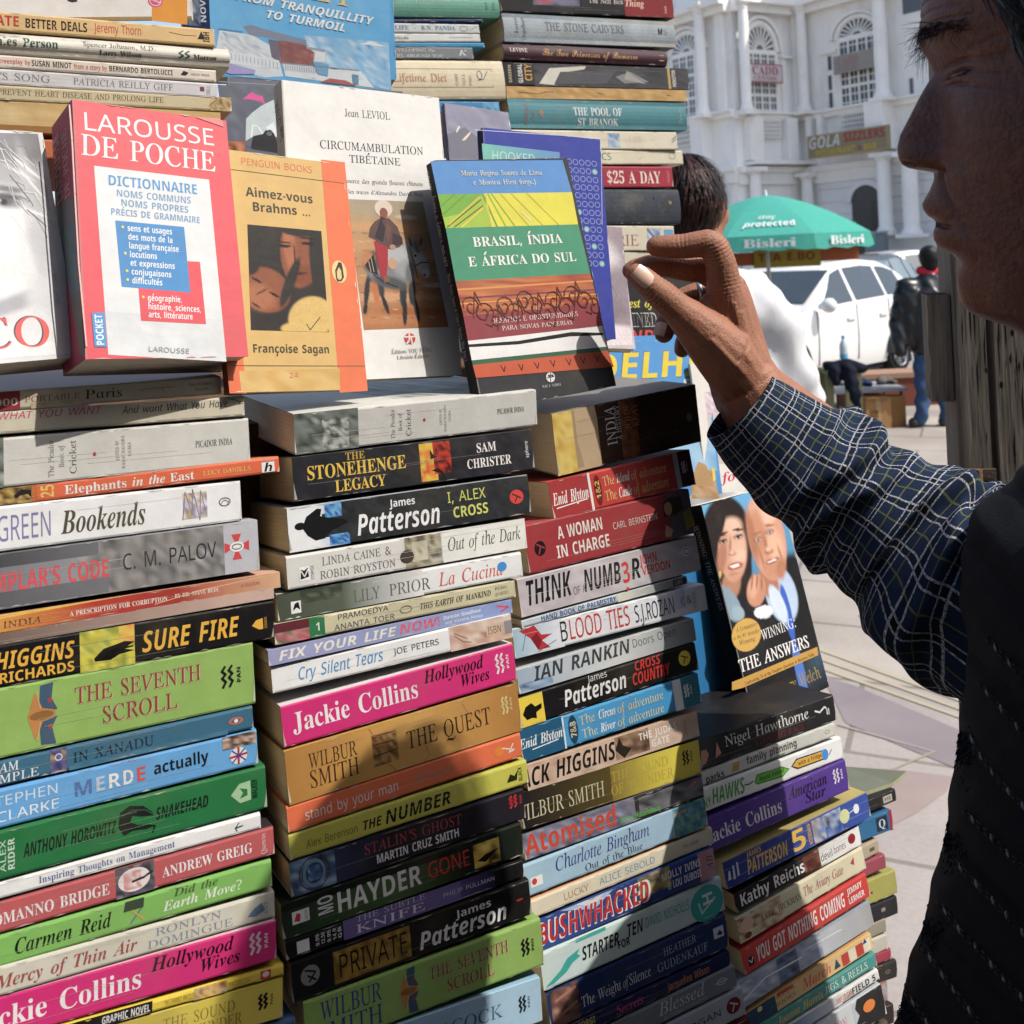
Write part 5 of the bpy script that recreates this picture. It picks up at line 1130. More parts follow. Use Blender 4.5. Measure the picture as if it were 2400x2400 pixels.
book('1', 'T4', (0, 1372, 1735), (1672, 1152, 1478), '98989c', [('h', '5a5a60', 'c9c9d2', -700, 1672, 0, 1), ('m', ['58585c', '7c7a7a', 'a8a4a0', '6a686a', 'c0bec2'], 500, 1450, .0, .98, 22, 8, 21), ('h', '3c3c40', '77777c', -300, 640, .74, .98), ('h', '5c5c62', '7c7c82', -300, 700, .02, .3),
     ('l', 'b8b8bc', .4, (300, .58, 820, .6)), ('l', 'a8a8ac', .4, (200, .44, 800, .43)), ('t', "THE TEMPLAR'S CODE", 'B', 'e8545c', -440, 708, .3, .64), ('t', 'C. M. PALOV', 'S', '34343a', 790, 1400, .38, .68)] + cross_pattee(1447, 1617),
     'thick mottled grey paperback with salmon title and a red cross emblem', L=.178, top='c9c9d4')
book('1', 'T4', (0, 1760, 1895), (1812, 1500, 1582), 'd98a3a', [('h', 'f0b53a', 'c8352c', -300, 620, 0, 1), ('h', 'c8352c', 'b03a34', 620, 1150, 0, 1), ('h', 'b03a34', 'e6b48a', 1150, 1812, 0, 1), ('p', 'f6c548', (-100, .75, 600, .95, 900, 1, -100, 1)), ('l', 'e8c090', .5, (1000, .2, 1300, .62, 1780, .9)),
     ('t', 'FIXING INDIA', 'R', '4c2c1a', -330, 275, .2, .58), ('t', 'A PRESCRIPTION FOR CORRUPTION', 'D', 'f8efe4', 452, 1083, .3, .58), ('t', 'BY DR. STEVE BEDI.', 'D', 'f3e2d2', 1130, 1420, .38, .62), ('t', 'A NATION', 'R', '8a3a34', 1560, 1682, .4, .6)],
     'slim paperback with a spine fading from yellow through red to pink', L=.205, top='e8b8a0')
book('1', 'T8', (0, 160, 216), (1240, -46, 4), '8a7468', [('h', '5a4a44', 'dcb9a8', -300, 1240, 0, 1)], 'thin brownish pink booklet pressed between the flame coloured and the black and yellow paperbacks', L=.19, top='c9a898')
book('1', 'T8', (0, 220, 408), (1240, 8, 190), '191718', [('t', 'JACK HIGGINS', 'K', 'f2b62e', -262, 338, .42, .82), ('t', 'JUSTIN RICHARDS', 'B', 'f2b62e', -285, 338, .1, .34), ('m', ['e8e04a', 'd8cc32', '8a9a3a', 'efe46a'], 362, 610, .0, .98, 10, 8, 14), ('m', ['f08a4a', 'e8d24a', 'f2b04a'], 540, 610, .55, .98, 3, 4, 15),
     ('p', '14120f', (425, .3, 470, .5, 520, .55, 565, .6, 610, .55, 560, .42, 610, .34, 540, .3, 500, .2, 430, .22)), ('l', '14120f', 1.2, (460, .3, 520, .42, 600, .45)), ('t', 'SURE FIRE', 'K', 'f5b92f', 642, 1080, .24, .74), ('p', 'f2b62e', (1140, .42, 1160, .55, 1190, .58, 1190, .3, 1172, .3)), ('v', 'SIMON', 'B', 'b89030', 1196, 1208, .3, .6)],
     'black paperback with bold yellow lettering and a yellow action scene, leftmost front stack', L=.178)
SCROLL = lambda X: [('t', 'WILBUR', 'R', '2d4c9a', X(-.19), X(.14), .56, .9), ('t', 'SMITH', 'R', '2d4c9a', X(-.15), X(.14), .12, .48)]
def scroll_items(x0, x1):
    X = lambda f: x0 + (x1 - x0) * f
    it = [('t', 'WILBUR', 'R', '2c4a96', X(.075), X(.33), .53, .88), ('t', 'SMITH', 'R', '2c4a96', X(.06), X(.335), .1, .46)]
    it += [('p', '46607a', (X(.43), .5, X(.435), .93, X(.47), .95, X(.465), .72, X(.48), .55)), ('p', '46607a', (X(.43), .5, X(.435), .07, X(.475), .05, X(.465), .3, X(.48), .45)), ('p', 'c98a4a', (X(.4), .5, X(.42), .85, X(.44), .6, X(.475), .54, X(.475), .44, X(.44), .4, X(.42), .15)),
           ('o', '9a6a34', X(.405), X(.47), .43, .56), ('o', 'c23a3a', X(.455), X(.465), .66, .73), ('o', 'c23a3a', X(.455), X(.465), .28, .34), ('l', 'e0b070', .6, (X(.425), .85, X(.435), .6)), ('l', 'e0b070', .6, (X(.425), .15, X(.435), .4))]
    for dx, dv, c in ((.002, -.012, 'd9b9a0'), (0, 0, '9c3c34')):
        it += [('t', 'THE SEVENTH', 'R', c, X(.53 + dx), X(.865 + dx), .56 + dv, .8 + dv), ('t', 'SCROLL', 'R', c, X(.6 + dx), X(.8 + dx), .2 + dv, .44 + dv)]
    return it + [('pan', '202020', X(.915), X(.965), .36, .68)]
book('1', 'T8', (0, 408, 735), (1150, 202, 480), '96bd5c', scroll_items(-560, 1150), 'thick green paperback with a carved bird and red brown title, leftmost front stack', L=.178)
book('1', 'T8', (0, 738, 860), (1145, 494, 590), '3c718e', [('t', 'WILLIAM', 'R', 'eef2f4', -180, 92, .52, .88), ('t', 'DALRYMPLE', 'R', 'eef2f4', -230, 183, .1, .44), ('m', ['3a3f78', '8a7ab0', '2c2c58', 'c4a84a'], 228, 303, .02, .98, 5, 6, 17), ('O', 'd6d0e8', 248, 284, .5, .8), ('t', 'IN XANADU', 'R', '152c3e', 335, 702, .28, .68),
     ('m', ['3c718e', '4d84a0', '2f6280'], 310, 1030, .0, .2, 20, 3, 18), ('o', 'e06a34', 1036, 1100, .34, .66), ('o', '3c718e', 1046, 1090, .4, .6), ('o', 'f0f0f0', 1060, 1078, .42, .58)], 'teal blue paperback with an orange oval, under the thick green bird book', L=.178)
book('1', 'T8', (0, 862, 1056), (1165, 604, 748), '66aee8', [('t', 'STEPHEN', 'S', 'd4e8f8', -70, 268, .56, .82), ('t', 'CLARKE', 'S', 'eef6fc', -20, 270, .16, .42)] + [('t', ch, 'B', c, x0, x1, .34, .72) for ch, c, x0, x1 in (('M', '5a78b8', 330, 425), ('E', 'c0cfe4', 428, 480), ('R', 'f4f4f4', 486, 545), ('D', 'f2eeee', 552, 608), ('E', 'e0564e', 614, 665))] +
     [('t', 'actually', 'B', '1c1c24', 695, 945, .42, .74), ('m', ['7a5a44', '3a2c28', 'c8a088', 'd8d0cc'], 1010, 1160, .62, .98, 7, 5, 19), ('o', 'e8e4e4', 1040, 1118, .14, .62), ('l', 'b8323c', 1.4, (1042, .36, 1116, .4)), ('l', 'b8323c', 1.4, (1078, .16, 1080, .6)), ('l', '2c4a9a', .9, (1052, .22, 1108, .54)), ('l', '2c4a9a', .9, (1052, .54, 1108, .22))],
     'sky blue paperback with multicoloured lettering and a round flag picture', L=.178)
book('1', 'T8', (0, 1058, 1284), (1205, 760, 955), '1f7a42', [('v', 'ALEX', 'S', 'cfe2d2', 0, 26, .15, .8), ('v', 'RIDER', 'B', 'cfe2d2', 36, 66, .15, .8), ('t', 'ANTHONY HOROWITZ', 'K', '17201b', 108, 526, .34, .62), ('t', 'SNAKEHEAD', 'K', '17201b', 706, 945, .4, .66),
     ('p', '1a231e', (535, .45, 545, .75, 590, .85, 650, .78, 690, .6, 695, .52, 640, .56, 600, .62, 590, .5, 620, .4, 660, .36, 690, .28, 660, .26, 600, .3, 560, .24)), ('l', '44564a', .7, (548, .66, 600, .74, 660, .68, 690, .56)), ('l', '17201b', 1.0, (660, .34, 700, .28, 690, .16)), ('p', 'a8d0a0', (1045, .5, 1085, .72, 1135, .74, 1135, .3, 1085, .28)), ('p', '1f7a42', (1085, .62, 1120, .56, 1120, .42, 1085, .38, 1100, .5)), ('v', 'WALKER', 'B', '12301c', 1140, 1165, .3, .74)],
     'green paperback with embossed black lettering and a snake head', L=.198)
book('1', 'T8', (0, 1286, 1370), (1180, 978, 1045), 'f3f3f1', [('t', 'Inspiring Thoughts on Management', 'D', '5a6aa8', 175, 792, .3, .7), ('l', '4a4a4e', .9, (1065, .45, 1098, .5)), ('l', '4a4a4e', .7, (1072, .25, 1066, .46, 1082, .72))], 'thin white paperback with small blue title below the green snake book', L=.2)
book('1', 'T8', (0, 1372, 1528), (1240, 1040, 1160), 'cb5f63', [('m', ['3a3a44', '6a6874', '20202a', 'c8c0c0'], 524, 700, 0, 1, 8, 6, 22), ('o', 'f4e8e6', 535, 680, .12, .9), ('m', ['f4e8e6', 'd88a88', 'f8f0ee'], 560, 640, .2, .8, 5, 4, 23), ('l', '3a2c30', 1.4, (600, .45, 650, .5, 690, .62)), ('t', 'ROMANNO BRIDGE', 'D', 'f8efee', -80, 496, .26, .62), ('t', 'ANDREW GREIG', 'D', 'f8efee', 735, 1142, .3, .64), ('v', 'Quercus', 'R', 'f6dada', 1180, 1202, .14, .86)],
     'coral red paperback with white lettering and a small snowy picture', L=.195, top='3c3438')
book('1', 'T8', (0, 1532, 1680), (1230, 1188, 1310), '84c25a', [('t', 'Carmen Reid', 'J', '14200f', 65, 505, .28, .76), ('t', 'Did the', 'J', '4a6a3a', 790, 990, .66, .92), ('t', 'Earth Move?', 'J', 'e8f4dc', 740, 1096, .26, .58), ('l', '5a7a9a', .9, (590, .18, 640, .6)), ('l', 'd8b050', .9, (600, .6, 650, .2)), ('p', '3a4a3a', (560, .62, 650, .62, 655, .95, 570, .95))],
     'bright green paperback with black and white script lettering', L=.195)
book('1', 'T8', (0, 1683, 1798), (1243, 1322, 1458), 'd8d4c2', [('t', 'The Mercy of Thin Air', 'J', 'a8514e', -190, 622, .26, .7), ('t', 'RONLYN', 'R', '8a97ac', 708, 1010, .56, .84), ('t', 'DOMINGUE', 'R', '8a97ac', 672, 1062, .16, .44), ('p', '6a86a8', (1120, .3, 1150, .55, 1185, .7, 1200, .4, 1160, .24)), ('v', 'BLACK', 'R', '8a97ac', 1195, 1212, .25, .7)],
     'pale beige paperback with faded red script, above the lower pink book', L=.198, hard=0)
def jackie(x0, x1):
    X = lambda f: x0 + (x1 - x0) * f
    return [('t', 'Jackie Collins', 'D', 'fbf2f4', X(.045), X(.585), .3, .76), ('t', 'Hollywood', 'J', '2a0f1c', X(.615), X(.87), .58, .9), ('t', 'Wives', 'J', '2a0f1c', X(.765), X(.89), .24, .54), ('pan', 'fbe9f0', X(.92), X(.975), .32, .8)]
book('1', 'T8', (0, 1806, 2015), (1250, 1462, 1640), 'e3267e', jackie(-210, 1250), 'hot pink paperback with white author name low in the leftmost front stack', L=.178, top='efe6e6')
book('1', 'T8', (0, 2020, 2078), (1283, 1660, 1712), 'eed22e', [('r', '1c1a1c', -300, 690, 0, 1), ('t', 'GRAPHIC NOVEL', 'B', 'e8e8e8', 460, 680, .2, .8), ('t', 'THE CHARMED BRACELET', 'S', '9a6a1c', 745, 880, .3, .7), ('m', ['b8742e', 'e8c070', '8a4a24', 'f0d8a8'], 880, 1028, 0, 1, 10, 4, 31), ('t', 'PATRICIA', 'S', 'c88a1c', 1035, 1130, .3, .7), ('r', 'd23a3a', 1180, 1226, .15, .9), ('o', 'f0e8d8', 1188, 1218, .3, .8)],
     'very thin yellow and black paperback with a tiny picture near the bottom left', L=.2)
book('1', 'T8', (0, 2085, 2280), (1280, 1722, 1900), 'd9c53c', [('h', 'a88a2c', 'ead648', -300, 1280, 0, 1), ('t', 'THE SOUND', 'R', '8a7426', 740, 1070, .52, .8), ('t', 'OF THUNDER', 'R', '8a7426', 760, 1098, .16, .44), ('pan', '1c1c1c', 1172, 1236, .36, .72)], 'golden yellow paperback at the bottom of the leftmost front stack', L=.178)
book('1', 'T8', (0, 2285, 2440), (1335, 1905, 2040), '4a6a92', [], 'dusty blue paperback barely showing at the bottom left', L=.19)
# ---- second column
book('2', 'T5', (248, 325, 605), (1815, 180, 402), 'd9d7d1', cricket(lambda f: 248 + f * 1565), 'thick pale grey paperback with an old team photograph, top of the middle stack', top='d8d6cc', topart=['d8d6cc', '8a8c84', 'c4c4bc', '5f635c', 'e0ded6'], D=.2, lean=0)
book('2', 'T5', (240, 608, 905), (1790, 427, 690), '26262a', [('m', ['1a1a1e', '303036', '222226', '3a3a40'], 240, 1790, .02, .98, 40, 6, 33), ('t', 'THE', 'D', 'c9a23a', 585, 712, .78, .95), ('t', 'STONEHENGE', 'D', 'f0c63c', 328, 972, .44, .74), ('t', 'LEGACY', 'D', 'f0c63c', 505, 832, .1, .36), ('m', ['f2b02a', 'e8d038', 'f08a24', 'd8481e'], 1062, 1170, .06, .95, 5, 8, 34), ('m', ['c8281e', 'e0401e', '7a1a18', '2c1a1c'], 1150, 1262, .2, .95, 6, 8, 35), ('p', '1c1618', (1130, .3, 1170, .34, 1200, .25, 1225, .05, 1180, .04, 1190, .2)),
     ('p', '1c1618', (1130, .8, 1150, .66, 1175, .6, 1130, .56)), ('t', 'SAM', 'D', 'f4ece8', 1428, 1558, .58, .8), ('t', 'CHRISTER', 'D', 'f4ece8', 1360, 1645, .22, .44), ('v', 'sphere', 'B', 'c8c8cc', 1738, 1760, .3, .72)], 'black paperback with golden title and a fiery picture, second in the middle stack')
book('2', 'T5', (208, 930, 1245), (1768, 732, 968), '2b2d30', [('m', ['202226', '34373a', '26282c', '42454a'], 400, 1768, .02, .98, 44, 9, 36), ('r', 'f2f4f6', 208, 430, .0, 1), ('h', 'f2f4f6', '4a9ae0', 400, 560, .76, 1), ('h', 'f2f4f6', '3a8ad8', 400, 600, .0, .22), ('m', ['5ab0f0', '1a4a9a', '7ac4f4', '123a7a'], 450, 560, .66, .96, 6, 4, 37), ('m', ['5ab0f0', '1a4a9a', '7ac4f4', '123a7a'], 470, 590, .02, .26, 6, 4, 38),
     ('p', '16181a', (255, .55, 275, .62, 310, .6, 330, .75, 400, .9, 430, .88, 420, .72, 470, .66, 560, .6, 600, .5, 480, .34, 440, .2, 380, .18, 330, .32, 300, .5, 275, .48)), ('o', '16181a', 250, 320, .47, .64), ('t', 'James', 'B', 'f4f4f4', 872, 1035, .68, .86), ('t', 'Patterson', 'K', 'f8f8f8', 648, 1190, .14, .62), ('t', 'I, ALEX', 'S', 'd6d860', 1240, 1488, .58, .84), ('t', 'CROSS', 'B', 'd6d860', 1268, 1498, .2, .46),
     ('o', 'e2403a', 1640, 1728, .3, .66), ('l', '2b2d30', 1.2, (1660, .56, 1710, .44)), ('l', '2b2d30', 1.0, (1690, .5, 1672, .36))], 'black and white paperback with a coated figure and white surname, third in middle stack', top='dfe6ee')
book('2', 'T5', (200, 1250, 1480), (1745, 1008, 1196), 'dfddd8', [('r', 'f0eee6', 1205, 1745, 0, 1), ('m', ['3a3436', '7a6a5a', 'c8c0a0', '4a4442', 'd8d4c0'], 965, 1200, .0, .98, 8, 7, 41), ('m', ['b8b090', 'dcd8bc', '9a9070'], 1010, 1110, .2, .8, 4, 4, 42), ('o', '4a3a36', 930, 1020, .18, .6), ('t', 'LINDA CAINE &', 'R', '77736e', 432, 876, .56, .8), ('t', 'ROBIN ROYSTON', 'R', '77736e', 415, 905, .16, .4), ('t', 'Out of the Dark', 'I', '4a4a3e', 1240, 1712, .34, .76),
     ('r', 'f6f6f4', 280, 345, .2, .62), ('p', '2a2a2e', (285, .25, 340, .3, 335, .58, 310, .5, 290, .55)), ('l', 'f4f4f2', .8, (292, .5, 312, .32, 335, .52)), ('v', 'CORGI', 'S', '8a8680', 355, 372, .2, .62)], 'off white paperback with a crouching child picture and handwritten title', top='e6e2da')
book('2', 'T5', (140, 1500, 1678), (1720, 1222, 1385), 'f1f1ef', [('h', '4e5646', '5d6858', 140, 560, 0, 1), ('h', '5d6858', 'f1f1ef', 560, 1080, 0, 1), ('r', 'f4f4f2', 226, 290, .2, .64), ('p', '20201e', (235, .3, 250, .55, 275, .6, 285, .3, 262, .4)), ('m', ['4e5646', '3a4236', '6a745e'], 290, 560, .5, 1, 8, 4, 43), ('t', 'LILY', 'R', '63665e', 632, 805, .2, .64), ('t', 'PRIOR', 'R', '63665e', 865, 1130, .2, .64), ('t', 'La Cucina', 'I', 'e0605a', 1182, 1600, .22, .74), ('o', '3b98ea', 1562, 1622, .36, .74)],
     'paperback shading from olive to white with a round blue sticker', top='c8c6c0')
book('2', 'T5', (120, 1680, 1842), (1675, 1410, 1508), 'd3cba6', [('r', '6a2c34', 120, 345, .5, 1), ('m', ['b04a5a', 'd88a8a', '3a7a5a', 'c25a68'], 120, 345, 0, .55, 7, 4, 44), ('r', '2f7c4c', 345, 445, 0, 1), ('t', '1', 'B', 'd8e8d0', 385, 420, .3, .7), ('t', 'PRAMOEDYA', 'S', '4a4a5c', 528, 858, .62, .9), ('t', 'ANANTA TOER', 'S', '5c5c74', 505, 895, .14, .42), ('O', '6a6648', 930, 1010, .3, .7), ('t', 'THIS EARTH OF MANKIND', 'J', '4a4632', 1060, 1520, .36, .66), ('t', 'BURU', 'R', '8a8468', 1548, 1630, .6, .75), ('t', 'QUARTET', 'R', '8a8468', 1545, 1635, .3, .45)],
     'sand coloured paperback with green and red patterned end')
book('2', 'T5', (80, 1862, 1965), (1655, 1526, 1620), 'a6a7cf', [('h', 'a6a7cf', '8fa6da', 80, 1655, 0, 1), ('t', 'FIX YOUR LIFE', 'K', 'f0eee0', 145, 905, .2, .8), ('t', 'NOW!', 'K', 'ee5a78', 925, 1195, .22, .84), ('t', 'Duncan Goodhew', 'B', 'e8ecf6', 1212, 1455, .56, .8), ('t', 'and Victoria Hislop', 'B', 'd4dcf0', 1220, 1465, .2, .42), ('l', 'e8566a', 1.4, (1560, .7, 1630, .5, 1580, .25))], 'lilac paperback with chunky cream and red lettering')
book('2', 'T9', (80, 132, 280), (1287, -128, -18), 'f6f6f5', [('m', ['e8c8b4', 'c89a80', 'f0dccc', 'a87a64'], 975, 1287, 0, 1, 9, 5, 46), ('l', '8a6a5a', .7, (1000, .6, 1040, .3, 1080, .2)), ('l', '8a6a5a', .7, (1000, .7, 1060, .4)), ('r', '9a9498', 1250, 1287, .2, .75), ('r', 'dcc0a4', 1160, 1240, .3, .7), ('t', 'ISBN', 'S', '6a5444', 1165, 1235, .35, .65), ('t', 'Cry Silent Tears', 'N', '3a9ada', 210, 640, .3, .76), ('t', 'JOE PETERS', 'S', '4a4c50', 695, 922, .42, .66)],
     'white paperback with blue handwritten title above the pink book in the middle stack')
book('2', 'T9', (133, 325, 556), (1302, 17, 200), 'e3267e', jackie(133, 1302), 'hot pink paperback with white author name and white cover edge, middle stack', top='f4f1f0')
book('2', 'T9', (155, 560, 836), (1325, 208, 460), 'cf9a45', [('h', 'b98238', 'dba650', 155, 800, 0, 1), ('h', 'dba650', 'b9803a', 800, 1325, 0, 1), ('t', 'WILBUR', 'R', '3a2818', 275, 515, .54, .82), ('t', 'SMITH', 'R', '3a2818', 270, 523, .18, .5), ('m', ['b07a3a', '5a3c20', 'd8a860', '7a5228'], 588, 712, .2, .8, 8, 7, 48), ('l', '5a3a1e', .8, (590, .75, 705, .78)), ('l', '5a3a1e', .8, (590, .62, 700, .6)), ('l', '5a3a1e', .8, (592, .4, 710, .42)), ('l', 'b85a2c', .5, (580, .95, 600, .8, 700, .78)), ('l', 'b85a2c', .5, (660, .18, 690, .02)), ('l', 'c06a30', .4, (850, .3, 860, .1, 830, .0)), ('l', 'c06a30', .4, (1050, .9, 1080, .6)),
     ('t', 'THE QUEST', 'R', '3e2a18', 765, 1185, .34, .68), ('pan', 'e8d088', 1240, 1290, .45, .78)], 'golden brown paperback with dark capitals and a stone carving, under the middle pink book')
book('2', 'T9', (158, 840, 975), (1335, 462, 592), 'ef7444', [('t', 'stand by your man', 'S', 'fbe6da', 245, 718, .28, .66), ('t', 'gil mcneil', 'S', 'c08e78', 802, 992, .32, .7), ('o', 'f08a24', 1200, 1245, .3, .72), ('l', 'f4e4d4', .9, (1240, .6, 1300, .4, 1270, .35, 1295, .66))], 'orange paperback with thin white lowercase title in the middle stack')
book('2', 'T9', (168, 978, 1116), (1366, 602, 722), 'cfcb48', [('t', 'Alex Berenson', 'S', '6a6a2a', 252, 512, .28, .58), ('t', 'THE', 'K', '22220f', 535, 632, .26, .62), ('t', 'NUMBER', 'K', '22220f', 648, 980, .22, .74), ('p', '2a2a14', (1260, .3, 1280, .62, 1300, .5, 1320, .7, 1310, .3)), ('v', 'BLACK', 'B', '55551f', 1320, 1338, .2, .8)], 'mustard yellow paperback with black title under the orange one')
book('2', 'T9', (172, 1122, 1300), (1350, 740, 905), '25222c', [('m', ['a8c0d8', '5a7a9a', '3a4a6a', '26242e'], 172, 420, 0, 1, 8, 7, 50), ('o', '7a96b4', 235, 350, .1, .9), ('o', '35506e', 250, 338, .2, .8), ('m', ['6a96c8', '2a4a7a', '9ac0e0'], 262, 326, .3, .7, 4, 4, 51), ('O', '4a3a44', 215, 370, .02, .98), ('h', '3a3e5a', '1e1b20', 400, 700, 0, 1), ('t', "STALIN'S GHOST", 'R', 'b84a50', 550, 1042, .52, .82), ('t', 'MARTIN CRUZ SMITH', 'B', 'f0f0f0', 602, 1020, .16, .42), ('pan', 'c8343a', 1278, 1340, .5, .85)],
     'dark paperback with a blue medal and red serif title, middle stack')
book('2', 'T9', (130, 1332, 1510), (1340, 908, 1092), '1a221a', [('h', '27352a', '4a6a3a', 130, 700, .0, .75), ('h', '4a6a3a', '1a1e18', 700, 1060, .0, .75), ('m', ['d8a02a', 'e8d060', '7a4a14', '3a2a10'], 1095, 1225, .1, .8, 5, 6, 53), ('p', '14100c', (1110, .3, 1150, .2, 1225, .5, 1150, .42)), ('v', 'MO', 'B', 'e8e8e4', 312, 388, .3, .82), ('t', 'HAYDER', 'B', 'f4f4f0', 402, 832, .22, .78), ('t', 'GONE', 'S', 'd8342c', 862, 1078, .28, .74), ('r', 'f2f2ee', 182, 268, .32, .66), ('p', 'd8342c', (190, .4, 205, .6, 225, .56, 220, .36)), ('v', 'BANTAM', 'S', '3a3a3a', 245, 260, .36, .62)],
     'dark green paperback with big white surname and red title, middle stack')
book('2', 'T9', (150, 1514, 1616), (1345, 1102, 1196), '17161a', [('r', '7a68a8', 440, 1030, 0, 1), ('h', '5a4c88', '232040', 1030, 1200, 0, 1), ('t', 'THE SUBTLE', 'R', 'd8d2e8', 510, 862, .7, 1.0), ('t', 'KNIFE', 'R', 'f0ecf6', 508, 862, .14, .56), ('t', 'PHILIP PULLMAN', 'S', 'd8d4e4', 940, 1202, .42, .64), ('r', 'ecece8', 206, 268, .15, .75), ('v', '9.99', 'B', 'd8d8d8', 300, 318, .2, .8), ('v', '12.50', 'B', 'd8d8d8', 328, 346, .2, .8), ('v', '9.95', 'B', 'd8d8d8', 358, 376, .2, .8), ('v', '14.9', 'B', 'd8d8d8', 386, 404, .2, .8), ('v', 'GB', 'B', 'd8d8d8', 412, 430, .2, .8)],
     'slim black paperback with a purple title band and price column')
book('2', 'T9', (180, 1620, 1842), (1380, 1204, 1382), '1b1a1a', [('r', '8a6a1e', 392, 778, .1, .9), ('m', ['8a6a1e', 'b8902e', '6a4c14', 'c8a240'], 392, 778, .1, .9, 14, 6, 55), ('v', '', 'B', K_, 0, 1, 0, 1) if False else ('t', 'PRIVATE', 'S', '1f170a', 412, 765, .22, .78), ('t', 'James', 'B', 'f0f0f0', 1012, 1188, .64, .84), ('t', 'Patterson', 'K', 'f4f4f4', 818, 1262, .16, .6), ('o', '8a8a86', 226, 322, .3, .8), ('l', '1b1a1a', 1.2, (250, .7, 300, .6, 268, .4)), ('l', '1b1a1a', 1.2, (262, .55, 300, .4)), ('o', 'a82a2a', 1310, 1345, .5, .56)],
     'black paperback with a gold foil title plate, low in the middle stack')
book('2', 'T9', (245, 1826, 2092), (1440, 1392, 1645), '96bd5c', scroll_items(245, 1440), 'thick green paperback with a carved bird, at the bottom of the middle stack')
book('2', 'T9', (250, 2100, 2330), (1435, 1690, 1922), 'a6cfe8', [('h', '8abce0', 'b4d8ee', 250, 1435, 0, 1), ('t', 'THE PEACOCK', 'R', '4a6a8a', 560, 1245, .4, .7), ('l', '88a8c0', .4, (1150, .95, 1180, .6, 1230, .5)), ('pan', '20303c', 1325, 1378, .36, .7)], 'pale blue paperback half cut off below the lower green bird book', L=.178)
# ---- third column
book('3', 'T6', (415, 322, 745), (1342, 140, 510), '46302a', [('m', ['d8a830', 'f0d878', 'e8c458', 'c89a34'], 415, 560, 0, 1, 5, 9, 61), ('p', 'cdb28c', (545, 0, 560, .5, 540, 1, 690, 1, 735, 0)), ('p', 'b89a74', (545, .05, 590, .05, 560, .5, 560, .97, 540, 1)), ('h', '8a5a3a', '6a3a24', 700, 950, 0, 1), ('m', ['7a4a2e', 'a0623a', '5a3220', '8a5030'], 840, 960, .02, .98, 5, 8, 62), ('h', '4a2c24', '3a2220', 700, 840, 0, 1), ('h', '4a2a22', '2c2226', 950, 1342, 0, 1), ('m', ['3a2422', '4a2c26', '2e2224'], 960, 1200, .05, .95, 8, 6, 63),
     ('v', 'INDIA', 'R', 'f2ece8', 750, 812, .3, .94), ('v', 'A HISTORY', 'R', 'e8e0da', 815, 845, .36, .93), ('v', 'JOHN', 'R', 'e08a50', 872, 912, .5, .9), ('v', 'KEAY', 'R', 'e08a50', 920, 962, .52, .9), ('o', '7a8a92', 1262, 1300, .38, .54)], 'very thick brown paperback with vertical lettering below the pointing hand', top='8a8a88', D=.17, lean=1)
book('3', 'T6', (390, 768, 1026), (1305, 556, 792), 'cf4038', [('r', 'b2373a', 390, 640, 0, 1), ('r', 'f0eeea', 640, 655, 0, 1), ('r', 'c8ccd4', 1192, 1222, 0, 1), ('r', '4a1c26', 1222, 1305, 0, 1), ('t', 'Enid Blyton', 'J', 'fbf6f2', 405, 635, .36, .68), ('l', 'fbf6f2', .9, (420, .28, 620, .34)), ('o', '7a1f22', 672, 718, .08, .9), ('v', '1&2', 'B', 'e8c860', 680, 708, .25, .75), ('t', 'The', 'R', 'f0c878', 735, 810, .56, .8), ('t', 'Island', 'J', 'fbf6f0', 820, 905, .56, .8), ('t', 'of adventure', 'R', 'f0c878', 918, 1145, .54, .8), ('t', 'The', 'R', 'f0c878', 735, 810, .16, .42), ('t', 'Castle', 'J', 'fbf6f0', 820, 905, .16, .42), ('t', 'of adventure', 'R', 'f0c878', 918, 1145, .14, .42), ('pan', 'e8dce0', 1238, 1275, .4, .7)],
     'red paperback with cream serif title lines and a dark maroon end', top='e05048')
book('3', 'T6', (230, 1046, 1380), (1302, 812, 1108), 'a9363c', [('r', '6a5a5c', 1150, 1240, .02, .96), ('r', '5c5460', 1225, 1302, .02, .98), ('p', '3c2c26', (1120, .5, 1130, .82, 1165, .9, 1245, .88, 1250, .6, 1200, .5, 1160, .52)), ('o', 'c89a78', 1130, 1180, .52, .82), ('p', '8a8a2c', (1250, .1, 1240, .5, 1290, .6, 1302, .2)), ('p', 'd8a88c', (1110, .08, 1125, .34, 1165, .2, 1150, .06)), ('o', '1c1618', 282, 354, .32, .62), ('l', 'a9363c', 1.2, (300, .56, 345, .46)), ('l', 'a9363c', 1.2, (322, .5, 308, .36)),
     ('t', 'A WOMAN', 'B', 'f0e4dc', 440, 732, .56, .82), ('t', 'IN CHARGE', 'B', 'f0e4dc', 418, 762, .18, .44), ('t', 'CARL BERNSTEIN', 'S', 'e8cfc8', 792, 1082, .5, .64)], 'dark red paperback with white sans title and a small portrait at its right end', top='b8484c')
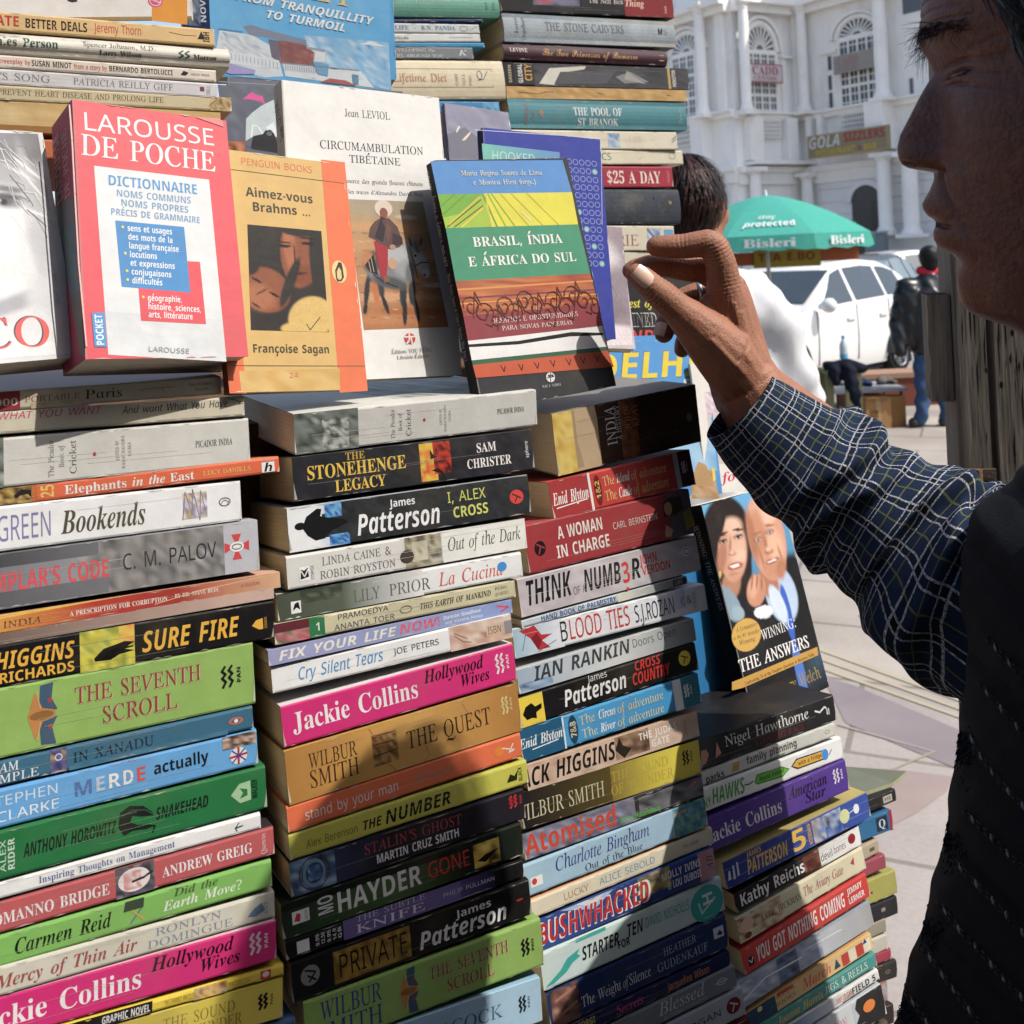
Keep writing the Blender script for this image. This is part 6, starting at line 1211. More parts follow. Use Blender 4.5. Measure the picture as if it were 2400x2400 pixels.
book('3', 'T6', (185, 1402, 1656), (1342, 1112, 1350), 'cfc8cc', [('m', ['cfc8cc', 'bdb4ba', 'd8d2d6', 'c4bcc0'], 185, 1342, .02, .98, 20, 5, 65), ('t', 'THINK', 'K', '1a1a1e', 228, 520, .26, .9), ('t', 'OF A', 'S', '4a4a50', 528, 610, .24, .44), ('t', 'NUMB', 'K', '1a1a1e', 600, 842, .24, .82), ('t', '3', 'B', 'e0342c', 846, 900, .2, .76), ('o', 'e0342c', 860, 880, -.02, .08), ('t', 'R', 'K', '1a1a1e', 905, 968, .24, .8), ('t', 'JOHN', 'B', 'd8403a', 972, 1082, .58, .84), ('t', 'VERDON', 'B', 'd8403a', 975, 1160, .28, .52), ('o', 'f2f0f2', 1238, 1302, .5, .76), ('O', '55555a', 1250, 1292, .54, .72)],
     'pale grey paperback with scratchy black title and a red numeral')
book('3', 'T6', (200, 1666, 1716), (1270, 1376, 1432), 'c8d4dc', [('t', 'HAND BOOK OF PALMISTRY', 'B', '1c4a9a', 325, 812, .2, .85), ('h', 'e8ead8', '3a5a7a', 820, 1270, 0, 1), ('r', '2a3a54', 1180, 1265, .1, .9), ('t', 'UBS', 'S', 'd8c878', 1190, 1240, .25, .75)], 'thin pale booklet with blue capitals squeezed under the grey numeral book')
book('3', 'T6', (150, 1722, 1922), (1392, 1432, 1600), 'e9edf4', [('h', '9fc2d8', 'e9edf4', 150, 470, 0, 1), ('p', 'c23038', (190, .9, 260, .55, 300, .1, 380, .1, 330, .4, 400, .55, 330, .6, 290, .98)), ('p', '8a1f28', (260, .55, 300, .1, 330, .4, 300, .7)), ('l', '2a3a54', .5, (200, .2, 240, .9)), ('l', '2a3a54', .5, (300, .05, 420, .3)), ('h', 'e9edf4', 'b9c6ec', 1150, 1260, .3, 1), ('t', 'B', 'S', '1c1c22', 445, 500, .18, .88), ('t', 'LOOD TIES', 'S', 'd8322c', 505, 900, .18, .88), ('t', 'S.J.ROZAN', 'S', '3a3c42', 930, 1190, .2, .82), ('t', 'C&', 'R', '77777c', 1232, 1300, .42, .7), ('v', 'ROBINSON', 'S', '9a9aa0', 1310, 1326, .2, .8)], 'white paperback with a red bird wing and tall red and black title')
book('3', 'T10', (30, 152, 276), (920, -112, 5), 'c9ced0', [('h', '9fb4c8', 'dfe2e2', 30, 520, 0, 1), ('h', 'dfe2e2', '8a9094', 520, 920, 0, 1), ('m', ['6a8ab0', 'a8c0d8', '3a5a86'], 30, 200, 0, .4, 6, 3, 67), ('t', 'IAN RANKIN', 'K', '3c4148', 112, 596, .34, .94), ('t', 'Doors Open', 'S', '5a6066', 606, 830, .5, .86)], 'silver grey paperback with dark metallic capitals, third stack')
book('3', 'T10', (40, 282, 452), (930, 12, 152), '19181a', [('r', 'f0d22c', 40, 160, .0, .96), ('p', '15130f', (52, .4, 70, .62, 100, .7, 118, .55, 150, .6, 148, .44, 120, .36, 118, .16, 96, .22, 70, .2)), ('t', 'James', 'S', 'e8e8e8', 390, 486, .78, 1.0), ('t', 'Patterson', 'K', 'f2f2f2', 260, 576, .22, .76), ('t', 'CROSS', 'K', 'd8322c', 622, 752, .66, .98), ('t', 'COUNTRY', 'K', 'd8322c', 602, 790, .2, .6), ('o', 'f2dc2c', 840, 898, .3, .84), ('l', '19181a', 1, (855, .68, 885, .56)), ('l', '19181a', 1, (872, .6, 862, .4))],
     'black paperback with a yellow end block and white surname, third stack')
book('3', 'T10', (45, 456, 616), (944, 157, 326), '3ea2dc', [('r', '1f5f86', 45, 262, 0, 1), ('r', 'dfeef6', 258, 266, 0, 1), ('r', 'e8f2f6', 815, 856, 0, 1), ('r', '2f7f92', 856, 944, 0, 1), ('t', 'Enid Blyton', 'J', 'f2f8fa', 40, 256, .4, .7), ('l', 'f2f8fa', .8, (100, .3, 230, .36)), ('o', '1a4666', 285, 332, .06, .94), ('v', '7&8', 'B', 'e8d8a0', 294, 322, .25, .75), ('t', 'The', 'R', 'e8dca8', 345, 425, .56, .82), ('t', 'Circus', 'J', 'f6fafc', 438, 525, .56, .82), ('t', 'of adventure', 'R', 'e8dca8', 535, 768, .54, .82), ('t', 'The', 'R', 'e8dca8', 350, 430, .14, .4), ('t', 'River', 'J', 'f6fafc', 440, 515, .14, .4), ('t', 'of adventure', 'R', 'e8dca8', 528, 762, .12, .4), ('pan', 'e8f2f4', 868, 905, .36, .74)],
     'bright blue paperback with cream title lines and a dark teal end')
book('3', 'T10', (75, 640, 765), (936, 348, 492), 'cfae96', [('m', ['cfae96', 'e0c4ae', 'b8927a'], 75, 936, 0, 1, 18, 4, 70), ('m', ['3a2e2a', '7a5a44', 'c8a080', '2a2220'], 520, 690, .1, .98, 7, 5, 71), ('p', '1f1a18', (520, .5, 545, .95, 560, .6, 600, .4, 560, .1)), ('t', 'JACK HIGGINS', 'K', '161416', 20, 520, .2, .86), ('t', 'THE JUDAS', 'B', 'f6efe8', 640, 830, .56, .84), ('t', 'GATE', 'B', 'f6efe8', 698, 790, .16, .44), ('v', 'HARPER', 'S', 'b07a60', 862, 880, .2, .8)], 'tan paperback with heavy black author name and white title')
book('3', 'T10', (50, 770, 960), (946, 498, 672), '2a2620', [('h', '201e22', '5a4c20', 50, 500, 0, 1), ('h', '8a7628', 'e2cf38', 500, 760, 0, 1), ('h', 'e2cf38', 'ecd93c', 760, 946, 0, 1), ('t', 'WILBUR SMITH', 'R', 'cfc8a4', 20, 470, .24, .66), ('t', 'THE SOUND', 'R', 'c0a838', 505, 792, .54, .82), ('t', 'OF THUNDER', 'R', 'c0a838', 498, 810, .16, .44), ('pan', '2c2a14', 862, 908, .4, .78)], 'paperback fading from black to yellow with serif title, third stack')
book('3', 'T10', (60, 966, 1126), (960, 682, 778), '6a6a78', [('m', ['34344a', '8a8aa8', '5a5a74', 'b0b0c8', '2a2a38'], 60, 640, 0, 1, 22, 6, 73), ('h', '2e2a2e', '221f24', 620, 960, 0, 1), ('m', ['3a3a40', '8a8a90', '2a282c'], 640, 960, .1, .9, 8, 4, 74), ('t', 'Atomised', 'B', 'd8482a', 66, 528, .14, .94), ('t', 'Michel Houellebecq', 'B', '5ab84a', 540, 742, .1, .34), ('l', 'e86a8a', 1.4, (895, .6, 925, .75))], 'mottled violet grey paperback with big orange red title')
book('3', 'T10', (55, 1132, 1310), (976, 788, 936), 'a8cbe2', [('m', ['5a9ab8', '3a7a9a', '6aa87a', '8ac0d8', '3a5aa0'], 815, 976, 0, 1, 12, 8, 75), ('l', 'd8a08a', 1.6, (820, .75, 880, .8)), ('t', 'Charlotte Bingham', 'I', '2c3c8c', 220, 695, .44, .86), ('t', 'Out of the Blue', 'R', '1f2a4a', 365, 655, .1, .32), ('r', 'f4f4f2', 92, 152, .24, .54), ('o', 'd8383a', 98, 124, .3, .5)], 'light blue paperback with navy script author name')
book('3', 'T10', (95, 1316, 1406), (1010, 936, 1030), 'e6dcc2', [('t', 'LUCKY', 'S', 'b88a5a', 258, 385, .3, .68), ('t', 'ALICE SEBOLD', 'S', '6aa0c0', 440, 720, .32, .7), ('t', 'PICADOR', 'R', '6a6458', 862, 940, .42, .62)], 'thin cream paperback with spaced gold and blue lettering', top='e8a878')
book('3', 'T10', (130, 1408, 1570), (1020, 1038, 1190), '2c4a92', [('h', '3a5aa8', '2a3a74', 130, 700, 0, 1), ('p', 'b8ccec', (250, .98, 420, .6, 520, .98)), ('p', 'e8e8f0', (330, .98, 420, .7, 470, .98)), ('m', ['8a7a4a', 'c8b070', '3a3a44', '6a7a4a'], 640, 800, .3, 1, 7, 5, 77), ('h', 'c88a94', 'd8a8b0', 940, 1020, 0, 1), ('t', 'BUSHWHACKED', 'K', 'f6f2ee', 120, 700, .12, .86), ('t', 'BUSHWHACKED', 'K', 'd22a2a', 130, 690, .16, .82), ('t', 'MOLLY IVINS', 'B', 'f4eef0', 756, 952, .56, .82), ('t', '& LOU DUBOSE', 'B', 'f4eef0', 780, 950, .2, .46), ('v', 'AB', 'I', '8a4a5a', 980, 1010, .3, .8)], 'blue and red paperback with bold red outlined title')
book('3', 'T10', (150, 1572, 1784), (1060, 1192, 1360), 'cfe2e0', [('o', '2fb2a6', 898, 1060, -.1, .95), ('l', 'cfe2e0', 1.6, (940, .5, 950, .2, 1020, .5)), ('v', 'H', 'B', 'e8f4f2', 960, 1010, .35, .75), ('p', '2fb2a6', (160, .1, 240, .36, 280, .6, 345, .72, 330, .6, 345, .52, 300, .42, 270, .26, 200, .1)), ('t', 'STARTER', 'K', '16181a', 352, 540, .36, .72), ('t', 'FOR', 'B', '16181a', 528, 590, .24, .46), ('t', 'TEN', 'K', '16181a', 580, 662, .44, .8), ('t', 'DAVID NICHOLLS', 'S', '3ab0a8', 672, 894, .48, .76), ('r', '3ab8ac', 330, 480, .9, 1)], 'pale mint paperback with turquoise hand and black dancing title')
book('3', 'T10', (185, 1786, 1960), (1082, 1362, 1560), '22386a', [('m', ['3a2a34', 'a06a5a', '2c2636', 'c89a80'], 200, 340, 0, 1, 6, 7, 79), ('l', 'b88070', 2.0, (225, .25, 325, .45)), ('l', 'b88070', 2.0, (225, .7, 325, .85)), ('t', 'The Weight', 'R', 'e8ecf2', 350, 548, .22, .5), ('t', 'of', 'I', 'e8ecf2', 556, 580, .22, .5), ('t', 'Silence', 'R', 'e8ecf2', 588, 698, .22, .52), ('t', 'HEATHER', 'R', 'b4c2d8', 768, 932, .58, .8), ('t', 'GUDENKAUF', 'R', 'b4c2d8', 730, 985, .2, .44), ('r', 'e4e8ee', 1015, 1065, .4, .72), ('p', '22386a', (1030, .5, 1045, .62, 1060, .5, 1050, .45))], 'navy paperback with pale serif lettering and bare legs on its end')
book('3', 'T10', (220, 1962, 2050), (1096, 1562, 1638), '1f2658', [('t', 'Secrets', 'J', 'd84a86', 525, 662, .2, .76), ('t', 'Jacqueline Wilson', 'B', 'd8905a', 785, 992, .2, .7), ('t', 'CORGI', 'B', 'e8d84a', 330, 420, .4, .8)], 'thin indigo paperback with pink and orange lettering')
book('3', 'T10', (240, 2052, 2200), (1126, 1640, 1736), '8e9298', [('h', '8a7a5a', '8e9298', 240, 600, 0, 1), ('t', 'Blessed', 'I', 'eceef0', 742, 972, .36, .9), ('t', 'GEORGE', 'R', 'b8a47a', 480, 640, .3, .6), ('t', 'AUTOBIOGRAPHY', 'S', 'c8ccd0', 758, 978, .1, .26), ('O', 'e4e6e8', 1032, 1078, .4, .7), ('l', 'e4e6e8', .9, (1025, .55, 1085, .55))], 'mid grey paperback with white handwritten title, third stack')
book('3', 'T10', (250, 2205, 2375), (1166, 1742, 1888), 'c6cad0', [('t', 'LINDA HOGAN', 'S', '3c4044', 640, 1055, .4, .62), ('o', '8a1f2a', 1080, 1150, .24, .8), ('l', 'e8e4e4', 1.2, (1100, .66, 1135, .5)), ('l', 'e8e4e4', 1.2, (1120, .56, 1108, .34)), ('t', 'AUTHOR', 'S', '77797c', 780, 920, .16, .28)], 'silver paperback with a dark red disc, low in the third stack')
book('3', 'T10', (270, 2380, 2520), (1200, 1892, 2020), '6a2430', [('t', 'AFTERWARDS', 'R', 'd8c0c0', 700, 1050, .3, .6)], 'wine red paperback just visible at the bottom of the third stack')
# ---- fourth column
book('4', 'T11', (85, 492, 664), (765, 282, 398), '252428', [('h', '4a4a4e', '1a191c', 85, 230, 0, 1), ('p', 'd89a86', (85, .1, 95, .62, 120, .6, 130, .4, 110, .12)), ('p', 'd89a86', (160, .2, 175, .75, 190, .3)), ('t', 'Nigel Hawthorne', 'R', 'f2f2f0', 218, 640, .46, .84), ('t', 'STRAIGHT FACE', 'R', '8a2c2a', 360, 610, .12, .32), ('l', 'f0f0ee', 1.6, (668, .62, 690, .52, 715, .66, 722, .6)), ('v', 'S', 'B', 'e0e0e0', 722, 736, .3, .6)], 'black paperback with white serif name, top of the fourth stack under the standing dark hardback', mtl=None)
book('4', 'T11', (90, 668, 736), (766, 412, 488), 'd3d3cc', [('t', 'tim parks', 'B', '34363a', 40, 208, .1, .6), ('p', 'c8a040', (245, .2, 255, .75, 290, .8, 280, .2)), ('t', 'family planning', 'B', '2a2c30', 322, 575, .34, .86), ('p', '4a8a5a', (340, .05, 510, .2, 510, .05)), ('O', 'a8a080', 715, 740, .4, .7)], 'grey white paperback with lowercase black title, fourth stack')
book('4', 'T11', (100, 740, 880), (802, 492, 590), 'eff0ee', [('t', 'TONY', 'B', '5ab02f', 60, 142, .15, .6), ('t', 'HAWKS', 'K', '4aa82c', 146, 312, .18, .84), ('p', '3f9c2e', (360, .42, 375, .3, 500, .22, 538, .46, 500, .7, 375, .74)), ('p', '6cc43c', (366, .42, 380, .35, 498, .29, 528, .46, 498, .63, 380, .68)), ('t', 'Round Ireland', 'B', '1f4a18', 385, 510, .4, .6), ('p', '2a3a2a', (545, .52, 575, .3, 715, .28, 715, .72, 575, .78)), ('p', 'eab23a', (552, .52, 580, .36, 708, .34, 708, .66, 580, .72)), ('t', 'with a Fridge', 'B', '6a4a14', 580, 700, .44, .62), ('o', '3a96e8', 700, 732, .24, .74), ('l', '2a3a5a', 1, (312, .5, 335, .46, 355, .52)), ('l', '55555a', .7, (735, .4, 750, .6))], 'white paperback with green and yellow signpost arrows and a blue dot')
book('4', 'T11', (120, 892, 1086), (828, 597, 757), '5a3a9a', [('t', 'Jackie Collins', 'D', 'f2eef6', 118, 498, .26, .66), ('t', 'American', 'J', '1a0f30', 540, 730, .5, .86), ('t', 'Star', 'J', '1a0f30', 612, 715, .18, .5), ('pan', 'ece6f4', 762, 806, .4, .8)], 'purple paperback with white author name, fourth stack')
book('4', 'T11', (212, 1112, 1268), (936, 765, 892), '2a3c8e', [('h', '2a3a8a', '3a58b0', 212, 936, 0, 1), ('l', '8a9ad0', .3, (215, .3, 936, .3)), ('l', '8a9ad0', .3, (215, .7, 936, .7)), ('t', 'JAMES', 'B', 'e8b83a', 330, 402, .76, .96), ('t', 'PATTERSON', 'K', 'f0c23c', 322, 526, .16, .68), ('t', '5', 'B', 'f0c23c', 545, 622, .12, .9), ('v', 'HORSEMAN', 'B', 'e0b03a', 630, 648, .1, .9), ('m', ['b8a08a', '6a8ac0', 'e0d0c0', '3a5a9a'], 655, 720, .05, .95, 4, 5, 81), ('m', ['6a8ad0', '2a4a9a', 'c8d8f0', '3a2c34'], 715, 800, .05, .95, 5, 5, 82), ('o', 'd8dca0', 790, 838, .25, .8), ('o', 'eef0f4', 860, 888, .4, .78), ('l', 'dfe4f0', .8, (838, .55, 860, .6)), ('p', 'd8dcea', (225, .3, 232, .62, 240, .62, 240, .3)), ('p', 'd8dcea', (250, .25, 255, .75, 262, .75, 262, .25)), ('p', 'd8dcea', (272, .3, 275, .8, 282, .8, 282, .3))], 'royal blue paperback with gold block lettering sticking out of the fourth stack', top='c2b068')
book('4', 'T11', (265, 1272, 1386), (892, 932, 1028), '1b181a', [('h', '1b181a', '5a2a24', 580, 690, 0, 1), ('m', ['8a3a2c', '3a1c1a', 'c88a70'], 610, 690, .1, .95, 5, 4, 84), ('r', 'f0efec', 690, 892, 0, 1), ('t', 'Kathy Reichs', 'B', 'f6f4f2', 288, 612, .22, .82), ('t', 'devil', 'S', '2a2a2c', 692, 752, .22, .62), ('t', 'bones', 'S', '8a5a52', 758, 818, .26, .64), ('o', '9a1f2c', 832, 868, .28, .82)], 'black and white paperback with a red disc and white author name, fourth stack')
book('4', 'T11', (280, 1390, 1548), (912, 1042, 1150), 'e3d9b8', [('m', ['c89a6a', 'e8d8b0', '8a4a2c', 'f0e4c4', 'd8b07a'], 280, 500, .0, .98, 9, 7, 86), ('o', 'e8c0a0', 292, 360, .35, .85), ('o', '8a3a2c', 305, 340, .05, .3), ('t', 'KATIE HICKMAN', 'R', '3a3226', 395, 598, .36, .62), ('t', 'The Aviary Gate', 'I', 'a8424c', 608, 808, .36, .74), ('p', 'b84a50', (845, .6, 865, .8, 862, .45))], 'cream paperback with a sleeping face and red script title')
book('4', 'T11', (305, 1558, 1700), (932, 1162, 1300), 'd8403a', [('t', 'YOU GOT NOTHING COMING', 'K', 'f8efec', 372, 815, .24, .8), ('t', 'JIMMY', 'B', 'f8efec', 832, 905, .58, .82), ('t', 'LERNER', 'B', 'f8efec', 830, 908, .2, .44), ('r', '1c1c1c', 330, 356, .26, .6), ('l', 'f8f0f0', .9, (333, .5, 344, .36, 353, .54))], 'scarlet paperback with condensed white capitals, fourth stack')
book('4', 'T11', (285, 1722, 1868), (950, 1304, 1440), '9aa2ae', [('m', ['5a6a8a', 'b8c4d8', '8a96b4', 'd8dee8', '6a7a9a'], 285, 950, .02, .98, 26, 7, 88), ('h', 'c8ccd4', 'a8a8a8', 700, 950, .0, .96), ('m', ['3a4a6a', '7a8ab0', '2a3650'], 480, 580, .02, .98, 4, 6, 89), ('l', 'eef2f8', 1.2, (300, .3, 420, .6, 600, .5)), ('l', 'eef2f8', .8, (620, .7, 800, .6))], 'pale grey blue paperback with a photograph of folded denim')
book('4', 'T11', (322, 1882, 1962), (952, 1462, 1560), 'e2b06a', [('h', 'e8bc74', 'e8c890', 322, 952, 0, 1), ('r', '2a4a6a', 322, 470, .0, .98), ('t', 'GERALDINE', 'R', '2f6a6a', 415, 575, .66, .92), ('t', 'BROOKS', 'R', '2f6a6a', 440, 570, .24, .5), ('o', 'f0e0a0', 380, 405, .6, .9), ('r', 'c8463c', 480, 560, .78, 1), ('t', 'March', 'J', 'e0684a', 605, 748, .2, .86)] + [('r', c, x, x + 34, .05, .8) for x, c in ((800, 'c8463c'), (836, 'f0e2c8'), (872, 'c8463c'), (908, 'f0e2c8'))] + [('p', '3a4a6a', (758, .2, 775, .8, 790, .2)), ('p', '2a4a8a', (905, .6, 920, .9, 928, .6))], 'peach paperback with red and cream stripes and orange script title')
book('4', 'T11', (346, 1965, 2038), (972, 1562, 1648), '4a9c94', [('t', 'Joanne Harris', 'J', 'e8c86a', 480, 705, .2, .72), ('t', 'JIGS & REELS', 'R', 'eef4ee', 720, 932, .26, .74)], 'sea green paperback with cream capitals, low in the fourth stack')
book('4', 'T11', (380, 2042, 2102), (986, 1650, 1712), 'e6e6e4', [('h', '3a7aba', 'e6e6e4', 500, 800, 0, 1), ('t', 'ENNY COLGAN', 'B', 'c8583a', 770, 850, .2, .7), ('t', 'FIELD 5', 'B', '2a2a30', 850, 970, .2, .75)], 'thin white paperback with broken coloured lettering, low in the fourth stack')
book('4', 'T11', (420, 2106, 2288), (1012, 1716, 1900), 'ccd2da', [('h', 'b8c8dc', 'dfe2e6', 420, 860, 0, 1), ('p', '2e2c2e', (880, 0, 870, .3, 890, .5, 875, .75, 890, 1, 1012, 1, 1012, 0)), ('t', 'RON RAYMONSON', 'R', 'c86a7a', 540, 832, .36, .72), ('o', 'f08a34', 912, 970, .42, .78)], 'pale blue and charcoal paperback with an orange disc at the bottom right')
book('4', 'T11', (450, 2292, 2420), (1040, 1905, 2040), '5a5048', [], 'dark brown paperback at the foot of the fourth stack')
# ---- rear pile, right of the fourth column
for nm, yl0, yl1, xr, yr0, yr1, c, its, lab in (
    ('', 905, 965, 1072, 742, 815, '2a2926', [('r', 'b8b4a8', 1008, 1052, .2, .75), ('t', 'XYZ', 'B', '2a2926', 1014, 1046, .35, .6)], 'black book with a pale label under the open magazine'),
    ('', 985, 1090, 1055, 848, 958, '2f6f9c', [('r', '1f3048', 975, 1030, .15, .85), ('t', 'Q', 'D', 'c8d4dc', 985, 1020, .3, .7), ('r', 'a82a4a', 1040, 1055, 0, 1)], 'blue book with a navy label and crimson edge in the rear pile'),
    ('', 1140, 1210, 985, 995, 1075, 'b8a890', [('r', '6a5a4a', 940, 965, .35, .6)], 'short tan book in the rear pile'),
    ('', 1215, 1290, 1020, 1072, 1150, 'a04a58', [], 'dusty maroon book in the rear pile'),
    ('', 1300, 1440, 1075, 1158, 1270, 'a8a452', [('r', '7a3a34', 945, 955, .4, .5)], 'olive yellow book in the rear pile'),
    ('', 1445, 1530, 1080, 1278, 1385, '2c2a2e', [('r', '8a8a8a', 1000, 1020, .45, .65)], 'charcoal book below the olive one in the rear pile'),
    ('', 1540, 1610, 1022, 1395, 1470, '9a9280', [], 'greyish beige book in the rear pile'),
    ('', 1612, 1690, 1028, 1474, 1560, 'c4beb0', [], 'pale stone coloured book in the rear pile'),
    ('', 1695, 1735, 1048, 1540, 1615, 'a83c50', [], 'raspberry red book in the rear pile'),
    ('', 1740, 1830, 1078, 1604, 1700, '34302e', [('O', '8a8078', 1020, 1045, .4, .6)], 'dark brown book with a small ring mark in the rear pile'),
    ('', 1835, 1950, 1030, 1706, 1820, '9a6a5a', [('m', ['c86a5a', '6a8aa8', 'd8b89a'], 985, 1030, .1, .9, 3, 4, 95)], 'mixed coloured worn book in the rear pile'),
    ('', 1955, 2060, 1062, 1826, 1930, '3a2c2c', [], 'nearly black book at the foot of the rear pile')):
    book('5', 'T11', (700, yl0, yl1), (xr, yr0, yr1), c, its, lab, L=.2)
# ---- rear tier, left
book('A', 'T1', (0, 62, 172), (1215, 165, 262), 'e6c184', [('t', 'NEGOTIATE', 'B', 'c8383a', -330, 112, .26, .8), ('t', 'BETTER DEALS', 'B', '3a2018', 140, 495, .24, .74), ('t', 'Jeremy Thorn', 'S', 'd8483e', 535, 802, .3, .78), ('l', '6a4a2a', .4, (960, .6, 1040, .5, 1110, .52)), ('p', '2a2a26', (1118, .35, 1140, .8, 1160, .35)), ('v', 'IBH', 'B', '2a2a26', 1150, 1185, .2, .8)], 'tan paperback with red and brown bold lettering, top left rear stack', L=.24)
book('A', 'T1', (0, 180, 302), (1297, 272, 385), 'ddd8ca', [('t', 'The One Minute Sales Person', 'D', '2c5c46', -640, 330, .36, .78), ('t', 'Spencer Johnson, M.D.', 'R', '44443e', 472, 882, .56, .8), ('t', 'Larry Wilson', 'D', '44443e', 560, 800, .2, .44), ('t', 'Morrow', 'D', '3a3a36', 1092, 1225, .3, .52), ('l', '3a6a52', 1.2, (1010, .3, 1035, .42, 1012, .55, 1035, .68)), ('l', '3a6a52', 1.2, (1045, .3, 1070, .42, 1046, .55, 1070, .68))], 'off white hardback with dark green title, top left rear stack', L=.24, hard=1)
book('A', 'T1', (0, 312, 380), (1222, 392, 468), 'e2d6c8', [('t', 'screenplay by', 'B', 'c8584a', -20, 172, .36, .7), ('t', 'SUSAN MINOT', 'B', '3a3030', 178, 405, .3, .74), ('t', 'from a story by', 'B', 'c8584a', 418, 606, .32, .68), ('t', 'BERNARDO BERTOLUCCI', 'B', '3a3030', 616, 978, .3, .72), ('p', '2a2a2c', (1022, .4, 1040, .75, 1068, .6, 1050, .35)), ('t', 'GROVE PRESS', 'S', '77706a', 1078, 1185, .42, .58)], 'thin pinkish paperback with red and black small lettering, top left rear stack', L=.22)
book('A', 'T1', (0, 386, 478), (1230, 472, 556), 'd6d3d4', [('t', "LILY MARTIN'S SONG", 'R', '77747a', -520, 292, .3, .74), ('t', 'PATRICIA REILLY GIFF', 'R', '77747a', 418, 985, .3, .72), ('r', '7a3a6a', 1132, 1156, .4, .7), ('v', 'DELL', 'S', '9a9098', 1168, 1190, .2, .8)], 'pale grey paperback with grey serif capitals, top left rear stack', L=.22)
book('A', 'T1', (0, 485, 562), (1310, 548, 636), 'cfbf98', [('t', 'PREVENT HEART DISEASE AND PROLONG LIFE', 'R', '5a4c34', -10, 930, .38, .76), ('m', ['a8864e', 'd8bc84', '7a5c30', 'c8a468'], 1190, 1310, .0, 1, 8, 6, 97), ('l', '4a3c24', .4, (1180, .3, 1230, .8, 1260, .5))], 'tattered straw coloured paperback with a torn right end, bottom of the top left rear stack', L=.24, mtl=M_MATTE)
book('A', 'T1', (0, 566, 745), (1250, 640, 792), 'd9b878', [('m', ['d9b878', 'c8a460', 'e4c890'], -200, 1250, .2, 1, 12, 4, 98), ('h', '9a6a34', 'b07a3c', -200, 1250, 0, .22)], 'thick ochre backless book wedged behind the red dictionary', L=.24, mtl=M_MATTE)
book('A', 'T1', (700, 795, 900), (1392, 800, 905), 'c86a3a', [('m', ['e8703a', '3a3434', 'f0a070', 'c85a2c'], 1200, 1392, .0, 1, 6, 6, 99)], 'orange and brown battered book behind the red dictionary', L=.24, mtl=M_MATTE)
# ---- rear tier, middle
book('B', 'T2', (275, -48, 96), (890, -30, 106), '62a08c', [('t', 'Encyclopaedia of Agriculture', 'I', '9acbbd', 300, 740, .66, .95), ('v', 'REF', 'R', '3a6a5c', 810, 822, .35, .7), ('v', 'VOL', 'R', '3a6a5c', 850, 862, .35, .7)], 'sea green hardback at the top of the middle rear stack', L=.24, hard=1)
book('B', 'T2', (275, 108, 126), (800, 108, 124), '1c2c62', [], 'very thin dark blue book under the sea green hardback', L=.2)
book('B', 'T2', (275, 128, 184), (780, 138, 190), 'c6cbca', [('t', 'SUCCESSFUL LIFE  -  B.N. PANDA', 'D', '2c6a94', 50, 645, .3, .74), ('O', '55555a', 668, 715, .2, .8), ('l', '6a6c6c', .5, (725, .3, 770, .8))], 'thin grey book with blue lettering, middle rear stack', L=.2)
book('B', 'T2', (275, 187, 238), (785, 192, 236), 'd4d6d2', [('t', 'DOUGLAS', 'B', '3a3a3c', 265, 380, .3, .6), ('l', '55555a', .5, (610, .5, 740, .52))], 'thin off white book above the bright blue pamphlet, middle rear stack', L=.2)
book('B', 'T2', (275, 242, 264), (810, 238, 272), '2f8ab8', [], 'bright blue pamphlet poking out of the middle rear stack', L=.21)
book('B', 'T2', (275, 264, 330), (745, 266, 336), '7d8286', [('t', 'DEVELOPING the', 'R', 'd8dad8', 280, 535, .6, .84), ('t', 'LEADERS AROUND YOU', 'R', 'd8dad8', 200, 580, .12, .38), ('t', 'K', 'I', 'e8e8e8', 665, 710, .3, .75)], 'slate grey paperback with two white title lines, middle rear stack', L=.19)
book('B', 'T2', (280, 338, 562), (920, 338, 566), 'e0d2b2', [('r', 'b8a888', 285, 855, .76, .772), ('r', 'b8a888', 285, 855, .3, .312), ('r', 'b8a888', 495, 499, .3, .77), ('r', 'b8a888', 850, 854, .3, .77), ('t', 'The Lifetime Diet', 'R', 'c8895a', 175, 598, .44, .64), ('v', 'GARY', 'R', '8a8276', 640, 656, .35, .66), ('v', 'NULL', 'R', '8a8276', 680, 696, .35, .66), ('v', 'PHD', 'R', '8a8276', 718, 732, .35, .6), ('O', '3a4a8a', 765, 795, .5, .72), ('l', '3a4a8a', .8, (770, .48, 800, .5, 826, .7))], 'thick cream hardback with a ruled border and faded orange title', L=.24, hard=1)
book('B', 'T2', (580, 572, 640), (895, 576, 642), '3f8cc0', [('m', ['3f8cc0', '7ab8d8', '2a6a9a'], 800, 890, .1, .9, 5, 3, 101)], 'sky blue book under the thick cream hardback, middle rear stack', L=.22)
book('B', 'T2', (580, 646, 780), (895, 648, 790), '5a3a3c', [], 'dark red brown book low in the middle rear stack', L=.22)
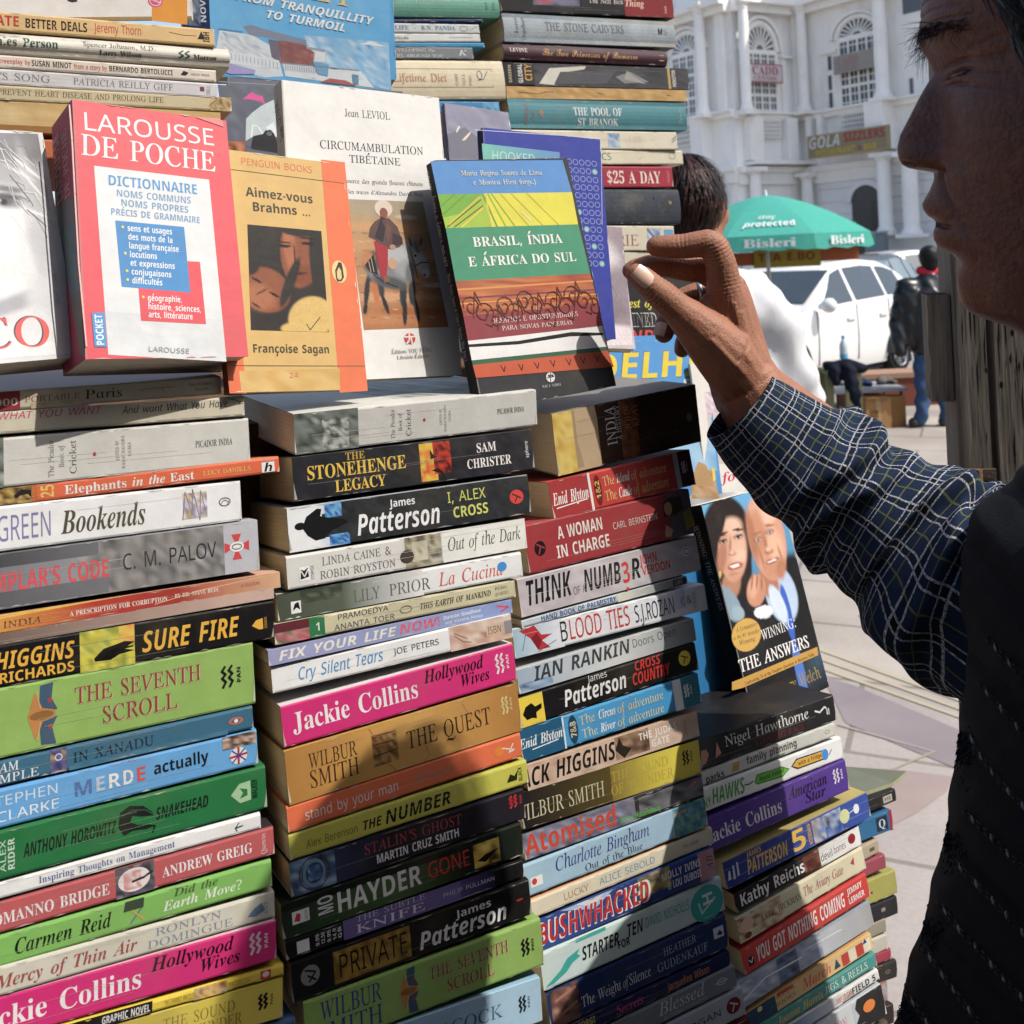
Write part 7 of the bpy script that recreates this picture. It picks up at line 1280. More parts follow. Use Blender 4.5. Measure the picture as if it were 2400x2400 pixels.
# ---- rear tier, right
book('C', 'T2', (900, -48, 62), (1880, -10, 104), '1d1b20', [('r', '8a1f22', 1602, 1880, 0, 1), ('m', ['2a2a3c', '6a7a9a', 'c83a3a'], 1085, 1350, .4, 1, 8, 3, 103), ('t', 'The Next Best', 'R', 'e8e0dc', 1405, 1600, .6, .86), ('t', 'Thing', 'J', 'f0c8b8', 1606, 1715, .5, .86), ('v', 'PAN', 'B', 'd8b0a8', 1828, 1840, .2, .6)], 'black and red paperback at the top of the right rear stack')
book('C', 'T2', (915, 78, 230), (1885, 122, 272), 'a3adb4', [('h', '8a98a6', 'a9b2b6', 915, 1500, 0, 1), ('h', 'a9b2b6', 'b4b2a8', 1500, 1885, 0, 1), ('v', 'Jane', 'R', '66727c', 975, 995, .3, .9), ('v', 'Urquhart', 'R', '66727c', 1015, 1035, .05, .9), ('t', 'THE STONE CARVERS', 'R', '66727c', 1152, 1600, .44, .74), ('t', 'M', 'K', '2a2a2c', 1785, 1815, .46, .7), ('t', 'S', 'B', '9a9a9a', 1818, 1842, .46, .7)], 'silver blue hardback with worn corners, right rear stack', hard=1, mtl=M_CLOTHB)
book('C', 'T2', (915, 233, 342), (1840, 290, 372), '4a2a38', [('t', 'LEVINE', 'D', 'e8d8c8', 948, 1050, .45, .68), ('t', 'The Two Princesses of Bamarre', 'W', 'd8a868', 1130, 1672, .32, .72), ('r', 'c8a070', 1795, 1822, .3, .66)], 'plum coloured hardback with gold script title, right rear stack', hard=1)
book('C', 'T2', (915, 350, 482), (1965, 390, 505), '3a3a3c', [('r', '2a2a2e', 915, 980, 0, 1), ('v', 'SASSEN', 'B', 'c8b890', 945, 962, .1, .9), ('v', 'GLOBAL', 'B', 'e8e4dc', 1000, 1025, .1, .95), ('v', 'CITY', 'B', 'd8a048', 1038, 1078, .2, .95), ('m', ['3a3a3c', '55555a', '2a2a2c'], 1090, 1965, 0, 1, 18, 6, 104), ('p', 'd8d4c8', (1115, .1, 1180, .8, 1390, .95, 1380, .8, 1240, .6, 1200, .05)), ('p', '5a5a60', (1240, .65, 1560, .8, 1500, .2, 1200, .1)), ('p', '8a8a8c', (1550, .5, 1640, .75, 1740, .3, 1600, .2)), ('p', 'a8a49c', (1620, .8, 1680, .4, 1720, .2, 1600, .4)), ('r', 'c8a860', 1848, 1862, 0, 1), ('v', 'PRINCETON', 'B', 'e0dccc', 1872, 1892, .1, .9)], 'black and white photographic paperback with orange and white vertical words, right rear stack')
book('C', 'T2', (935, 490, 552), (1955, 508, 576), 'c89e5a', [('m', ['c89e5a', 'b88c48', 'd8b070', 'a87a3a'], 935, 1955, 0, 1, 30, 4, 105), ('l', '3a2a14', .8, (1000, .5, 1120, .4, 1160, .6, 1200, .55)), ('l', '3a2a14', .8, (1450, .6, 1480, .45)), ('l', '3a2a14', .8, (1840, .5, 1860, .45))], 'spineless ochre book showing bare binding, right rear stack', mtl=M_MATTE)
book('C', 'T2', (945, 562, 720), (1950, 580, 742), '4a8a94', [('h', '5a98a0', '3f7e8a', 945, 1950, 0, 1), ('v', 'Philippa', 'R', 'a87878', 1030, 1052, .1, .85), ('v', 'Carr', 'R', 'a87878', 1068, 1088, .3, .6), ('p', '9a8078', (1110, .5, 1130, .7, 1145, .5, 1130, .35)), ('t', 'THE POOL OF', 'D', 'e4ecec', 1310, 1585, .46, .74), ('t', 'ST BRANOK', 'D', 'e4ecec', 1330, 1560, .12, .36), ('v', 'Putnam', 'R', 'a8c8c8', 1902, 1920, .25, .75)], 'teal hardback with white Celtic looking capitals, right rear stack', hard=1)
book('C', 'T2', (960, 732, 842), (1900, 748, 846), 'e6dcc4', [('m', ['8aa8c8', 'c8d8e4', '5a7aa8'], 1508, 1576, .1, .9, 4, 5, 106), ('t', 'LIFE', 'R', 'd8b0a8', 1630, 1705, .4, .7), ('l', '3a3a3a', 1, (1870, .4, 1895, .6)), ('l', '3a3a3a', 1, (1872, .55, 1896, .75))], 'cream paperback with a small blue picture under the teal hardback')
book('C', 'T2', (960, 846, 928), (1932, 850, 932), 'e2d9c0', [('t', 'ECONOMICS', 'S', '3a7a6a', 1230, 1530, .3, .78), ('O', '5a9a8a', 1855, 1890, .35, .85), ('l', 'b8a088', .5, (1680, .3, 1710, .6))], 'cream paperback with green capitals above the crimson book, right rear stack')
book('C', 'T2', (960, 938, 1062), (1875, 942, 1062), 'b3374a', [('t', 'INDIA ON $5 & $25 A DAY', 'D', 'f2e6dc', 1000, 1805, .2, .76), ('v', 'FROMMER', 'S', 'd89aa0', 1845, 1858, .2, .8)], 'crimson paperback with cream price lettering, right rear stack')
book('C', 'T2', (960, 1070, 1272), (1915, 1066, 1272), '454b55', [('o', 'a8905a', 1848, 1866, .56, .66), ('o', '1f2228', 1762, 1772, .7, .76)], 'thick charcoal cloth bound book, right rear stack', hard=1, mtl=M_CLOTHB)
book('C', 'T2', (960, 1278, 1422), (1885, 1276, 1420), 'e2d9c2', [('t', 'PRAIRIE', 'R', 'a06058', 1380, 1690, .2, .64), ('m', ['c8d8e8', '2a5a9a', 'e8eef0', '5a8ab8'], 1732, 1812, .1, .9, 5, 5, 108), ('r', '6ab0d8', 1828, 1880, .5, .85)], 'cream paperback with brown capitals and a blue picture, beside the raised fingers')
book('C', 'T2', (960, 1424, 1500), (1870, 1424, 1498), 'dcd3bc', [], 'plain cream book below the one with brown capitals, right rear stack')
book('C', 'T2', (960, 1502, 1660), (1880, 1500, 1662), '4a4a50', [], 'dark grey book low in the right rear stack')
book('C', 'T2', (960, 1664, 1800), (1880, 1664, 1800), '7a6a5a', [], 'brown book low in the right rear stack')
book('C', 'T2', (960, 1804, 1980), (1880, 1804, 1980), '5a6a6a', [], 'grey green book at the foot of the right rear stack')
# ------------------------------------------------------------------ books and magazines standing face out
def q(*a): return list(a)
red = 'ee5f68'; blu = '5f9fd6'
stand((199, 842, .642, 34.4, 16.5, -4.1, .1095, .179), .047, red, [
    ('p', 'e7e9ea', (555, 938, 1228, 1002, 1312, 2041, 617, 2007)), ('m', ['e7e9ea', 'dde0e2', 'ecedee'], (606, 1760, 1286, 1800, 1312, 2041, 617, 2007), 12, 6, 3),
    ('t', 'LAROUSSE', 'S', 'fbf6f4', 490, 735, 1270, 808, 95), ('t', 'DE POCHE', 'R', 'fbf6f4', 490, 877, 1282, 957, 112), ('t', 'DE POCHE', 'R', 'fbf6f4', 493, 877, 1285, 957, 112),
    ('t', 'DICTIONNAIRE', 'B', blu, 632, 1045, 1160, 1088, 56), ('t', 'NOMS COMMUNS', 'B', '7fa6cc', 680, 1108, 1120, 1142, 38), ('t', 'NOMS PROPRES', 'B', '7fa6cc', 705, 1162, 1105, 1195, 38), ('t', 'PRÉCIS DE GRAMMAIRE', 'B', '7fa6cc', 645, 1212, 1172, 1252, 36),
    ('p', 'ee5a64', (790, 1460, 1165, 1472, 1195, 1828, 812, 1812)), ('p', '4f97d4', (672, 1245, 1075, 1275, 1105, 1648, 702, 1620))] +
    [('t', s, 'B', 'f4f6f8', x0, y0, x1, y1, 34) for s, x0, y0, x1, y1 in (('sens et usages', 742, 1303, 1005, 1320), ('des mots de la', 745, 1352, 1008, 1369), ('langue française', 748, 1402, 1043, 1419), ('locutions', 752, 1452, 914, 1461), ('et expressions', 755, 1500, 1017, 1516), ('conjugaisons', 760, 1550, 996, 1565), ('difficultés', 763, 1600, 942, 1611), ('géographie,', 852, 1698, 1055, 1706), ('histoire, sciences,', 853, 1746, 1167, 1761), ('arts, littérature', 856, 1792, 1117, 1803))] +
    [('o', 'f2e23a', x, y, 8, 8) for x, y in ((715, 1282), (727, 1430), (735, 1530), (738, 1580), (827, 1678))] +
    [('p', '58a2dc', (523, 1771, 598, 1768, 609, 1963, 538, 1962)), ('t', 'POCKET', 'B', 'f4f8fa', 595, 1955, 583, 1778, 44), ('t', 'LAROUSSE', 'S', '9aa3a8', 849, 1986, 1094, 1998, 28),
     ('l', 'f6c0bc', 1.0, (418, 600, 430, 800, 440, 1100, 455, 1500, 490, 1960)), ('p', 'f08a88', (1150, 648, 1290, 652, 1316, 668, 1318, 700))],
    'thick coral red dictionary with a white panel and blue box, worn along its edges', tile='T1', spine_col='cf5a70', skew=.22,
    spine_items=[('p', '8c8684', (283, 1185, 425, 1105, 480, 2010, 448, 2010)), ('m', ['8c8684', '3a94b8', 'a08c7c', '5a9ab0', '96846e'], (318, 1330, 420, 1270, 455, 1650, 385, 1680), 8, 10, 4), ('t', 'LAROUSSE', 'B', 'f0c8cc', 348, 1128, 322, 742, 40), ('t', 'DE POCHE', 'R', 'f0c8cc', 402, 1098, 384, 712, 38)], back='cf5a70')
tan = 'deb66c'; org = 'f0784a'
def P1(*a): return [(v / 2.415) for v in a]
stand((539, 920, .712, 41.4, 14.7, -5.3, .1112, .1833), .011, tan, [
    ('p', org, (752, 374, 808, 380, 862, 916, 796, 920)), ('p', org, (480, 340, 522, 346, 578, 922, 538, 922)),
    ('m', [tan, 'd2a858', 'e6c27c'], (560, 870, 796, 864, 797, 914, 566, 920), 10, 3, 6),
    ('t', 'PENGUIN BOOKS', 'S', 'e8744c', 564, 385, 733, 406, 15), ('l', '4a4438', .5, (500, 392, 807, 430)), ('t', 'Aimez-vous', 'B', '4f4a3e', 576, 459, 734, 477, 20), ('t', 'Brahms ...', 'B', '4f4a3e', 591, 494, 729, 507, 20),
    ('paint', P1(1400, 1270, 1818, 1308, 1862, 1880, 1420, 1868), 60, 70, ('35312e', '35312e'), [v_ for v_ in [tuple(P1(*a[:4])) + a[4:] for a in (
        (1680, 1440, 92, 190, -.1, '96563a', .12), (1640, 1400, 34, 150, -.1, 'b26e4c', .6), (1720, 1560, 60, 60, 0, '8a4c32', .5), (1800, 1500, 46, 240, -.1, '35312e', .2), (1700, 1300, 130, 40, .1, '35312e', .2),
        (1500, 1640, 150, 120, .55, '96563a', .12), (1470, 1680, 90, 70, .55, 'b26e4c', .7), (1400, 1500, 70, 60, 0, '35312e', .3), (1640, 1600, 30, 150, .35, '35312e', .3), (1760, 1800, 130, 120, -.5, 'dcb868', .12), (1700, 1860, 110, 40, 0, 'dcb868', .2),
        (1612, 1392, 38, 8, .05, '241f1c', .5), (1742, 1380, 40, 8, .1, '241f1c', .5), (1612, 1372, 40, 5, 0, '241f1c', .6), (1740, 1352, 44, 5, .1, '241f1c', .6), (1668, 1440, 5, 60, -.05, '3a2620', .8), (1685, 1494, 18, 5, 0, '3a2620', .8), (1706, 1548, 34, 7, -.15, '4a2420', .6),
        (1452, 1586, 34, 7, .5, '241f1c', .5), (1552, 1668, 34, 7, .5, '241f1c', .5), (1482, 1650, 5, 40, 1.1, '3a2620', .8), (1448, 1728, 30, 6, .55, '4a2420', .6))]], 4, .08),
    ('l', '4a4438', .7, P1(1735, 1835, 1755, 1868, 1812, 1795)), ('t', 'Françoise Sagan', 'B', '55503f', 592, 826, 773, 828, 19), ('l', '4a4438', .4, (545, 857, 855, 858)), ('t', '24', 'N', 'e0604a', 677, 886, 700, 885, 12),
    ('o', 'ecd08a', 795, 637, 17, 26), ('p', '4a4034', (787, 652, 785, 634, 790, 622, 793, 614, 800, 616, 803, 630, 806, 650, 800, 660, 790, 660)), ('p', 'e2c684', (790, 652, 789, 636, 794, 626, 799, 634, 801, 652, 796, 657))],
    'tan paperback with orange edge bands and a picture of two dark haired faces', spine_col='b8582f')
stand((697, 897, .778, 32.6, 10.2, -3.4, .143, .243), .018, 'f3f1ed', [
    ('t', 'Jean LEVIOL', 'R', '3a3c44', 107, -454, 486, -426, 62), ('t', 'CIRCUMAMBULATION', 'R', '2c2e36', -102, -188, 768, -130, 66), ('t', 'TIBÉTAINE', 'R', '2c2e36', 146, -70, 576, -42, 60),
    ('t', 'A la source des grands fleuves chinois', 'R', '33353c', -10, 97, 760, 131, 36), ('t', "sur les traces d'Alexandra David Neel", 'R', '33353c', 60, 188, 760, 217, 32),
    ('paint', (116, 238, 756, 263, 970, 1310, 261, 1335), 80, 120, ('c2a880', 'c07e50'), [(400, 300, 500, 70, .05, 'b7a78c', .9), (620, 390, 90, 18, .05, 'e0cdb8', .8), (500, 480, 520, 40, .04, 'd9a873', .9), (300, 620, 300, 60, .04, 'd2a070', .9), (750, 700, 260, 50, .04, 'dcae80', .9), (600, 900, 500, 60, 0, 'cf9a6c', .9), (850, 960, 90, 20, 0, 'ead2ba', .8), (500, 1060, 420, 40, 0, 'd8a67a', .9), (700, 1180, 300, 30, 0, 'b8703f', .9), (420, 1250, 260, 40, 0, 'c98a5c', .9)] + [(rx_, ry_, 26, 5, .05, c_, 1) for rx_, ry_, c_ in [(160 + (k * 137) % 700, 520 + (k * 71) % 780, ('b87a4c', 'e2b88c', 'a8683e')[k % 3]) for k in range(70)]] + [
        (330, 850, 36, 90, .25, '4a4a50', .4), (285, 1010, 22, 130, .08, '3b3c42', .35), (272, 1160, 18, 45, .1, '303136', .4), (400, 985, 30, 80, -.2, '44464b', .4), (440, 1120, 18, 90, -.35, '36373d', .35), (360, 1020, 26, 140, -.15, 'cc7f50', .7), (590, 1030, 30, 120, 0, '3e4046', .35), (604, 1190, 20, 110, 0, '303238', .35), (665, 1010, 30, 120, 0, '3c3e44', .35), (700, 1160, 20, 110, -.2, '303238', .35),
        (480, 820, 210, 150, .12, '8b8d90', .2), (600, 760, 110, 140, -.2, 'a9abae', .5), (520, 700, 120, 70, 0, 'c0c2c4', .8), (480, 940, 150, 50, .25, '5d5f64', .7), (330, 760, 80, 90, .3, '6a5a54', .5), (290, 740, 60, 60, .6, 'c98a5c', .6), (690, 690, 56, 120, -.5, 'a4a6a9', .3), (745, 780, 50, 120, -.45, 'c9cbcd', .25), (780, 860, 30, 40, 0, 'e6e6e6', .4), (770, 876, 10, 12, 0, '4a4a4e', .5), (650, 600, 12, 46, -.3, '5c5e62', .4), (738, 598, 11, 42, .2, '5c5e62', .4), (692, 712, 10, 12, 0, '1d1d20', .5), (700, 640, 20, 60, -.3, '77797c', .8), (650, 850, 40, 90, .1, '77797d', .8)], 7, .06),
    ('l', '5a3c30', .9, (690, 800, 740, 770, 800, 770)), ('l', '5a3c30', .8, (640, 640, 690, 800, 710, 900)), ('o', '2a2a2e', 690, 712, 8, 10),
    ('p', '3a3236', (270, 790, 340, 700, 380, 880, 310, 850)), ('l', 'c8b8a0', .6, (300, 760, 320, 850)), ('l', 'c8b8a0', .6, (320, 730, 345, 850)), ('l', '3a3640', 1, (340, 870, 420, 930, 540, 975)),
    ('p', '6e5450', (345, 430, 400, 396, 470, 400, 540, 470, 588, 600, 560, 640, 500, 660, 400, 650, 350, 580, 298, 556, 310, 480)), ('p', '453c44', (400, 400, 350, 560, 420, 600, 440, 480)), ('p', '7a5c52', (450, 420, 490, 480, 470, 600, 445, 540)), ('p', '4c4248', (500, 520, 580, 560, 585, 620, 500, 630)),
    ('p', 'b83a44', (342, 590, 460, 640, 462, 720, 452, 890, 400, 896, 378, 760)), ('p', '8a6a54', (420, 890, 470, 880, 482, 930, 430, 940)), ('o', 'd8a888', 500, 780, 38, 48), ('o', 'c89878', 500, 640, 26, 20),
    ('o', 'f0d8ca', 424, 318, 74, 70), ('o', '9a6250', 425, 356, 34, 44), ('p', '54413c', (395, 380, 440, 400, 410, 420)),
    ('o', 'e0464e', 645, 1408, 46, 46), ('l', 'f3f1ed', 1.4, (640, 1360, 640, 1420, 620, 1450)), ('l', 'f3f1ed', 1.2, (600, 1395, 690, 1390)), ('l', 'f3f1ed', 1.2, (655, 1400, 665, 1450)),
    ('t', 'Éditions YOU FENG', 'R', '77777c', 495, 1537, 832, 1517, 34), ('t', 'Librairie-Éditeur', 'R', '77777c', 540, 1582, 806, 1566, 30)],
    'tall white paperback with a photograph of a rider in red trousers on a grey horse', tile='U', spine_col='d9d2c8', spine_items=[('t', 'Jean LEVIOL', 'D', '6a6460', -406, -285, -464, -600, 34)])
def spirals(F_, W_, H_):
    rs = random.Random(3); c = hx('6b3a34')
    for i in range(13):
        x = W_ * (.06 + .075 * i); y = H_ * (.40 - .075 * ((i * 7) % 5) / 5); pts = []
        sg = 1 if i % 2 else -1
        for k in range(16):
            t = k / 15 * 2 * math.pi * 1.35; r = .0098 * (1 - k / 19); pts.append((max(.001, min(W_ - .001, x + r * math.cos(t) * sg)), y + r * math.sin(t)))
        F_.line(pts, .0009, c)
        if i < 12: F_.line([(x, y - .009), (x + W_ * .04, y - .012 * sg), (x + W_ * .07, y)], .0008, c)
stand((1130, 962, .812, 34.5, 12.6, 1.8, .140, .2085), .0145, '3d3c40', [
    ('p', '5c95d4', (505, 912, 1252, 906, 1305, 1090, 545, 1100)), ('p', 'a8c83a', (545, 1100, 1305, 1088, 1340, 1270, 590, 1292)), ('p', 'e6dc34', (800, 1096, 1305, 1088, 1340, 1270, 850, 1285)), ('p', '7cb43c', (545, 1100, 800, 1096, 680, 1210, 580, 1230))] +
    [('l', c, w, (x0, y0, x1, y1)) for c, w, x0, y0, x1, y1 in (('5f9a34', .8, 560, 1170, 640, 1102), ('5f9a34', .8, 570, 1220, 700, 1102), ('6a4a2c', .9, 600, 1285, 790, 1130), ('e0c83a', 1.2, 610, 1270, 780, 1115), ('7a5a34', .9, 640, 1285, 800, 1165), ('e8d23c', 1.4, 680, 1285, 800, 1180), ('6aa43a', 1.6, 800, 1100, 880, 1280), ('d8d040', 1.2, 815, 1100, 850, 1285), ('8ac040', 1.4, 830, 1100, 930, 1280), ('7ab83c', 1, 850, 1098, 980, 1278), ('c8c83a', 1, 900, 1096, 1060, 1276), ('b8c83a', .8, 960, 1095, 1140, 1274), ('f4f0c8', 1.0, 1020, 1200, 1075, 1250), ('d0c838', .8, 1050, 1094, 1230, 1272))] +
    [('p', '4a9a76', (590, 1292, 1340, 1270, 1408, 1548, 645, 1592)), ('m', ['c05a38', 'b04a3c', 'd88a4a', '9a4a44', 'c8703c'], (645, 1592, 1408, 1548, 1450, 1715, 690, 1790), 6, 9, 13), ('l', 'e09a50', 1.6, (660, 1640, 1420, 1590)), ('l', '8a4a5a', 1.6, (670, 1690, 1430, 1640)), ('l', 'e8a050', 1.2, (675, 1720, 1438, 1665)), ('p', '9a464c', (690, 1790, 1450, 1715, 1478, 1845, 715, 1930)),
     ('p', 'f0eeec', (715, 1930, 1478, 1845, 1502, 1962, 737, 2040)), ('p', '2a2826', (716, 1950, 1000, 1930, 1300, 1880, 1484, 1884, 1484, 1898, 1290, 1905, 1000, 1950, 720, 1966)), ('p', '3f6a50', (737, 2040, 1502, 1962, 1508, 1985, 742, 2066)), ('p', 'd0603e', (742, 2066, 1508, 1985, 1541, 2076, 761, 2140))] +
    [('l', '3a2624', .9, (x, y, x + 20, y + 34, x + 26, y + 2)) for x, y in ((900, 2070), (1000, 2062), (1090, 2052), (1180, 2040), (1270, 2032), (1350, 2022), (1430, 2012))] +
    [('t', 'Maria Regina Soares de Lima', 'R', 'f2ecd0', 680, 995, 1140, 990, 27), ('t', 'e Monica Hirst (orgs.)', 'R', 'f2ecd0', 750, 1047, 1100, 1042, 27), ('t', 'BRASIL, ÍNDIA', 'D', 'f6f4ee', 745, 1398, 1252, 1375, 52), ('t', 'E ÁFRICA DO SUL', 'D', 'f6f4ee', 720, 1510, 1330, 1478, 52), ('t', 'C.', 'R', 'f0e0d0', 1104, 1756, 1130, 1753, 20), ('t', 'DESAFIOS E OPORTUNIDADES', 'R', 'f2e4dc', 850, 1832, 1342, 1788, 27), ('t', 'PARA NOVAS PARCERIAS', 'R', 'f2e4dc', 912, 1871, 1310, 1836, 24),
     ('o', 'e8e6e2', 1182, 2136, 25, 28), ('l', '3d3c40', .8, (1182, 2110, 1182, 2164)), ('l', '3d3c40', .7, (1162, 2140, 1202, 2132)), ('o', '3d3c40', 1174, 2128, 7, 7), ('o', '3d3c40', 1192, 2126, 7, 7), ('t', 'PAZ E TERRA', 'R', 'd8d6d2', 1138, 2196, 1243, 2182, 14)],
    'tall paperback with blue, yellow, green and terracotta bands and a black spine', tile='T2', spine_col='2a282b', art=spirals,
    spine_items=[('t', 'BRASIL, ÍNDIA E ÁFRICA DO SUL', 'D', 'd8d2cc', 472, 985, 582, 1527, 24), ('t', 'Maria Regina Soares de Lima e Monica Hirst (orgs.)', 'R', 'c8c2bc', 598, 1555, 700, 2046, 18)])
def rings(F_, W_, H_):
    c = hx('9aa6e6'); g = hx('9ae0b8')
    for i in range(7):
        for j in range(13):
            p = (W_ * (.60 + .055 * i), H_ * (.87 - .042 * j))
            if i < 3 and j > 10: continue
            F_.layer = 8; F_.ell(p, .0031, .0031, c, 12, .0007)
            if (i * 5 + j * 3) % 11 == 0: F_.ell(p, .0022, .0022, g, 10)
stand((1158, 794, .916, 26.5, 11, -4.7, .127, .199), .014, '3b47aa', [('h', '7cc8b8', '6a9ad0', (795, 812, 1235, 862, 1260, 1300, 830, 1260)), ('t', 'HOOKED', 'S', 'bfe4dc', 850, 905, 1100, 928, 52), ('l', 'd8e0f4', .6, (756, 735, 1470, 782)), ('l', 'c8d2f0', .6, (1470, 800, 1476, 1270))], 'royal blue paperback with a grid of small rings, half hidden behind the banded book', tile='T2', spine_col='2c3a6a', art=rings)
stand((1264, 810, 1.062, 20, 23.4, -6.6, .109, .146), .012, 'c9bcc4', [
    ('paint', (1300, 1270, 1588, 1287, 1650, 1955, 1390, 1955), 50, 80, ('a8969f', 'e2d6da'), [(1560, 1400, 130, 140, .2, '8f7f88', .8), (1450, 1560, 150, 230, -.2, 'cfc4c9', .5), (1420, 1440, 90, 90, 0, 'e4dcdf', .8), (1560, 1700, 110, 200, .1, '8b7a84', .5), (1500, 1800, 120, 110, .3, '80707a', .6), (1600, 1860, 80, 60, 0, '94848c', .8), (1440, 1500, 6, 60, .2, '6a5a64', 1), (1475, 1560, 5, 70, -.3, '77686f', 1), (1446, 1522, 9, 12, 0, '2c2428', .6), (1380, 1650, 60, 160, 0, 'd8ccd2', .8), (1520, 1600, 4, 90, -.5, '75656e', 1), (1540, 1900, 170, 60, 0, 'e6dade', .6)], 6, .12)], 'grey mauve paperback with a photograph of an elephant head', tile='T2')
stand((1455, 958, 1.196, 6.4, 24, -5.9, .118, .186), .006, '1b1a1d', [('t', 'Best of', 'J', 'f0e23a', 150, 855, 430, 852, 80), ('t', 'IMAGINED', 'D', 'e8e6d8', 0, 1032, 470, 1026, 126), ('t', 'IMAGINED', 'D', '3a3a40', 6, 1026, 464, 1021, 114), ('t', 'INDIA', 'K', 'e8443e', 150, 1170, 620, 1160, 108)], 'black magazine with yellow, white and red headline lettering behind the fingers', tile='H', name='magazine', cat='magazine')
stand((1460, 1168, 1.13, 19.4, 16.2, -4.3, .124, .178), .006, '4f9ee4', [('h', '4f9ee4', '57a4e6', (600, -160, 1420, -190, 1440, 130, 640, 170)), ('m', ['6aaeea', '9acaf0', 'b8dcf6', '84bcee'], (640, 160, 1400, 130, 1470, 700, 700, 760), 8, 8, 17), ('m', ['c8a070', 'b08858', 'd8b488', '96744c'], (1290, 720, 1440, 690, 1480, 880, 1300, 880), 6, 6, 18), ('p', 'c49a68', (1310, 740, 1325, 680, 1345, 640, 1390, 660, 1440, 760, 1440, 800, 1310, 800)), ('p', 'f0d83a', (1430, 680, 1448, 680, 1456, 760, 1440, 770)),
    ('t', 'Tourist', 'B', 'eef6fc', 690, -76, 899, -82, 26), ('t', 'DELHI', 'K', '3a5a8a', 662, 122, 1360, 86, 176), ('t', 'DELHI', 'K', 'f4d81e', 668, 117, 1358, 82, 168), ('p', 'eef0f0', (1248, 108, 1378, 100, 1382, 140, 1252, 148)), ('t', '2013', 'B', '3a3a3a', 1262, 140, 1350, 134, 22)],
    'blue tourist guide with huge yellow capitals behind the wrist', tile='T6', name='magazine', cat='magazine')
stand((1660, 1160, 1.165, 30, 12, -3, .1, .15), .004, 'ece8e2', [('m', ['e8c8d8', 'f0e8e4', 'c8a0c0', 'f4f0ec'], (1380, 190, 1500, 180, 1510, 340, 1400, 340), 6, 6, 19), ('t', 'fo', 'J', 'd82a5a', 1505, 775, 1590, 760, 62), ('p', 'd8ccc0', (1400, 340, 1600, 320, 1620, 640, 1440, 660))], 'pale magazine with pink pictures and red script beside the blue tourist guide', tile='T6', name='magazine', cat='magazine')
sk1 = 'd9a184'; sk2 = 'e2ab8c'
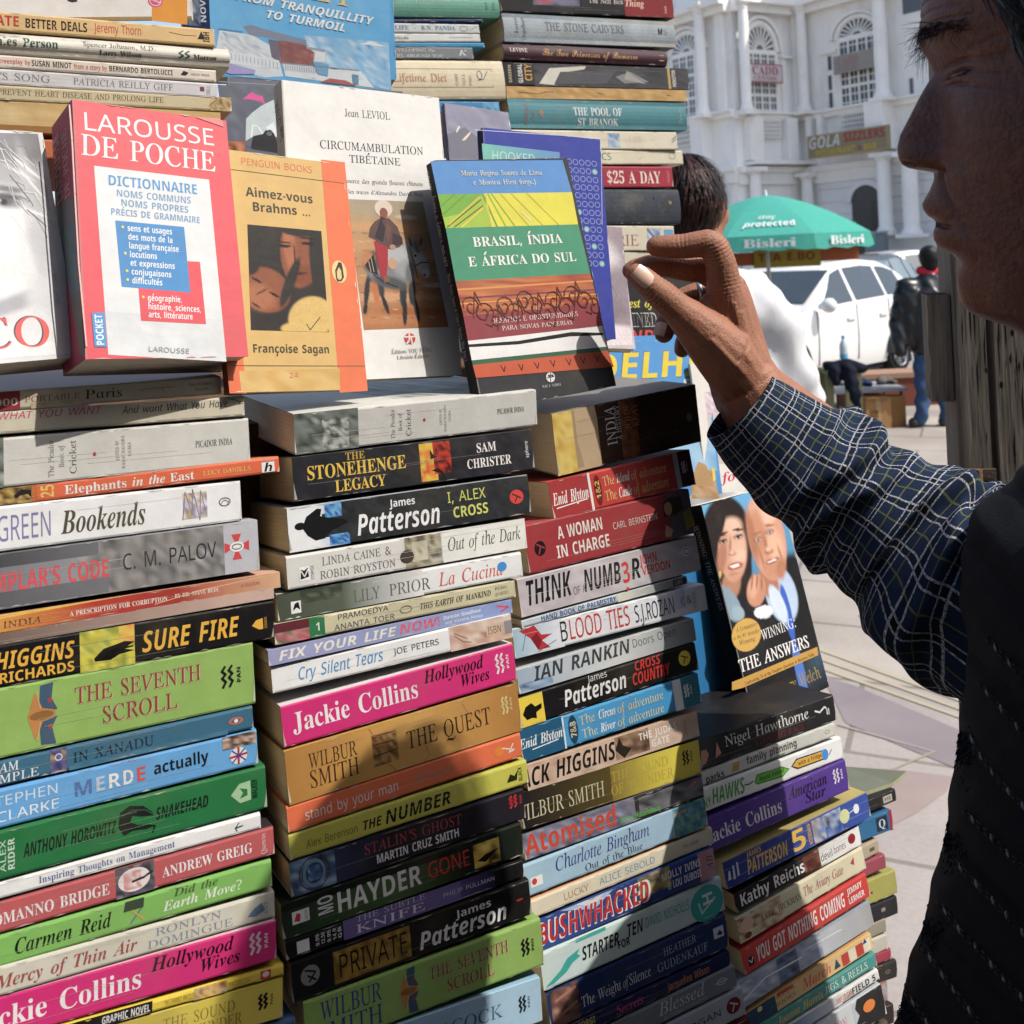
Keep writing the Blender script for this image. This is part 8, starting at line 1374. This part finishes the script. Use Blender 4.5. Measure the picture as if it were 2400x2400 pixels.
stand((1768, 1698, 1.013, 42.4, 15.7, -2, .137, .216), .02, '201f22', [
    ('paint', (1364, 926, 1857, 788, 2188, 2096, 1715, 2330), 110, 130, ('62b2e4', '1a191c'), [
        (1560, 1900, 500, 420, .3, '1b1a1d', .25), (2000, 1560, 170, 330, -.2, '1b1a1d', .2), (1600, 1640, 260, 260, 0, '1d1c20', .3),
        (1530, 1150, 165, 290, -.08, '271c19', .12), (1470, 1330, 90, 190, .1, '231917', .25), (1640, 1350, 50, 170, 0, '231917', .3),
        (1555, 1440, 60, 110, .2, 'b98468', .35), (1563, 1215, 92, 205, -.06, 'd39a7c', .12), (1590, 1190, 60, 150, -.06, 'e6b498', .8), (1560, 1050, 60, 50, 0, 'e9bda4', .9), (1495, 1260, 30, 110, .1, 'b47a60', .9), (1612, 1250, 34, 50, 0, 'efc0a6', .9),
        (1468, 1060, 40, 150, .25, '271c19', .3), (1498, 1112, 38, 8, -.42, '3a2822', .6), (1600, 1080, 34, 8, -.10, '3a2822', .6), (1502, 1155, 28, 13, -.28, '7a5648', .8), (1600, 1126, 30, 15, -.2, '7a5648', .8), (1503, 1156, 19, 8, -.28, 'd0c8c4', .7), (1600, 1128, 20, 9, -.2, 'd0c8c4', .7), (1504, 1156, 10, 9, 0, '33241f', .4), (1601, 1128, 10, 9, 0, '33241f', .4), (1502, 1147, 26, 5, -.30, '2a1a16', .6), (1600, 1117, 26, 5, -.2, '2a1a16', .6),
        (1548, 1190, 9, 60, .05, 'b9826a', 1.2), (1562, 1236, 26, 12, -.1, 'b57c64', .9), (1560, 1228, 16, 12, 0, 'e8b89e', .9), (1582, 1316, 50, 24, -.28, 'b0524a', .4), (1580, 1314, 34, 10, -.28, 'f4ece6', .5), (1576, 1366, 34, 10, -.2, 'c28a72', .8), (1482, 1370, 10, 26, .2, 'd8b860', .5),
        (1545, 1560, 60, 130, -.5, '8aa2b2', .2), (1600, 1620, 40, 50, -.4, '9ab2c0', .3),
        (1880, 1500, 100, 190, -.25, 'bcd2ee', .15), (1800, 1420, 60, 110, -.3, 'b57a5e', .4), (1785, 1125, 118, 285, -.20, 'dd9f80', .10), (1765, 960, 85, 95, -.2, 'f0c3a6', .7), (1725, 1090, 50, 160, -.15, 'd0906f', .9), (1840, 1180, 50, 110, -.2, 'edb898', .9), (1690, 1120, 26, 170, -.2, 'b8785a', .9), (1820, 1340, 60, 60, 0, 'cf9172', .9), (1880, 1330, 30, 70, 0, 'c08060', .9),
        (1720, 1106, 34, 8, -.45, 'a9744f', .7), (1802, 1052, 32, 8, -.14, 'a9744f', .7), (1727, 1142, 28, 14, -.3, '9a6248', .9), (1804, 1094, 28, 16, -.25, '9a6248', .9), (1728, 1143, 19, 8, -.2, 'c8c8c8', .7), (1804, 1095, 18, 8, -.25, 'c8c8c8', .7), (1729, 1143, 9, 8, 0, '4f6a80', .4), (1805, 1095, 9, 8, 0, '4f6a80', .4),
        (1776, 1170, 12, 70, -.2, 'b67a5c', 1.2), (1800, 1222, 30, 16, -.25, 'b57456', .9), (1796, 1206, 18, 16, 0, 'efbc9c', .9), (1822, 1281, 44, 17, -.42, 'a8584a', .5), (1822, 1280, 32, 8, -.42, 'f0e8e2', .5), (1752, 1260, 8, 60, -.3, 'b87a5c', 1.2), (1870, 1230, 8, 50, -.3, 'c08a6a', 1.2),
        (1920, 1620, 26, 190, -.22, '3866c8', .2), (2000, 1990, 30, 200, -.22, '4a7ad0', .2), (1860, 1560, 40, 130, -.4, 'd3e2f6', .3),
        (1718, 1475, 62, 105, .1, 'cf9274', .15), (1700, 1450, 30, 70, .1, 'e3ac8e', .8), (1690, 1420, 6, 55, .1, 'a86c52', 1), (1722, 1415, 6, 50, .05, 'a86c52', 1), (1752, 1425, 6, 46, 0, 'a86c52', 1), (1765, 1612, 62, 42, -.2, 'f2f4f6', .15)], 5),
    ('o', 'd4a84c', 1655, 1760, 98, 106), ('O', 'a87c2c', 1655, 1760, 98, 106), ('t', 'A Companion', 'I', '5a421a', 1590, 1745, 1722, 1700, 28), ('t', 'to the #1 Bestseller', 'I', '5a421a', 1572, 1796, 1740, 1742, 24), ('t', 'Winning', 'I', '5a421a', 1610, 1830, 1712, 1796, 28),
    ('t', 'WINNING:', 'R', 'f4f2f0', 1763, 1796, 1978, 1708, 62), ('t', 'THE ANSWERS', 'R', 'f4f2f0', 1620, 2004, 2068, 1834, 76), ('t', 'THE ANSWERS', 'R', 'f4f2f0', 1622, 2004, 2070, 1834, 76), ('p', 'c8983e', (1560, 2066, 1628, 2040, 2112, 1838, 2118, 1892, 1628, 2104, 1560, 2120)), ('t', 'Confronting 74 of the Toughest Questions in Business Today', 'D', '4a3210', 1645, 2088, 2096, 1892, 20), ('t', 'Jack & Suzy Welch', 'R', 'a8904c', 1700, 2222, 2140, 2036, 72)],
    'black hardback with a smiling couple and a gold medallion, standing on the fourth stack', tile='T6', spine_col='1a191b', spine_items=[('t', 'WINNING: THE ANSWERS', 'R', 'c0bcb6', 1318, 1062, 1482, 1610, 26)])
stand((1636, 1732, 1.02, 34, 9, -2, .11, .17), .012, '1f7cb8', [], 'plain blue book standing beside the black hardback with the couple', spine_col='155a8a')
def sky_art(F_, W_, H_): pass
stand((506, 180, 1.06, 15, 4, -.9, .188, .158), .03, '5fb4ec', [
    ('m', ['57b0ee', '6cbcf0', '7cc4f2'], (20, -500, 1730, -380, 1760, 860, 70, 700), 12, 10, 21), ('m', ['5aa8e6', 'a8d4f2', '7abcec', 'd8ecf8', '4a98dc'], (930, 330, 1735, 400, 1755, 850, 1100, 700), 16, 10, 22), ('p', 'e8f2f8', (1460, 415, 1560, 390, 1720, 440, 1600, 430)), ('p', '9acaf0', (1480, 620, 1740, 800, 1745, 700, 1560, 640)),
    ('p', 'dbe6ee', (140, 285, 440, 330, 640, 440, 710, 600, 740, 720, 560, 730, 240, 640, 100, 500)), ('m', ['dbe6ee', 'b8c8d8', 'eef4f8', '9aaec4'], (140, 300, 440, 340, 640, 560, 170, 480), 12, 6, 23), ('p', '8a94a8', (360, 250, 440, 235, 620, 290, 780, 330, 960, 380, 950, 420, 760, 390, 620, 360, 420, 330)), ('p', '7a7486', (600, 370, 700, 385, 710, 590, 630, 540)), ('p', 'a0645f', (695, 380, 960, 425, 1030, 490, 1020, 610, 930, 620, 720, 600)), ('m', ['a0645f', '8a5a60', 'b47870'], (700, 390, 950, 430, 1015, 600, 715, 595), 8, 5, 24), ('p', 'c87860', (1000, 510, 1030, 505, 1030, 545, 1005, 545)), ('p', 'e6eef4', (950, 430, 1135, 490, 1130, 590, 1030, 580, 1040, 500)), ('p', '98a8c0', (960, 440, 1140, 470, 1130, 495, 960, 460)),
    ('p', 'e2ebf2', (230, 480, 700, 570, 720, 640, 540, 640, 240, 600)), ('p', 'e2ebf2', (730, 590, 1460, 660, 1540, 760, 1600, 830, 760, 720))] + [('l', '8a9cb8', .5, (x, 500 + (x - 240) * .2, x + 4, 560 + (x - 240) * .2)) for x in range(250, 700, 36)] + [('l', '8a9cb8', .45, (x, 612 + (x - 740) * .09, x + 4, 660 + (x - 740) * .11)) for x in range(760, 1060, 22)] +
    [('p', '7ab0d8', (1020, 590, 1170, 610, 1160, 720, 1070, 700)), ('p', 'b0a8dc', (130, 660, 230, 600, 480, 660, 470, 700, 250, 700)), ('p', 'b87068', (1090, 775, 1180, 740, 1330, 760, 1440, 815)), ('l', '6a84a8', .7, (130, 270, 360, 300)), ('l', '6a84a8', .6, (740, 595, 1460, 665)), ('l', '6a84a8', .6, (1180, 640, 1250, 650)), ('p', '6a9cc4', (1390, 700, 1450, 710, 1450, 800, 1400, 790)),
     ('t', 'TIBET', 'R', 'f4d488', 420, -125, 1435, 78, 190), ('t', 'FROM TRANQUILLITY', 'K', 'f8fafa', 290, -4, 1580, 238, 76), ('t', 'TO TURMOIL', 'K', 'f8fafa', 572, 168, 1328, 302, 74)],
    'sky blue landscape format book with a hilltop palace and white block capitals', tile='V', spine_col='2a4a72', spine_items=[('m', ['2a4a72', '8a9cb4', '1f2f4a', 'd8dee8'], (-180, -200, -60, -200, -40, 250, -150, 250), 4, 8, 25), ('t', 'TIBET NOVA', 'B', 'd8dee6', 0, 240, -30, -250, 40)])
stand((537, 454, 1.0, 24, 12, -3.5, .183, .122), .008, '6b6f7e', [('l', '9a9caa', .8, (130, 770, 640, 800, 1700, 880)), ('m', ['6b6f7e', '5f6372', '777b8a'], (120, 800, 700, 830, 760, 1450, 200, 1400), 10, 8, 26), ('p', 'e0569a', (358, 935, 440, 868, 480, 895, 545, 908, 570, 990, 530, 958, 440, 938)), ('p', 'c2d0d4', (385, 1330, 390, 1120, 450, 1060, 530, 1000, 650, 940, 700, 1300, 560, 1260, 470, 1280)), ('p', 'e8eef0', (575, 1200, 650, 1150, 690, 1300, 600, 1240)), ('l', 'f2f4f4', 1.2, (440, 1290, 450, 1180, 500, 1190, 545, 1260)), ('p', '2c2c30', (455, 1285, 545, 1268, 570, 1232, 620, 1224, 655, 1262, 720, 1450, 430, 1405)), ('o', '6b6f7e', 608, 1262, 26, 20), ('p', '5a548a', (360, 1360, 440, 1385, 440, 1405, 365, 1380))],
    'dark grey blue book with a pink arrow and black handbag, behind the tall white paperback', tile='V')
stand((1063, 468, 1.059, 27.7, 23.5, -7.5, .077, .119), .01, '77758f', [('m', ['77758f', '6a6882', '84829c', '605e78'], (585, 590, 945, 640, 1000, 1000, 640, 960), 10, 10, 27), ('p', '55546a', (600, 760, 700, 720, 800, 800, 780, 900, 620, 900)), ('p', 'd8c8a0', (648, 745, 664, 712, 672, 716, 656, 750)), ('p', 'd8c8a0', (682, 795, 700, 775, 735, 740, 728, 760, 700, 795))], 'muted violet book with faint figures between the tall white and royal blue books', tile='T2')
def white_art(F_, W_, H_): pass
stand((-20, 42, .93, 14, 6, 1.2, .175, .10), .012, 'f1efee', [('p', 'f0a43c', (860, -200, 1060, -190, 1060, 140, 860, 118)), ('o', 'e85a8a', 880, 6, 42, 36), ('O', 'f4e0e8', 880, 6, 34, 28), ('t', 'new', 'B', 'f8e8f0', 856, 2, 906, 22, 16), ('p', '3a3a3e', (380, -10, 430, -10, 440, 8, 410, 14, 384, 6)), ('l', '9a9aa0', .8, (0, -30, 300, -26))], 'white book with an orange corner and pink round sticker at the top left', tile='T1')
def co_art(F_, W_, H_):
    rs = random.Random(5)
    for k in range(26):
        x = W_ * rs.uniform(.55, .98); y = H_ * rs.uniform(.62, .97); c = hx(rs.choice(['e8e8ea', 'c4c4c8', '9a9a9e', 'f2f2f2']))
        F_.line([(x, y), (min(W_ * .99, x + W_ * rs.uniform(.02, .1)), y - H_ * rs.uniform(.0, .06)), (min(W_ * .99, x + W_ * rs.uniform(.05, .16)), y - H_ * rs.uniform(.04, .13))], .0005, c)
stand((-124, 863, .612, 45.5, 18.5, -.8, .0796, .161), .030, 'e2e2e4', [('paint', (-700, 20, 286, 44, 560, 1700, -700, 1790), 90, 110, ('9c9ca0', 'f0f0f1'), [(200, 120, 240, 120, .4, '77777b', .9), (-50, 130, 260, 120, 0, '8a8a8e', .9), (40, 900, 360, 420, .1, 'e9e9eb', .7), (-60, 760, 190, 200, 0, 'f4f4f5', .9), (60, 545, 130, 60, .1, '9a9a9e', .7), (50, 520, 95, 22, .1, '55555a', .7), (40, 555, 60, 26, .1, '6a6a6e', .6), (30, 560, 24, 22, 0, '2c2c30', .5), (-10, 545, 16, 10, 0, 'e4e4e6', .6), (60, 460, 120, 22, .15, '7a7a7e', .9), (230, 480, 50, 340, -.25, 'c4c4c8', .8), (300, 900, 70, 300, -.25, 'd0d0d4', .8), (120, 1320, 330, 60, -.35, 'b4b4ba', .9), (350, 1250, 160, 130, -.6, 'dcdce0', .8), (200, 300, 10, 160, -.9, 'efeff1', 1), (240, 420, 8, 150, -.7, 'f2f2f4', 1), (270, 640, 9, 110, -1.2, 'f4f4f6', 1), (150, 340, 8, 120, -1.1, 'e8e8ea', 1)], 7, .03),
    ('t', 'SAINT-COIR', 'S', '9a9aa0', 455, 1335, 425, 1100, 28), ('t', 'CO', 'R', '55555c', -148, 1668, 424, 1634, 226), ('t', 'CO', 'R', 'f0625f', -136, 1672, 436, 1638, 226)],
    'pale black and white portrait book with big red letters at its foot, far left', tile='Q', art=co_art)
stand((425, 72, 1.15, 18, 3, -1, .036, .10), .012, '24365a', [('m', ['24365a', '8a9cb4', '1a2438', 'd0d6de'], (1036, -60, 1135, -50, 1135, 150, 1036, 140), 5, 9, 31), ('t', 'NOVA', 'B', 'd8dee6', 1168, 130, 1160, -40, 30)],
    'dark navy book with white letters beside the sky blue landscape book', tile='T1')
# open magazine lying on the rear pile
def flat_mag():
    z0 = un(1990, 1840, 1.10)[2]
    def at(x, y, dz=0):
        px, py = tp('T11', x, y); r = ray(px, py); return CAMP + r * ((z0 + dz - CH) / r[2])
    pts = [at(640, 668), at(825, 655), at(1127, 697), at(1060, 735), at(920, 782), at(640, 830)]
    c = np.mean(pts, 0); mb = MB(); c1, c2 = hx('777d6c'), hx('c8c85a')
    up_ = [p - c + np.array([0, 0, .004]) for p in pts]; dn = [p - c for p in pts]
    up_[2] = up_[2] + np.array([0, 0, .004]); dn[2] = dn[2] + np.array([0, 0, .004])
    mb.poly(up_, c1); mb.poly(dn, c2)
    for i in range(6): j = (i + 1) % 6; mb.poly([up_[i], up_[j], dn[j], dn[i]], hx('b8b890'))
    o = mb.build('magazine', M_PRINT); o.location = c
    tag(o, 'limp grey green magazine lying open on the rear pile', 'magazine')
flat_mag()
